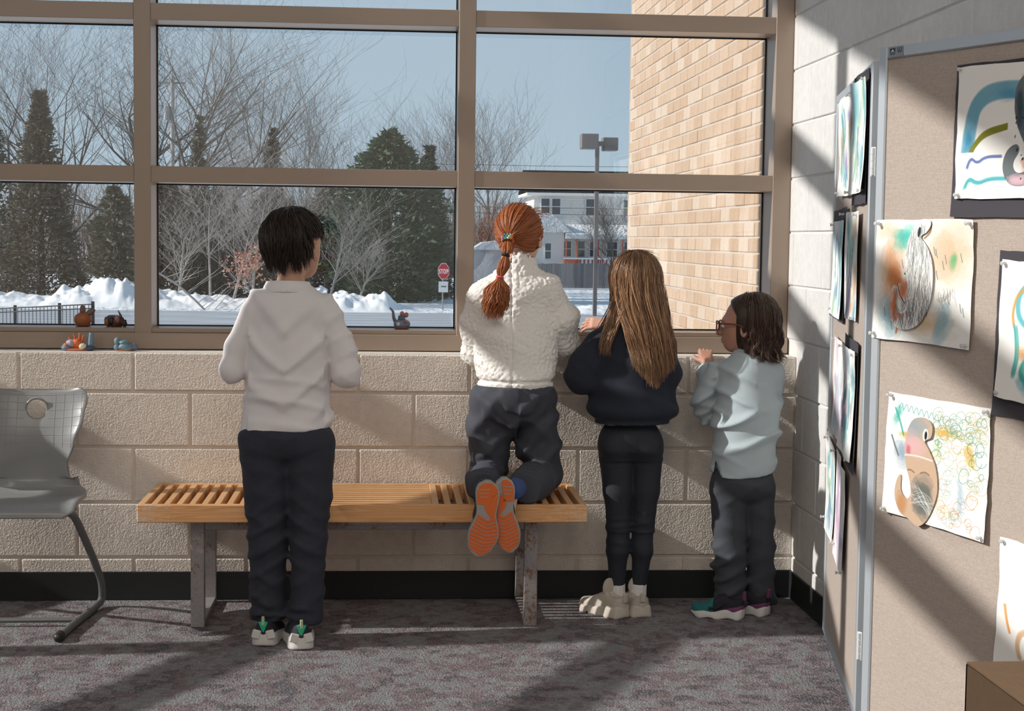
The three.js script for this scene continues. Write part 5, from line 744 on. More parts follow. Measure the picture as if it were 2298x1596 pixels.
// hair: one mesh of many tapering locks
class Locks {
  constructor() { this.p = []; this.i = []; this.c = []; }
  add(pts, r, col, flat = 0.5, tip = 0.15) {
    const n = pts.length, s0 = this.p.length / 3, T = V(), N = V(), B = V(); let prev = null;
    for (let i = 0; i < n; i++) {
      T.copy(pts[Math.min(n - 1, i + 1)]).sub(pts[Math.max(0, i - 1)]).normalize(); if (!prev) prev = Math.abs(T.y) < 0.8 ? V(0, 1, 0) : V(0, 0, 1); N.copy(prev).addScaledVector(T, -prev.dot(T)).normalize(); prev = N.clone(); B.crossVectors(T, N);
      const t = i / (n - 1), q = r * (t < 0.12 ? 0.6 + 0.4 * t / 0.12 : t > 0.6 ? lerp(1, tip, (t - 0.6) / 0.4) : 1);
      for (let k = 0; k < 4; k++) { const a = k * Math.PI / 2, x = Math.cos(a) * q * flat, y = Math.sin(a) * q; this.p.push(pts[i].x + N.x * x + B.x * y, pts[i].y + N.y * x + B.y * y, pts[i].z + N.z * x + B.z * y); this.c.push(col.r, col.g, col.b); }
      if (i) for (let k = 0; k < 4; k++) { const a = s0 + (i - 1) * 4 + k, b = s0 + (i - 1) * 4 + (k + 1) % 4; this.i.push(a, b, a + 4, b, b + 4, a + 4); }
    }
  }
  geo() { const g = new THREE.BufferGeometry(); g.setAttribute('position', new THREE.Float32BufferAttribute(this.p, 3)); g.setAttribute('color', new THREE.Float32BufferAttribute(this.c, 3)); g.setIndex(this.i); g.computeVertexNormals(); return g; }
}
// a lock of hair: strands that share a path and draw together towards the tip
function tuft(L, R, guide, count, spread, r, c0, c1, gather = 0.65, stray = 0.0012) {
  for (let q = 0; q < count; q++) {
    const a = R() * 6.2832, o = Math.sqrt(R()) * spread, dx = Math.cos(a) * o, dy = (R() - 0.5) * o, dz = Math.sin(a) * o, ph = R() * 6, cut = 1 - 0.22 * R() * R(), n = guide.length, pts = [];
    for (let i = 0; i < n; i++) { const t = i / (n - 1) * cut * (n - 1), k = Math.min(n - 2, t | 0), p = guide[k].clone().lerp(guide[k + 1], t - k), g = 1 - gather * (i / (n - 1)); p.x += dx * g + stray * Math.sin(ph + i * 0.9); p.y += dy * g; p.z += dz * g + stray * Math.cos(ph * 1.3 + i * 0.8); pts.push(p); }
    L.add(pts, r * (0.7 + 0.6 * R()), tint(R, c0, c1), 0.6, 0.15);
  }
}
const hairMat = (rough = 0.42) => phys({ color: C(1, 1, 1), vertexColors: true, roughness: rough, sheen: 0.3, sheenRoughness: 0.4 });
function tint(R, a, b) { return a.clone().lerp(b, Math.pow(R(), 1.4)); }
// shoes: local x across, y up, z to the toe, origin under the heel
function shoeParts(L, W, H, { sole = 0.03, flare = 0.006, toe = 0.045, wedge = 0.2 } = {}) {
  const w = (z) => { const t = z / L; if (t < 0 || t > 1) return -0.01; const a = 0.36 + 0.13 * smooth(0, 0.75, t) - 0.045 * Math.exp(-Math.pow((t - 0.4) / 0.16, 2)), heel = t < 0.16 ? Math.sqrt(1 - Math.pow(1 - t / 0.16, 2)) : 1, tip = t > 0.72 ? Math.sqrt(Math.max(0, 1 - Math.pow((t - 0.72) / 0.28, 2))) : 1; return W * a * Math.min(heel, tip) + 0.001; };
  const soleTop = (z) => sole * (1.25 - 0.45 * smooth(0, 0.8, z / L)), ground = (z) => 0.012 * Math.pow(clamp((z / L - 0.75) / 0.25), 2) + 0.006 * Math.pow(clamp((0.1 - z / L) / 0.1), 2);
  const S = (x, y, z) => smax(smax(Math.abs(x) - w(z) - flare * (1 - (y / sole) * 0.5), Math.max(y - soleTop(z), ground(z) - y), 0.008), Math.max(-z - flare, z - L - flare), 0.006);
  const top = (z) => { const t = z / L; return t < 0.35 ? H * (0.98 - 0.12 * Math.sin(t / 0.35 * Math.PI)) : lerp(H * 1.02, toe, smooth(0.35, 0.85, t)); };
  const U = (x, y, z) => { const lean = 1 - 0.28 * smooth(sole, H, y), a = Math.abs(x) - (w(z) - 0.002) * lean, b = y - top(z) + 0.25 * x * x / W, hole = z < L * 0.36 ? ell(V(0, H + 0.015, L * 0.19), W * 0.26, 0.04, L * 0.17)(x, y, z) : 1; return smax(smax(a, b, 0.02), Math.max(sole * 0.5 - y, -hole), 0.006); };
  return { S, U, w, soleTop, box: [V(-W * 0.62, -0.005, -0.02), V(W * 0.62, H + 0.02, L + 0.02)] };
}
function place(m, pos, yaw, pitch = 0, roll = 0) { m.position.copy(pos); m.rotation.set(pitch, yaw, roll, 'YXZ'); return m; }
function person(label, base) { const g = thing('person', label, 'person', [base.x, base.y, base.z], 0, 'children at the window'); return { g, add: (name, geo, mat, lab) => { geo.translate(-base.x, -base.y, -base.z); const m = mesh(name, geo, mat, g); if (lab) m.userData.label = lab; return m; } }; }
const K3 = (px, py, z) => atZ(px, py, z);

// shared body under the clothes
function bodyGeo(j, H, s, hands) {
  const B = union([cap(j.pelvis, j.chest, 0.095 * s, 0.098 * s, 0.72), cap(j.chest, j.neck, 0.07 * s, 0.045 * s, 0.8), cap(j.shL, j.shR, 0.042 * s, 0.042 * s), cap(j.neck, H.w(0, -0.03, -0.02), 0.042 * s, 0.043 * s),
    cap(j.shL, j.elL, 0.032 * s, 0.028 * s), cap(j.elL, j.wrL, 0.027 * s, 0.02 * s), cap(j.shR, j.elR, 0.032 * s, 0.028 * s), cap(j.elR, j.wrR, 0.027 * s, 0.02 * s),
    cap(j.hipL, j.knL, 0.042 * s, 0.030 * s), cap(j.knL, j.anL, 0.027 * s, 0.020 * s), cap(j.hipR, j.knR, 0.042 * s, 0.030 * s), cap(j.knR, j.anR, 0.027 * s, 0.020 * s), cap(j.anL, j.toeL, 0.024 * s, 0.02 * s), cap(j.anR, j.toeR, 0.024 * s, 0.02 * s)], 0.02), hd = headSDF(H);
  const [lo, hi] = boxAround(Object.values(j), 0.16), list = [skin(lo, hi, 0.011, B)];
  const hp = [H.w(-0.1, -0.115, -0.12), H.w(0.1, 0.125, 0.13), H.w(0.1, -0.115, 0.13), H.w(-0.1, 0.125, -0.12), H.w(0.1, 0.125, -0.12), H.w(-0.1, -0.115, 0.13), H.w(-0.1, 0.125, 0.13), H.w(0.1, -0.115, -0.12)], neckC = cap(j.neck, H.w(0, -0.03, -0.02), 0.042 * s, 0.043 * s), [a, b] = boxAround(hp, 0.005);
  list.push(skin(a, b, 0.0036, (x, y, z) => smin(hd(x, y, z), neckC(x, y, z), 0.02)));
  for (const h of hands) { const [c, d] = boxAround(h.pts, 0.035); list.push(skin(c, d, 0.003, h.sdf)); }
  return joinG(list);
}
function eyes(P, H, iris) { const w = std({ color: C(0.75, 0.73, 0.70), roughness: 0.25 }), d = std({ color: iris, roughness: 0.2 }); for (const k of [1, -1]) { const e = new THREE.SphereGeometry(0.0105 * H.s, 16, 12), c = H.w(k * 0.030, -0.004, 0.0815); e.translate(c.x, c.y, c.z); const m = P.add('eye', e, w), i = new THREE.SphereGeometry(0.0062 * H.s, 12, 10), q = H.w(k * 0.030, -0.004, 0.0872); i.translate(q.x, q.y, q.z); P.add('iris', i, d); } }
function foldCollar(c, rx, rz, h, y0, tiltZ = 0.25) { // turned-down collar: ring with a soft edge, higher at the back
  const pos = [], idx = [], n = 56, prof = [[0.0, 0.0], [0.006, 0.0], [0.0085, h * 0.5], [0.004, h], [-0.002, h * 1.02], [-0.006, h * 0.6], [-0.006, 0.0]], m = prof.length;
  for (let i = 0; i <= n; i++) { const a = i / n * Math.PI * 2, sx = Math.sin(a), cz = Math.cos(a); for (const [o, y] of prof) { const k = 1 + 0.15 * (1 - y / h); pos.push(c.x + sx * (rx * k + o), c.y + y0 + y + cz * tiltZ * rz * 0.5, c.z + cz * (rz * k + o)); } }
  for (let i = 0; i < n; i++) for (let k = 0; k < m; k++) { const a = i * m + k, b = i * m + (k + 1) % m; idx.push(a, a + m, b, b, a + m, b + m); }
  const g = new THREE.BufferGeometry(); g.setAttribute('position', new THREE.Float32BufferAttribute(pos, 3)); g.setAttribute('uv', new THREE.Float32BufferAttribute(new Float32Array(pos.length / 3 * 2), 2)); g.setIndex(idx); g.computeVertexNormals(); return g;
}
// ---------------------------------------------------------------- the dark haired boy
{
  const z = 0.58, base = V(0.99, 0, 0.60), P = person('dark haired child in a white long sleeved polo shirt standing before the bench', base), k = (x, y, zz = z) => K3(x, y, zz);
  const H = headFrame(k(662, 553, 0.555), 0.5, -0.12, 1.06);
  const j = { neck: k(652, 648), chest: k(648, 740), pelvis: k(642, 985, 0.60), shL: k(572, 706), shR: k(728, 708), elL: k(522, 830, 0.60), elR: k(776, 838, 0.60), wrL: k(566, 815, 0.36), wrR: k(738, 820, 0.37), hipL: k(600, 1010, 0.6), knL: k(602, 1205, 0.61), anL: k(601, 1395, 0.61), hipR: k(690, 1010, 0.6), knR: k(690, 1205, 0.63), anR: k(682, 1400, 0.65), toeL: k(598, 1410, 0.50), toeR: k(688, 1415, 0.55) };
  const hL = handSDF(j.wrL.clone().add(V(0.01, 0, -0.03)), V(0.75, 0.15, -0.6), V(-0.1, 0.9, 0.3), -1, 0.82), hR = handSDF(j.wrR.clone().add(V(-0.01, 0, -0.03)), V(-0.75, 0.15, -0.6), V(0.1, 0.9, 0.3), 1, 0.82);
  P.add('body', bodyGeo(j, H, 1, [hL, hR]), skinMat(C(0.60, 0.34, 0.235))); eyes(P, H, C(0.05, 0.03, 0.02));
  // shirt
  const hem = (x) => lerp(k(537, 974).y, k(745, 956).y, clamp((x - k(537, 970).x) / (k(745, 970).x - k(537, 970).x)));
  const tors = union([cap(k(648, 712), k(645, 800), 0.116, 0.124, 0.68), cap(k(645, 800), k(642, 960, 0.585), 0.124, 0.150, 0.74), cap(k(592, 698), k(706, 700), 0.046, 0.046), cap(k(642, 688), k(660, 688), 0.060, 0.060, 0.85)], 0.05);
  const arms = union([cap(j.shL, k(532, 780, 0.59), 0.052, 0.040), cap(k(532, 780, 0.59), j.elL, 0.040, 0.041), cap(j.elL, j.wrL, 0.043, 0.032), cap(j.shR, k(766, 780, 0.59), 0.054, 0.042), cap(k(766, 780, 0.59), j.elR, 0.042, 0.043), cap(j.elR, j.wrR, 0.046, 0.033)], 0.022);
  const armpit = k(640, 752).y, shirt = (x, y, zz) => {
    let d = smin(tors(x, y, zz), arms(x, y, zz), y > armpit ? 0.03 : 0.004); if (d > 0.03 || d < -0.04) return Math.max(d, hem(x) - y);
    const cx = x - k(646, 700).x, low = smooth(k(0, 860).y, k(0, 800).y, y), onArm = Math.abs(cx) > 0.125 ? 1 : 0;
    const a = (1 - onArm) * ((1 - smooth(-0.03, 0.03, cx)) * 0.013 * drape(x, y, zz, 0.5, 0.86, 8, 1, 3) + smooth(-0.05, 0.02, cx) * 0.014 * drape(x, y, zz, -0.55, 0.83, 9, 4, 3.5) + 0.009 * (1 - low) * drape(x, y, zz, 0.12, 1, 12, 12, 3) + 0.006 * drape(x, y, zz, 0.95, 0.2, 7, 9, 2)) + onArm * (0.009 * drape(x, y, zz, cx > 0 ? -0.5 : 0.5, 0.85, 17, 6, 2.5) + 0.006 * drape(x, y, zz, cx > 0 ? 0.7 : -0.7, 0.7, 14, 8, 2.5)) + 0.010 * (vnoise(x * 6, y * 3.5, zz * 6 + 2) - 0.5);
    return Math.max(d - a, hem(x) - y);
  };
  { const [lo, hi] = boxAround([j.shL, j.shR, j.elL, j.elR, j.wrL, j.wrR, k(640, 985), k(650, 640)], 0.085); hi.z = 0.76; lo.z = 0.28; P.add('shirt', skin(lo, hi, 0.0058, shirt), cloth(C(0.80, 0.76, 0.77), 0.85), 'white long sleeved polo shirt'); }
  P.add('collar', foldCollar(k(646, 654, 0.572), 0.066, 0.062, 0.036, -0.004, 0.14), cloth(C(0.80, 0.77, 0.775), 0.85), 'white shirt collar');
  // trousers
  const leg = union([ell(k(642, 985, 0.595), 0.150, 0.085, 0.112), cap(k(597, 1000, 0.6), k(601, 1110, 0.605), 0.088, 0.076), cap(k(601, 1110, 0.605), k(603, 1220, 0.615), 0.074, 0.062), cap(k(603, 1220, 0.615), k(604, 1378, 0.61), 0.060, 0.054), cap(k(692, 1000, 0.6), k(694, 1110, 0.61), 0.088, 0.074), cap(k(694, 1110, 0.61), k(692, 1220, 0.63), 0.072, 0.058), cap(k(692, 1220, 0.63), k(687, 1385, 0.64), 0.056, 0.052)], 0.018);
  const cuffY = [k(600, 1388, 0.61).y, k(687, 1398, 0.64).y], mid = k(647, 1300, 0.61).x;
  const trousers = (x, y, zz) => { let d = leg(x, y, zz); const cut = Math.max(y - k(640, 935).y, (x < mid ? cuffY[0] : cuffY[1]) - y); if (Math.abs(d) < 0.03) { const low = smooth(k(0, 1100).y, k(0, 1180).y, y), s = x < mid ? 1 : -1; d -= (0.3 + 0.7 * low) * (0.010 * drape(x, y, zz, 0.35 * s, 0.95, 13, 3, 2.2) + 0.008 * drape(x, y, zz, -0.5 * s, 0.85, 17, 7, 2.6)) + 0.010 * smooth(k(0, 1330).y, k(0, 1370).y, y) * drape(x, y, zz, 0.1, 1, 26, 5, 1.5) + 0.006 * (vnoise(x * 9, y * 4, zz * 8) - 0.5); } return Math.max(d, cut); };
  { const [lo, hi] = boxAround([k(537, 950), k(750, 950), k(560, 1405, 0.61), k(735, 1405, 0.65)], 0.06); lo.z = 0.44; hi.z = 0.78; P.add('trousers', skin(lo, hi, 0.0058, trousers), cloth(C(0.024, 0.027, 0.042), 0.8), 'dark navy trousers'); }
  // hair: combed down from the crown
  const R = rng(1001), L = new Locks(), c0 = C(0.012, 0.008, 0.006), c1 = C(0.05, 0.028, 0.018), capS = ell(V(0, 0, 0), 1, 1, 1);
  const hairCap = (x, y, zz) => { const v = V(x, y, zz).sub(H.c).applyQuaternion(H.q.clone().invert()).divideScalar(H.s); const tp = 1 - 0.32 * smooth(0.0, -0.095, v.y), d = ell(V(0, 0.022, -0.014), 0.085, 0.094, 0.100)(v.x / tp, v.y, (v.z + 0.014) / Math.sqrt(tp) - 0.014) * 0.8, f = smax(v.z - 0.05 - 0.3 * v.y, -(v.y + 0.035 + 0.35 * v.z), 0.02), cut = Math.max(v.z - 0.035 + (v.y < 0.03 ? 0.4 * (0.03 - v.y) : -0.5 * (v.y - 0.03)), -(v.y + 0.058) - 0.2 * Math.min(0, v.z)); const earGap = ell(V(Math.sign(v.x) * 0.082, -0.035, 0.006), 0.03, 0.042, 0.034)(v.x, v.y, v.z); return smax(smax(d, cut, 0.012), -earGap, 0.01) * H.s; };
  P.add('hair', skin(...boxAround([H.w(-0.11, -0.11, -0.13), H.w(0.11, 0.13, 0.1), H.w(0.11, -0.11, 0.1), H.w(-0.11, 0.13, -0.13)], 0.02), 0.005, hairCap), std({ color: C(0.014, 0.009, 0.007), roughness: 0.45 }), 'short dark brown hair');
  const onHead = (a, e, o) => { const under = Math.max(0, e - 1.571), r = under > 0 ? 1 - 0.30 * Math.pow(under / 0.95, 1.5) : Math.sin(e); return H.w(Math.sin(a) * r * 0.088 * o, 0.024 + (under > 0 ? -0.125 * under : Math.cos(e) * 0.098 * o), -0.014 + Math.cos(a) * r * 0.103 * o); };
  for (let n = 0; n < 330; n++) {
    const az = R() * 6.2832, el0 = 1.9 * Math.pow(R(), 0.75), cosA = Math.cos(az), maxEl = cosA < -0.5 ? 2.36 : cosA < -0.3 ? 2.1 : 1.6, end = Math.min(maxEl + 0.14 * (R() - 0.5), el0 + 0.5 + 0.5 * R()); if (end - el0 < 0.2) continue;
    const sw = 0.9 * (vnoise(az * 2.2, el0 * 3, 1) - 0.4) + 0.25 * (R() - 0.5), lift = 0.09 * vnoise(az * 4, el0 * 5, 7), g = []; for (let i = 0; i <= 8; i++) { const t = i / 8; g.push(onHead(az + sw * t * t, lerp(el0, end, t), 0.985 + lift * t * (1.2 - t) + 0.03 * Math.sin(t * 3.1))); }
    const last = g[8].clone().sub(H.c).applyQuaternion(H.q.clone().invert()); if (last.z > 0.05 * H.s && last.y < 0.035) continue; tuft(L, R, g, 14, 0.011, 0.0012, c0, c1, 0.4);
  }
  P.add('hair_locks', L.geo(), hairMat(0.4), 'dark brown locks').userData.kind = 'stuff';
  // trainers
  const navy = cloth(C(0.02, 0.024, 0.036), 0.75), whiteS = std({ color: C(0.68, 0.655, 0.635), roughness: 0.6 }), green = std({ color: C(0.03, 0.50, 0.27), roughness: 0.45 }), loop = std({ color: C(0.45, 0.50, 0.30), roughness: 0.6 });
  for (const [x, zz, yaw] of [[0.929, 0.700, -0.1], [1.055, 0.750, 0.12]]) {
    const S = shoeParts(0.225, 0.094, 0.095, { sole: 0.036, flare: 0.008 }), sh = new THREE.Group(); sh.name = 'trainer'; P.g.add(sh); place(sh, V(x - base.x, 0, zz - base.z), Math.PI + yaw);
    mesh('sole', skin(...S.box, 0.0042, S.S), whiteS, sh); mesh('upper', skin(...S.box, 0.0042, S.U), navy, sh);
    const tri = new THREE.Shape(); tri.moveTo(-0.014, 0.014); tri.quadraticCurveTo(0, 0.018, 0.014, 0.014); tri.lineTo(0.002, -0.017); tri.lineTo(-0.002, -0.017); const tg = new THREE.ExtrudeGeometry(tri, { depth: 0.003, bevelEnabled: true, bevelSize: 0.001, bevelThickness: 0.001, bevelSegments: 1 }); tg.rotateX(0.12); tg.rotateY(Math.PI); tg.translate(0, 0.069, -0.0005); mesh('heel_badge', tg, green, sh);
    mesh('pull_loop', chamferBox(0.010, 0.03, 0.006, 0.002).translate(0, 0.088, -0.004), loop, sh);
    const notch = merge([-1, 1].map((s) => chamferBox(0.028, 0.03, 0.008, 0.003).rotateZ(s * 0.25).translate(s * 0.023, 0.042, 0.002))); mesh('heel_cradle', notch, whiteS, sh);
  }
}

// ---------------------------------------------------------------- the red haired child kneeling on the bench
{
  const z = 0.20, base = V(1.80, 0.436, 0.26), P = person('red haired child in a white fleece jacket kneeling on the bench', base), k = (x, y, zz = z) => K3(x, y, zz);
  const H = headFrame(k(1168, 528, 0.175), 0.42, -0.05, 0.98);
  const j = { neck: k(1165, 612, 0.19), chest: k(1160, 710), pelvis: k(1152, 900, 0.23), shL: k(1082, 668), shR: k(1228, 665), elL: k(1068, 790, 0.12), elR: k(1268, 760, 0.17), wrL: k(1100, 765, -0.04), wrR: k(1250, 752, -0.02), hipL: k(1108, 915, 0.23), knL: k(1094, 1062, 0.16), anL: k(1086, 1098, 0.52), hipR: k(1192, 915, 0.23), knR: k(1222, 1064, 0.16), anR: k(1152, 1094, 0.52), toeL: k(1082, 1170, 0.56), toeR: k(1142, 1160, 0.56) };
  const hL = handSDF(j.wrL.clone().add(V(0.0, 0.0, -0.02)), V(0.5, -0.05, -0.8), V(0, 1, 0), -1, 0.8, [0.15, 0.2, 0.2]), hR = handSDF(j.wrR.clone().add(V(0, 0, -0.02)), V(-0.5, -0.05, -0.8), V(0, 1, 0), 1, 0.8, [0.15, 0.2, 0.2]);
  P.add('body', bodyGeo(j, H, 0.94, [hL, hR]), skinMat(C(0.72, 0.46, 0.365))); eyes(P, H, C(0.10, 0.16, 0.2));
  // fleece jacket: curly pile
  const hemY = k(1150, 880, 0.25).y, cell3 = (x, y, zz) => { let m = 9; const xi = Math.floor(x), yi = Math.floor(y), zi = Math.floor(zz); for (let a = -1; a < 2; a++) for (let b = -1; b < 2; b++) for (let c = -1; c < 2; c++) { const X = xi + a, Y = yi + b, Z = zi + c, dx = X + H3(X, Y, Z) - x, dy = Y + H3(X + 31, Y, Z) - y, dz = Z + H3(X, Y + 47, Z) - zz, d = dx * dx + dy * dy + dz * dz; if (d < m) m = d; } return Math.sqrt(m); };
  const jk = union([cap(k(1160, 680), k(1158, 780, 0.215), 0.130, 0.142, 0.72), cap(k(1158, 780, 0.215), k(1157, 862, 0.235), 0.140, 0.142, 0.8), cap(k(1100, 660), k(1222, 658), 0.058, 0.06), cap(k(1162, 640, 0.19), k(1163, 590, 0.19), 0.072, 0.066)], 0.05);
  const sl = union([cap(j.shL, k(1066, 740, 0.16), 0.062, 0.052), cap(k(1066, 740, 0.16), j.elL, 0.052, 0.05), cap(j.elL, j.wrL, 0.05, 0.042), cap(j.shR, k(1258, 720, 0.185), 0.068, 0.062), cap(k(1258, 720, 0.185), k(1264, 770, 0.15), 0.062, 0.058), cap(k(1264, 770, 0.15), j.wrR, 0.058, 0.044)], 0.03);
  const collarTop = k(1160, 562, 0.19).y, neckHole = cap(k(1163, 640, 0.19), k(1165, 520, 0.19), 0.052, 0.052);
  const holeY = k(1160, 612, 0.19).y, jacket = (x, y, zz) => { const a = jk(x, y, zz), b = sl(x, y, zz); let d = smin(a, b, 0.014); const cutB = hemY - y, cutT = y - collarTop; if (d < 0.03 && d > -0.05) { const band = smooth(hemY + 0.045, hemY + 0.035, y), F = 84, c = cell3(x * F, y * F, zz * F), fold = drape(x, y, zz, x > 1.78 ? -0.4 : 0.4, 0.9, 7, 3, 2.5), seam = Math.exp(-Math.pow((x - k(1143, 750).x) / 0.004, 2)) * (zz > 0.2 ? 1 : 0); d -= 0.0075 * (0.8 - c) * (1 - 0.3 * band) + 0.003 * (vnoise(x * 190, y * 190, zz * 190) - 0.5) + 0.012 * fold - 0.009 * Math.exp(-Math.pow((y - hemY - 0.042) / 0.006, 2)) - 0.006 * seam; d += 0.008; } if (y > holeY) d = smax(d, -neckHole(x, y, zz), 0.008); return Math.max(d, Math.max(cutB, cutT)); };
  { const [lo, hi] = boxAround([k(1042, 600), k(1300, 600), k(1050, 880), k(1165, 555), j.wrL, j.wrR], 0.06); hi.z = 0.40; lo.z = -0.09; P.add('jacket', skin(lo, hi, 0.0036, jacket), phys({ color: C(0.86, 0.83, 0.79), roughness: 0.95, sheen: 0.5, sheenRoughness: 0.8 }), 'white curly fleece jacket'); }
  // trousers, gathered at the ankles
  const tr = union([ell(k(1150, 895, 0.24), 0.150, 0.10, 0.118), cap(k(1104, 905, 0.235), k(1098, 1000, 0.21), 0.082, 0.072), cap(k(1098, 1000, 0.21), k(1094, 1064, 0.17), 0.070, 0.062), cap(k(1094, 1064, 0.17), k(1084, 1090, 0.46), 0.058, 0.050), cap(k(1196, 905, 0.235), k(1206, 1000, 0.21), 0.080, 0.072), cap(k(1206, 1000, 0.21), k(1224, 1064, 0.17), 0.070, 0.062), cap(k(1224, 1064, 0.17), k(1178, 1092, 0.46), 0.060, 0.052)], 0.014);
  const trousers = (x, y, zz) => { let d = tr(x, y, zz); if (Math.abs(d) < 0.03) { const shin = smooth(0.28, 0.36, zz), n = drape(x, y, zz, x > 1.78 ? -0.6 : 0.6, 0.75, 11, 3, 2.5), n2 = drape(x, y, zz, x > 1.78 ? 0.8 : -0.8, 0.5, 9, 8, 2.5), m = 0.5 + 0.5 * Math.sin(zz * 150 + 5 * vnoise(x * 20, y * 20, zz * 9)); d -= 0.012 * n + 0.009 * n2 + shin * 0.008 * m + 0.006 * (vnoise(x * 10 + 5, y * 5, zz * 8) - 0.5); } return Math.max(d, Math.max(y - k(1150, 865, 0.25).y, zz - 0.495, 0.437 - y)); };
  { const [lo, hi] = boxAround([k(1040, 860), k(1262, 860), k(1040, 1100), k(1262, 1100)], 0.04); lo.z = 0.07; hi.z = 0.53; lo.y = 0.425; P.add('trousers', skin(lo, hi, 0.0055, trousers), cloth(C(0.052, 0.056, 0.075), 0.8), 'dark slate trousers with gathered cuffs'); }
  const sock = cap(k(1160, 1094, 0.47), k(1150, 1100, 0.56), 0.036, 0.033), [sl0, sh0] = boxAround([k(1160, 1094, 0.47), k(1150, 1100, 0.56)], 0.05); P.add('sock', skin(sl0, sh0, 0.004, sock), cloth(C(0.045, 0.085, 0.24), 0.9), 'blue sock'); const sock2 = cap(k(1085, 1094, 0.47), k(1085, 1104, 0.56), 0.036, 0.033), [sl1, sh1] = boxAround([k(1085, 1094, 0.47), k(1085, 1104, 0.56)], 0.05); P.add('sock', skin(sl1, sh1, 0.004, sock2), cloth(C(0.03, 0.035, 0.06), 0.9));
  // shoes: toes down, soles to the room
  const orange = std({ color: C(0.74, 0.155, 0.03), roughness: 0.55 }), grey = std({ color: C(0.36, 0.335, 0.315), roughness: 0.6 }), upper = cloth(C(0.03, 0.034, 0.045), 0.8);
  for (const [heel, toe, wpx, flip, zz] of [[[1096, 1083], [1077, 1249], 33, 1, 0.64], [[1132, 1076], [1142, 1240], 29, -1, 0.615]]) {
    const A = k(heel[0], heel[1], zz), T = k(toe[0], toe[1], zz - 0.02), L = A.distanceTo(T), sh = new THREE.Group(); sh.name = 'running_shoe'; P.g.add(sh); sh.position.copy(A).sub(base);
    // local y from toe to heel (up), x across, z out of the sole
    const up = A.clone().sub(T).normalize(), out = V(0, 0.1, 1); out.addScaledVector(up, -out.dot(up)).normalize(); const ri = up.clone().cross(out); sh.quaternion.setFromRotationMatrix(new THREE.Matrix4().makeBasis(ri, up, out));
    const W = wpx / 683, outline = (o) => { const pts = []; for (let i = 0; i <= 40; i++) { const a = i / 40 * Math.PI * 2; pts.push(a); } const hw = (t) => { const base_ = lerp(0.78, 1.0, smooth(0.45, 0.72, t)) - 0.16 * Math.exp(-Math.pow((t - 0.42) / 0.14, 2)); const heelR = t < 0.16 ? Math.sqrt(Math.max(0, 1 - Math.pow(1 - t / 0.16, 2))) : 1, toeR = t > 0.7 ? Math.sqrt(Math.max(0, 1 - Math.pow((t - 0.7) / 0.3, 2))) : 1; return base_ * Math.min(heelR, toeR) * W - o; }; return hw; };
    const hw = outline(0), bend = (t) => flip * W * (0.12 * Math.sin(t * Math.PI) - 0.10 * smooth(0.55, 1, t)), shape = (t0, t1, o, uA = -1, uB = 1, gap = 0) => { const s = new THREE.Shape(), n = 18; for (let i = 0; i <= n; i++) { const t = lerp(t0, t1, i / n), w = Math.max(0.0005, hw(t) - o), x = bend(t) + (typeof uA === 'function' ? uA(t) : uA) * w, y = -t * L; i ? s.lineTo(x, y) : s.moveTo(x, y); } for (let i = n; i >= 0; i--) { const t = lerp(t0, t1, i / n), w = Math.max(0.0005, hw(t) - o), x = bend(t) + (typeof uB === 'function' ? uB(t) : uB) * w, y = -t * L; s.lineTo(x, y); } return s; };
    const ext = (s, d, z0, b = 0.0015) => { const g = new THREE.ExtrudeGeometry(s, { depth: d, bevelEnabled: b > 0, bevelSize: b, bevelThickness: b, bevelSegments: 2, curveSegments: 4 }); g.translate(0, 0, z0); return g; };
    mesh('midsole', ext(shape(0.004, 0.996, 0.001), 0.026, -0.030, 0.004), grey, sh);
    // outsole: two heel pads, an arch pad and the ridged forefoot
    const split = (t) => -0.05 + flip * (0.55 - 1.5 * (t - 0.0));
    mesh('heel_pad', ext(shape(0.012, 0.30, 0.003, flip > 0 ? -1 : (t) => lerp(0.55, -0.45, smooth(0.02, 0.30, 1 - 0)) * 0 - 0.15 + 2.2 * Math.max(0, 0.16 - t) * -1, flip > 0 ? (t) => lerp(1, -0.45, smooth(0.10, 0.34, t)) : 1), 0.004, -0.003, 0.001), orange, sh);
    mesh('arch_pad', ext(shape(0.17, 0.50, 0.003, flip > 0 ? (t) => lerp(0.55, -0.25, smooth(0.17, 0.30, t)) + 0.9 * smooth(0.34, 0.5, t) : -1, flip > 0 ? 0.98 : (t) => lerp(-0.62, 0.2, smooth(0.17, 0.30, t)) - 0.95 * smooth(0.34, 0.5, t)), 0.004, -0.003, 0.001), orange, sh);
    const n = 11; for (let i = 0; i < n; i++) { const t0 = 0.455 + i * 0.0495, s = new THREE.Shape(), th = 0.029, P_ = (u, t) => { const tt = clamp(t, 0.02, 0.993), w = Math.max(0.001, hw(tt) - 0.003); return [bend(tt) + u * w, -tt * L]; }, sag = 0.055, pk = 0.15 * flip, us = [-1, -0.5, pk, 0.5, 1], off = (u) => sag * (1 - Math.abs(u - pk) / 1.1) + (flip * u < 0 ? -0.012 : 0.006) * Math.abs(u); const lo_ = us.map((u) => P_(u, t0 + off(u))), hi_ = us.map((u) => P_(u, Math.min(0.992, t0 + off(u) + th))).reverse(); if (t0 + off(0) > 0.975) break; [...lo_, ...hi_].forEach(([x, y], q) => (q ? s.lineTo(x, y) : s.moveTo(x, y))); mesh('tread_ridge', ext(s, 0.004, -0.003, 0.0012), orange, sh); }
    mesh('forefoot_base', ext(shape(0.46, 0.985, 0.004), 0.002, -0.0045, 0.0005), std({ color: C(0.26, 0.04, 0.01), roughness: 0.6 }), sh);
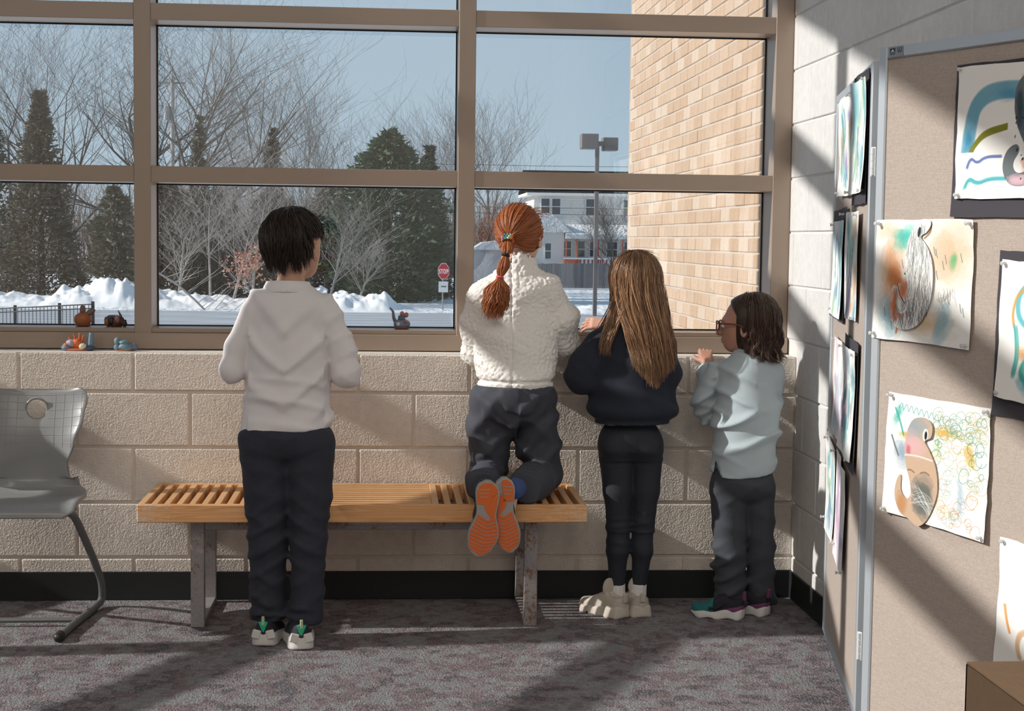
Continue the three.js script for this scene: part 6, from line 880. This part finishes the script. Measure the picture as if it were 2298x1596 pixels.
    for (let i = 0; i < 3; i++) mesh('tread_slot', chamferBox(W * (0.8 - 0.15 * i), 0.003, 0.001, 0.0003).rotateZ(0.15 * flip).translate(bend(0.1 + i * 0.05) - flip * W * 0.25, -(0.10 + i * 0.05) * L, 0.0022), grey, sh);
    const U = union([cap(V(0, -L * 0.16, -0.045), V(0, -L * 0.5, -0.052), W * 0.80, W * 0.78), cap(V(0, -L * 0.5, -0.050), V(0, -L * 0.84, -0.036), W * 0.78, W * 0.6), cap(V(0, -L * 0.14, -0.05), V(0, -L * 0.16, -0.085), W * 0.74, W * 0.72)], 0.02); mesh('upper', skin(V(-W * 1.2, -L, -0.12), V(W * 1.2, 0.02, 0.0), 0.0045, (x, y, q) => smax(U(x - bend(clamp(-y / L)), y, q), q + 0.022, 0.006)), upper, sh);
  }
  // hair drawn back to a banded tail
  const R = rng(2002), L = new Locks(), c0 = C(0.23, 0.055, 0.014), c1 = C(0.56, 0.19, 0.06), inv = H.q.clone().invert(), tie = k(1139, 537, 0.285), tieL = tie.clone().sub(H.c).applyQuaternion(inv).divideScalar(H.s), dirT = tieL.clone().sub(V(0, 0.02, -0.012)).normalize();
  const RX = 0.083, RY = 0.096, RZ = 0.100, capF = (x, y, zz) => { const v = V(x, y, zz).sub(H.c).applyQuaternion(inv).divideScalar(H.s), d = ell(V(0, 0.02, -0.013), 0.080, 0.093, 0.097)(v.x, v.y, v.z), cut = Math.max(v.z - 0.045 - 0.35 * (v.y - 0.02), -(v.y + 0.055) - 0.15 * v.z); return smax(d, cut, 0.012) * H.s; };
  P.add('hair', skin(...boxAround([H.w(-0.11, -0.09, -0.13), H.w(0.11, 0.13, 0.1), H.w(0.11, -0.09, 0.1), H.w(-0.11, 0.13, -0.13)], 0.02), 0.005, capF), std({ color: C(0.27, 0.07, 0.02), roughness: 0.5 }), 'red hair drawn back');
  const ep = (d, o) => H.w(d.x * RX * o, 0.02 + d.y * RY * o, -0.013 + d.z * RZ * o);
  for (let n = 0; n < 2400; n++) {
    const a = R() * 6.2832, ring = 0.25 + 1.75 * Math.pow(R(), 0.6), ax = V(0.3, 1, 0.2).addScaledVector(dirT, -V(0.3, 1, 0.2).dot(dirT)).normalize(), ay = dirT.clone().cross(ax), d0 = dirT.clone().multiplyScalar(Math.cos(ring)).addScaledVector(ax.clone().multiplyScalar(Math.cos(a)).addScaledVector(ay, Math.sin(a)), Math.sin(ring)); if (d0.z > 0.55 && d0.y < 0.35) continue; if (d0.y < -0.62) continue;
    const pts = [], bow = (R() - 0.5) * 0.16, o0 = 1 + 0.02 * R() + (R() < 0.05 ? 0.05 : 0); for (let i = 0; i <= 10; i++) { const t = i / 10, d = d0.clone().lerp(dirT, t).normalize(); d.add(V(0, bow * Math.sin(t * Math.PI) * 0.4, 0)).normalize(); pts.push(ep(d, o0 + 0.02 * Math.sin(t * Math.PI) + 0.01 * Math.sin(n + t * 9) + (t > 0.9 ? 0.02 : 0))); } L.add(pts, 0.0011 + 0.0012 * R(), tint(R, c0, c1), 0.6, 0.5);
  }
  for (let n = 0; n < 70; n++) { const a = R() * 6.28, d0 = V(Math.cos(a), 0.5 + R() * 0.6, Math.sin(a) - 0.3).normalize(), pts = []; let p = ep(d0, 1.0); const w = V(R() - 0.2, R() * 0.5, (R() - 0.5)).multiplyScalar(0.012); for (let i = 0; i < 6; i++) { pts.push(p.clone()); p = p.clone().add(w).add(V(0.004, -0.002 * i, 0)); } L.add(pts, 0.0005, tint(R, c0, c1), 1, 0.3); }
  const axis = [k(1139, 537, 0.285), k(1140, 560, 0.315), k(1135, 573, 0.325), k(1130, 598, 0.335), k(1122, 622, 0.340), k(1113, 665, 0.345), k(1108, 712, 0.345)];
  const seg = (a, m, b, rad, n, tail) => { for (let q = 0; q < n; q++) { const th = R() * 6.2832, rr = Math.sqrt(R()), pts = [], ph = R() * 6, am = tail ? 0.006 + 0.010 * R() : 0.001, nn = tail ? 12 : 8, lenK = tail ? 0.75 + 0.35 * R() : 1; for (let i = 0; i <= nn; i++) { const t = i / nn * lenK, p = a.clone().multiplyScalar((1 - t) * (1 - t)).addScaledVector(m, 2 * t * (1 - t)).addScaledVector(b, t * t), prof = tail ? 0.25 + 0.85 * smooth(0, 0.35, t) * (1 - 0.35 * smooth(0.6, 1, t)) : 0.3 + 0.7 * Math.sin(Math.PI * clamp(t, 0.02, 0.98)); p.x += Math.cos(th) * rr * rad * prof + am * Math.sin(ph + t * 9) * t; p.z += Math.sin(th) * rr * rad * prof * 0.8 + am * Math.cos(ph * 1.7 + t * 8) * t; pts.push(p); } L.add(pts, tail ? 0.0013 : 0.0016, tint(R, c0, c1), 0.6, tail ? 0.1 : 0.7); } };
  seg(axis[0], axis[1], axis[2], 0.022, 220, false); seg(axis[2], axis[3], axis[4], 0.022, 220, false); seg(axis[4], axis[5], axis[6], 0.040, 620, true);
  P.add('hair_locks', L.geo(), hairMat(0.42), 'red locks and tail').userData.kind = 'stuff';
  const band = (c, d, r, tubeR, col, lab) => { const t = new THREE.TorusGeometry(r, tubeR, 10, 28); t.applyQuaternion(new THREE.Quaternion().setFromUnitVectors(V(0, 0, 1), d.clone().normalize())); t.translate(c.x, c.y, c.z); P.add('hair_band', t, std({ color: col, roughness: 0.7 }), lab); };
  band(axis[2], axis[4].clone().sub(axis[1]), 0.0105, 0.005, C(0.012, 0.012, 0.014), 'black hair band'); band(axis[4], axis[6].clone().sub(axis[3]), 0.0105, 0.004, C(0.80, 0.11, 0.20), 'pink hair band');
  const beadCols = [C(0.7, 0.06, 0.04), C(0.75, 0.75, 0.72), C(0.05, 0.18, 0.4), C(0.7, 0.35, 0.05), C(0.1, 0.35, 0.2)]; for (let row = 0; row < 3; row++) for (let i = 0; i < 12; i++) { const a = i / 12 * 6.2832 + row * 0.26, d = axis[1].clone().sub(axis[0]).normalize(), u = V(1, 0, 0).addScaledVector(d, -d.x).normalize(), w = d.clone().cross(u), c = tie.clone().addScaledVector(d, (row - 1) * 0.008).addScaledVector(u, Math.cos(a) * 0.0185).addScaledVector(w, Math.sin(a) * 0.0165), b = new THREE.SphereGeometry(0.0046, 8, 6); b.translate(c.x, c.y, c.z); P.add('bead', b, std({ color: beadCols[(row * 5 + i * 3) % 5], roughness: 0.35 })); }
}

// ---------------------------------------------------------------- the long haired child in the navy sweatshirt
{
  const z = 0.24, base = V(2.17, 0, 0.24), P = person('child with long light brown hair in a navy sweatshirt and leggings', base), k = (x, y, zz = z) => K3(x, y, zz);
  const H = headFrame(k(1424, 636, 0.225), -0.15, -0.05, 1.0);
  const j = { neck: k(1420, 715), chest: k(1415, 800), pelvis: k(1414, 985), shL: k(1348, 776), shR: k(1484, 774), elL: k(1303, 852, 0.27), elR: k(1488, 890, 0.24), wrL: k(1372, 742, 0.0), wrR: k(1470, 812, 0.12), hipL: k(1380, 1000), knL: k(1388, 1180), anL: k(1384, 1338, 0.235), hipR: k(1452, 1000), knR: k(1443, 1180), anR: k(1432, 1335, 0.235), toeL: k(1360, 1358, 0.15), toeR: k(1430, 1350, 0.12) };
  const hL = handSDF(k(1362, 728, -0.045), V(-0.95, 0.05, -0.22), V(0.1, 0.55, 0.8), 1, 0.74, [0.25, 0.45, 0.35], 1.2), hR = handSDF(j.wrR.clone(), V(-0.4, 0.85, -0.3), V(0.2, 0.9, 0.3), 1, 0.8);
  P.add('body', bodyGeo(j, H, 0.92, [hL, hR]), skinMat(C(0.66, 0.36, 0.26))); eyes(P, H, C(0.08, 0.05, 0.03));
  const hemY = k(1415, 948).y, bodyS = union([cap(k(1417, 775), k(1416, 860), 0.112, 0.130, 0.74), cap(k(1416, 860), k(1416, 925, 0.245), 0.132, 0.140, 0.82), cap(k(1366, 768), k(1470, 768), 0.050, 0.050), cap(k(1418, 735), k(1420, 722), 0.062, 0.056)], 0.045);
  const armsS = union([cap(j.shL, k(1318, 815, 0.26), 0.060, 0.058), cap(k(1318, 815, 0.26), k(1312, 842, 0.25), 0.058, 0.056), cap(k(1312, 842, 0.25), j.wrL, 0.056, 0.030), cap(j.shR, k(1488, 850, 0.25), 0.056, 0.05), cap(k(1488, 850, 0.25), k(1484, 895, 0.24), 0.05, 0.046), cap(k(1484, 895, 0.24), j.wrR, 0.046, 0.034)], 0.02);
  const sweat = (x, y, zz) => { const a = bodyS(x, y, zz), b = armsS(x, y, zz); let d = smin(a, b, 0.010); if (Math.abs(d) < 0.035) { const low = smooth(hemY + 0.13, hemY + 0.02, y), f1 = drape(x, y, zz, 0.35, 0.92, 7, 2, 2.2), f2 = drape(x, y, zz, 0.9, 0.35, 6, 5, 2.2); d -= 0.014 * f1 + 0.014 * f2 * (1 - low) + 0.016 * low * Math.exp(-Math.pow((y - hemY - 0.055) / 0.03, 2)) - 0.010 * Math.exp(-Math.pow((y - hemY - 0.012) / 0.012, 2)); } return Math.max(d, hemY - y); };
  { const [lo, hi] = boxAround([j.shL, j.shR, j.elL, j.elR, j.wrL, j.wrR, k(1415, 960), k(1420, 700)], 0.085); hi.z = 0.42; P.add('sweatshirt', skin(lo, hi, 0.0055, sweat), cloth(C(0.018, 0.022, 0.036), 0.95, 0.0009), 'navy sweatshirt'); }
  const lg = union([ell(k(1414, 985, 0.235), 0.112, 0.085, 0.092), ell(k(1382, 1000, 0.265), 0.060, 0.062, 0.062), ell(k(1449, 1000, 0.265), 0.060, 0.062, 0.062), cap(k(1380, 1000), k(1386, 1100), 0.060, 0.052), cap(k(1386, 1100), k(1388, 1180), 0.050, 0.041), cap(k(1388, 1180), k(1386, 1235, 0.25), 0.040, 0.040), cap(k(1386, 1235, 0.25), k(1384, 1325), 0.038, 0.026), cap(k(1452, 1000), k(1449, 1100), 0.058, 0.050), cap(k(1449, 1100), k(1443, 1180), 0.048, 0.039), cap(k(1443, 1180), k(1441, 1235, 0.25), 0.038, 0.038), cap(k(1441, 1235, 0.25), k(1433, 1320), 0.036, 0.025)], 0.013);
  const legY = k(1385, 1318).y, leggings = (x, y, zz) => { let d = lg(x, y, zz); if (Math.abs(d) < 0.02) { const kn = Math.exp(-Math.pow((y - k(0, 1190).y) / 0.07, 2)) + 0.8 * Math.exp(-Math.pow((y - k(0, 1018).y) / 0.035, 2)); d -= kn * 0.006 * Math.pow(ridge(vnoise(x * 7, y * 42, zz * 7)), 3); } return Math.max(d, Math.max(legY - y, y - k(1415, 935).y)); };
  { const [lo, hi] = boxAround([k(1335, 930), k(1495, 930), k(1340, 1330), k(1495, 1330)], 0.02); lo.z = 0.11; hi.z = 0.37; P.add('leggings', skin(lo, hi, 0.005, leggings), cloth(C(0.017, 0.020, 0.030), 0.75), 'black leggings'); }
  const whiteK = cloth(C(0.72, 0.70, 0.70), 0.95); for (const [a, b] of [[k(1384, 1312), k(1384, 1362, 0.24)], [k(1432, 1312), k(1430, 1360, 0.24)]]) { const [lo, hi] = boxAround([a, b], 0.05), f = cap(a, b, 0.030, 0.031); P.add('sock', skin(lo, hi, 0.0035, (x, y, zz) => Math.max(f(x, y, zz) + 0.0012 * Math.sin(Math.atan2(zz - a.z, x - a.x) * 36), y - a.y - 0.004)), whiteK, 'white ribbed sock'); }
  const cream = cloth(C(0.50, 0.445, 0.385), 0.8), soleM = std({ color: C(0.56, 0.505, 0.44), roughness: 0.65 });
  for (const [x, zz, yaw] of [[2.166, 0.335, 0.62], [2.232, 0.325, 0.16]]) {
    const S = shoeParts(0.215, 0.088, 0.088, { sole: 0.034, flare: 0.010 }), sh = new THREE.Group(); sh.name = 'trainer'; P.g.add(sh); place(sh, V(x - base.x, 0, zz - base.z), Math.PI + yaw);
    mesh('sole', skin(...S.box, 0.0042, (a, b, c) => S.S(a, b, c) - 0.003 * Math.max(0, Math.sin(c * 150))), soleM, sh); mesh('upper', skin(...S.box, 0.0042, (a, b, c) => S.U(a, b, c) - 0.0035 * ridge(vnoise(a * 20, b * 45, c * 28)) * (b < 0.07 ? 1 : 0)), cream, sh);
    mesh('heel_tab', chamferBox(0.020, 0.034, 0.010, 0.003).translate(0.0, 0.074, -0.002), cream, sh); const tp = ell(V(0, 0.098, 0.082), 0.030, 0.036, 0.009); mesh('tongue', skin(V(-0.04, 0.05, 0.06), V(0.04, 0.145, 0.1), 0.004, tp), cream, sh);
  }
  // long straight hair
  const R = rng(3003), L = new Locks(), c0 = C(0.12, 0.06, 0.034), c1 = C(0.52, 0.29, 0.15), inv = H.q.clone().invert(), RX = 0.081, RY = 0.095, RZ = 0.098;
  const capF = (x, y, zz) => { const v = V(x, y, zz).sub(H.c).applyQuaternion(inv).divideScalar(H.s), d = ell(V(0, 0.02, -0.012), RX, RY, RZ)(v.x, v.y, v.z), e = ell(V(0, -0.06, -0.035), 0.078, 0.10, 0.065)(v.x, v.y, v.z), cut = v.z - 0.04 - 0.35 * (v.y - 0.02); return smax(smin(d, e, 0.03), cut, 0.012) * H.s; };
  P.add('hair', skin(...boxAround([H.w(-0.11, -0.18, -0.13), H.w(0.11, 0.13, 0.1), H.w(0.11, -0.18, 0.1), H.w(-0.11, 0.13, -0.13)], 0.02), 0.005, capF), std({ color: C(0.22, 0.11, 0.06), roughness: 0.5 }), 'long light brown hair');
  const backS = (p) => (p.y < hemY + 0.02 ? 1 : sweat(p.x, p.y, p.z));
  for (let n = 0; n < 300; n++) {
    const az = R() * 6.2832, el = 0.12 + 1.3 * Math.pow(R(), 0.7); if (Math.cos(az) > 0.55 && el > 0.7) continue; const g = []; let d = V(Math.sin(az) * Math.sin(el), Math.cos(el), Math.cos(az) * Math.sin(el)); const o = 0.99 + 0.05 * R(), cz = Math.cos(az);
    for (let i = 0; i < 5; i++) { g.push(H.w(d.x * RX * o, 0.02 + d.y * RY * o, -0.012 + d.z * RZ * o)); d = V(d.x, d.y - 0.26, d.z).normalize(); }
    let p = g[4].clone(); const u = (p.x - H.c.x) / 0.085, left = u < -0.35 && R() < 0.28, short = R(), x1 = left ? k(1338 + 26 * R(), 790).x : k(1458 + u * 44 + 16 * (R() - 0.5), 850).x, y1 = left ? k(1340, 800 - 20 * R()).y : k(1440, lerp(868, 800, Math.max(short * short, Math.abs(u) * 0.75)) , z).y, n2 = 14, y0 = p.y, x0 = p.x, ph = R() * 6, wob = 0.004 * R();
    for (let i = 1; i <= n2; i++) { const t = i / n2; p = p.clone(); p.y = lerp(y0, y1, t); p.x = lerp(x0 + (u > 0 ? 0.02 : -0.008) * u * Math.sin(t * 3.1), x1, smooth(0.05, 1, t)) + wob * Math.sin(ph + t * 8); p.z += left ? -0.004 : 0.004 * (1 - t); let q = 0; while (backS(p) < 0.012 && q++ < 40) p.z += 0.003; g.push(p); }
    tuft(L, R, g, 15, 0.014, 0.0012, c0, c1, 0.3, 0.0016);
  }
  for (let n = 0; n < 60; n++) { const a = R() * 6.28, pts = []; let p = H.w(Math.sin(a) * 0.02, 0.115, Math.cos(a) * 0.02 - 0.01); const w = V(Math.sin(a) * 0.01 + 0.004, 0.004 * R(), 0.004); for (let i = 0; i < 7; i++) { pts.push(p.clone()); p = p.clone().add(w).add(V(0.001 * i, -0.0022 * i, 0)); } L.add(pts, 0.0006, tint(R, c0, c1), 1, 0.3); }
  P.add('hair_locks', L.geo(), hairMat(0.36), 'long straight locks').userData.kind = 'stuff';
}

// ---------------------------------------------------------------- the child with glasses in the pale blue polo
{
  const z = 0.27, base = V(2.60, 0, 0.26), P = person('child with glasses and chin length dark hair in a pale blue polo shirt', base), k = (x, y, zz = z) => K3(x, y, zz);
  const H = headFrame(k(1676, 728, 0.235), -1.18, 0.0, 0.97);
  const j = { neck: k(1680, 800, 0.26), chest: k(1680, 880), pelvis: k(1668, 1075), shL: k(1608, 842, 0.22), shR: k(1732, 842, 0.27), elL: k(1588, 922, 0.20), elR: k(1722, 930, 0.20), wrL: k(1584, 830, 0.055), wrR: k(1700, 850, 0.10), hipL: k(1632, 1085), knL: k(1638, 1225), anL: k(1642, 1345, 0.26), hipR: k(1702, 1085), knR: k(1705, 1225), anR: k(1705, 1345, 0.25), toeL: k(1595, 1362, 0.24), toeR: k(1680, 1358, 0.19) };
  const hL = handSDF(k(1584, 815, 0.035), V(0.12, 0.70, -0.7), V(-0.1, 0.7, 0.7), 1, 0.76, [0.55, 0.6, 0.5], 0.7), hR = handSDF(j.wrR.clone(), V(-0.2, 0.9, -0.2), V(0.1, 0.75, 0.6), -1, 0.76, [0.5, 0.6, 0.5]);
  P.add('body', bodyGeo(j, H, 0.86, [hL, hR]), skinMat(C(0.52, 0.27, 0.19))); eyes(P, H, C(0.05, 0.03, 0.02));
  const xa = k(1590, 1060).x, xb = k(1742, 1060).x, hem = (x, zz) => lerp(k(1590, 1064).y, k(1742, 1052).y, clamp((x - xa) / (xb - xa))) - 0.012 * smooth(0.30, 0.38, zz);
  const tb = union([cap(k(1678, 850), k(1676, 930), 0.094, 0.104, 0.85), cap(k(1676, 930), k(1668, 1050), 0.104, 0.116, 0.9), cap(k(1632, 838, 0.235), k(1722, 838, 0.27), 0.040, 0.040), cap(k(1682, 812, 0.26), k(1682, 822, 0.26), 0.052, 0.052)], 0.045);
  const ab = union([cap(j.shL, k(1584, 890, 0.205), 0.045, 0.041), cap(k(1584, 890, 0.205), k(1586, 918, 0.18), 0.041, 0.040), cap(k(1586, 918, 0.18), j.wrL, 0.040, 0.026), cap(j.shR, j.elR, 0.046, 0.040), cap(j.elR, j.wrR, 0.038, 0.028)], 0.018);
  const slit = V(k(1607, 1060, 0.30).x, 0, 0), shirt = (x, y, zz) => { const a = tb(x, y, zz), b = ab(x, y, zz); let d = smin(a, b, 0.009); if (Math.abs(d) < 0.035) { const f1 = drape(x, y, zz, -0.5, 0.86, 10, 2, 4), f2 = drape(x, y, zz, 0.3, 0.95, 13, 6, 4) * (x < 2.62 ? 1 : 0.3), mid = Math.exp(-Math.pow((y - k(0, 935).y) / 0.09, 2)); d -= (0.008 + 0.010 * mid) * f1 + (0.006 + 0.009 * mid) * f2 + 0.006 * (vnoise(x * 9, y * 3, zz * 8) - 0.5) + (b < a ? 0.008 * drape(x, y, zz, -0.4, 0.9, 18, 4, 2) : 0); const h0 = hem(x, zz) + 0.052; if (y < h0 && zz > 0.2) d = smax(d, -(Math.abs(x - slit.x) - (h0 - y) * 0.22), 0.003); } return Math.max(d, hem(x, zz) - y); };
  { const [lo, hi] = boxAround([j.shL, j.shR, j.elL, j.elR, j.wrL, j.wrR, k(1590, 1075), k(1745, 1075), k(1680, 790)], 0.07); hi.z = 0.43; P.add('shirt', skin(lo, hi, 0.005, shirt), cloth(C(0.46, 0.535, 0.575), 0.85), 'pale blue long sleeved polo shirt'); }
  P.add('collar', foldCollar(k(1682, 808, 0.255), 0.060, 0.058, 0.026, -0.004, 0.1), cloth(C(0.46, 0.535, 0.575), 0.85), 'pale blue collar');
  const lg = union([ell(k(1667, 1080), 0.110, 0.08, 0.098), cap(k(1633, 1090), k(1637, 1180), 0.066, 0.060), cap(k(1637, 1180), k(1640, 1240, 0.28), 0.059, 0.054), cap(k(1640, 1240, 0.28), k(1640, 1352, 0.26), 0.052, 0.050), cap(k(1700, 1090, 0.26), k(1703, 1180, 0.25), 0.062, 0.054), cap(k(1703, 1180, 0.25), k(1706, 1240, 0.25), 0.052, 0.050), cap(k(1706, 1240, 0.25), k(1705, 1350, 0.235), 0.048, 0.047)], 0.012);
  const cy = k(1640, 1360, 0.26).y, trousers = (x, y, zz) => { let d = lg(x, y, zz); if (Math.abs(d) < 0.03) { const low = smooth(k(0, 1130).y, k(0, 1260).y, y); d -= (0.004 + 0.010 * low) * drape(x, y, zz, 0.4, 0.9, 13, 3, 2) + (0.003 + 0.008 * low) * drape(x, y, zz, -0.55, 0.83, 16, 8, 2.2) + 0.008 * (vnoise(x * 12, y * 4, zz * 9) - 0.5); } return Math.max(d, Math.max(y - k(1670, 1035).y, cy - y)); };
  { const [lo, hi] = boxAround([k(1585, 1030), k(1745, 1030), k(1585, 1365), k(1745, 1365)], 0.03); lo.z = 0.12; hi.z = 0.42; P.add('trousers', skin(lo, hi, 0.005, trousers), cloth(C(0.050, 0.056, 0.070), 0.8), 'dark grey blue trousers'); }
  const teal = cloth(C(0.012, 0.14, 0.15), 0.75), plum = cloth(C(0.17, 0.045, 0.12), 0.75), blk = cloth(C(0.015, 0.014, 0.022), 0.8), wS = std({ color: C(0.68, 0.65, 0.64), roughness: 0.6 }), lime = std({ color: C(0.55, 0.62, 0.03), roughness: 0.5 });
  for (const [x, zz, yaw, sw] of [[2.592, 0.345, 1.18, 0], [2.690, 0.305, 0.85, 1]]) {
    const S = shoeParts(0.19, 0.078, 0.085, { sole: 0.03, flare: 0.007 }), sh = new THREE.Group(); sh.name = 'trainer'; P.g.add(sh); place(sh, V(x - base.x, 0, zz - base.z), Math.PI + yaw);
    mesh('sole', skin(...S.box, 0.004, (a, b, c) => S.S(a, b, c) - 0.0025 * Math.sin(c * 90 + b * 60)), wS, sh); mesh('toe_upper', skin(...S.box, 0.004, (a, b, c) => Math.max(S.U(a, b, c), 0.105 - c)), teal, sh); mesh('quarter', skin(...S.box, 0.004, (a, b, c) => Math.max(S.U(a, b, c), c - 0.105)), blk, sh); mesh('heel_counter', skin(V(-0.05, 0, -0.02), V(0.05, 0.06, 0.1), 0.004, (a, b, c) => Math.max(S.U(a, b, c) - 0.003, b - 0.052 + c * 0.25, c - 0.085)), plum, sh);
    mesh('heel_tab', chamferBox(0.024, 0.032, 0.010, 0.003).translate(0, 0.082, 0.0), plum, sh); mesh('collar_stripe', tube([V(-0.034, 0.052, 0.05), V(-0.036, 0.058, 0.075), V(-0.032, 0.062, 0.10)], 0.003, 6), lime, sh);
    for (const s of [-1, 1]) mesh('side_swoop', tube([V(s * 0.037, 0.036, 0.12), V(s * 0.0375, 0.04, 0.09), V(s * 0.036, 0.058, 0.06)], (t) => 0.006 * (1 - 0.7 * t), 6), blk, sh);
  }
  // chin length wavy hair
  const R = rng(4004), L = new Locks(), c0 = C(0.028, 0.014, 0.010), c1 = C(0.14, 0.075, 0.05), inv = H.q.clone().invert(), RX = 0.084, RY = 0.097, RZ = 0.102;
  const capF = (x, y, zz) => { const v = V(x, y, zz).sub(H.c).applyQuaternion(inv).divideScalar(H.s), d = ell(V(0, 0.02, -0.014), RX, RY, RZ)(v.x, v.y, v.z), e = ell(V(0, -0.05, -0.035), 0.085, 0.085, 0.075)(v.x, v.y, v.z), cut = v.z - 0.028 - 0.75 * Math.max(0, v.y - 0.035) + 0.12 * Math.min(0, v.y); return smax(smin(d, e, 0.03), Math.max(cut, -(v.y + 0.112)), 0.012) * H.s; };
  P.add('hair', skin(...boxAround([H.w(-0.11, -0.14, -0.14), H.w(0.11, 0.13, 0.1), H.w(0.11, -0.14, 0.1), H.w(-0.11, 0.13, -0.14)], 0.02), 0.005, capF), std({ color: C(0.038, 0.02, 0.014), roughness: 0.45 }), 'chin length dark brown hair');
  for (let n = 0; n < 330; n++) {
    const az = R() * 6.2832, el = 0.1 + 1.3 * Math.pow(R(), 0.7), ca = Math.cos(az); if (ca > 0.12 && el > 0.5) continue; if (ca > -0.1 && el > 1.0) continue; const g = []; let d = V(Math.sin(az) * Math.sin(el), Math.cos(el), ca * Math.sin(el)); const o = 0.99 + 0.06 * R();
    for (let i = 0; i < 5; i++) { g.push(H.w(d.x * RX * o, 0.02 + d.y * RY * o, -0.014 + d.z * RZ * o)); d = V(d.x, d.y - 0.26, d.z).normalize(); }
    let p = g[4].clone(); const end = H.w(0, (ca > 0.1 ? -0.085 : -0.125) - 0.022 * R(), 0).y, n2 = 12, y0 = p.y, ph = vnoise(az * 3, el * 2, 2) * 12, out = p.clone().sub(H.c).setY(0).normalize(), fl = 0.5 + R(), am = 0.0035 + 0.004 * R(), side = V(-out.z, 0, out.x);
    for (let i = 1; i <= n2; i++) { const t = i / n2; p = p.clone(); p.y = lerp(y0, end, t) + (t > 0.82 ? 0.03 * (t - 0.82) * 5 * R() * 0.5 : 0); p.addScaledVector(out, am * Math.sin(ph + t * 10) + (t > 0.72 ? 0.0045 * fl : 0.0004)).addScaledVector(side, am * 0.9 * Math.cos(ph * 1.7 + t * 8)); g.push(p); }
    const lt = g[g.length - 1].clone().sub(H.c).applyQuaternion(inv), md = g[7].clone().sub(H.c).applyQuaternion(inv); if (lt.z > 0.012 || md.z > 0.02) continue;
    tuft(L, R, g, 14, 0.012, 0.0013, c0, c1, 0.5, 0.0012);
  }
  P.add('hair_locks', L.geo(), hairMat(0.36), 'wavy dark locks').userData.kind = 'stuff';
  // glasses
  const gl = std({ color: C(0.15, 0.025, 0.012), roughness: 0.25 }), rim = (s) => { const pts = []; for (let i = 0; i < 14; i++) { const a = i / 14 * 6.2832, q = 0.6; pts.push(H.w(s * 0.031 + Math.sign(Math.cos(a)) * Math.pow(Math.abs(Math.cos(a)), q) * 0.023, -0.006 + Math.sign(Math.sin(a)) * Math.pow(Math.abs(Math.sin(a)), q) * 0.017, 0.106 - 0.004 * Math.abs(Math.cos(a)))); } return tube(pts, 0.0024, 8, { closed: true, steps: 56 }); };
  const parts = [rim(1), rim(-1), tube([H.w(-0.009, 0.0, 0.107), H.w(0, 0.003, 0.109), H.w(0.009, 0.0, 0.107)], 0.0022, 8), ...[1, -1].map((s) => tube([H.w(s * 0.054, 0.004, 0.101), H.w(s * 0.074, 0.003, 0.085), H.w(s * 0.082, 0.001, 0.02), H.w(s * 0.081, -0.012, -0.01)], 0.0028, 8))]; P.add('glasses', merge(parts), gl, 'brown framed glasses');
  for (const s of [1, -1]) { const l = new THREE.CircleGeometry(0.019 * H.s, 20); l.applyQuaternion(H.q); const c = H.w(s * 0.031, -0.006, 0.105); l.translate(c.x, c.y, c.z); P.add('lens', l, glass); }
}

scene.traverse((o) => { if (o.isMesh) shade(o); });
renderer.render(scene, camera);
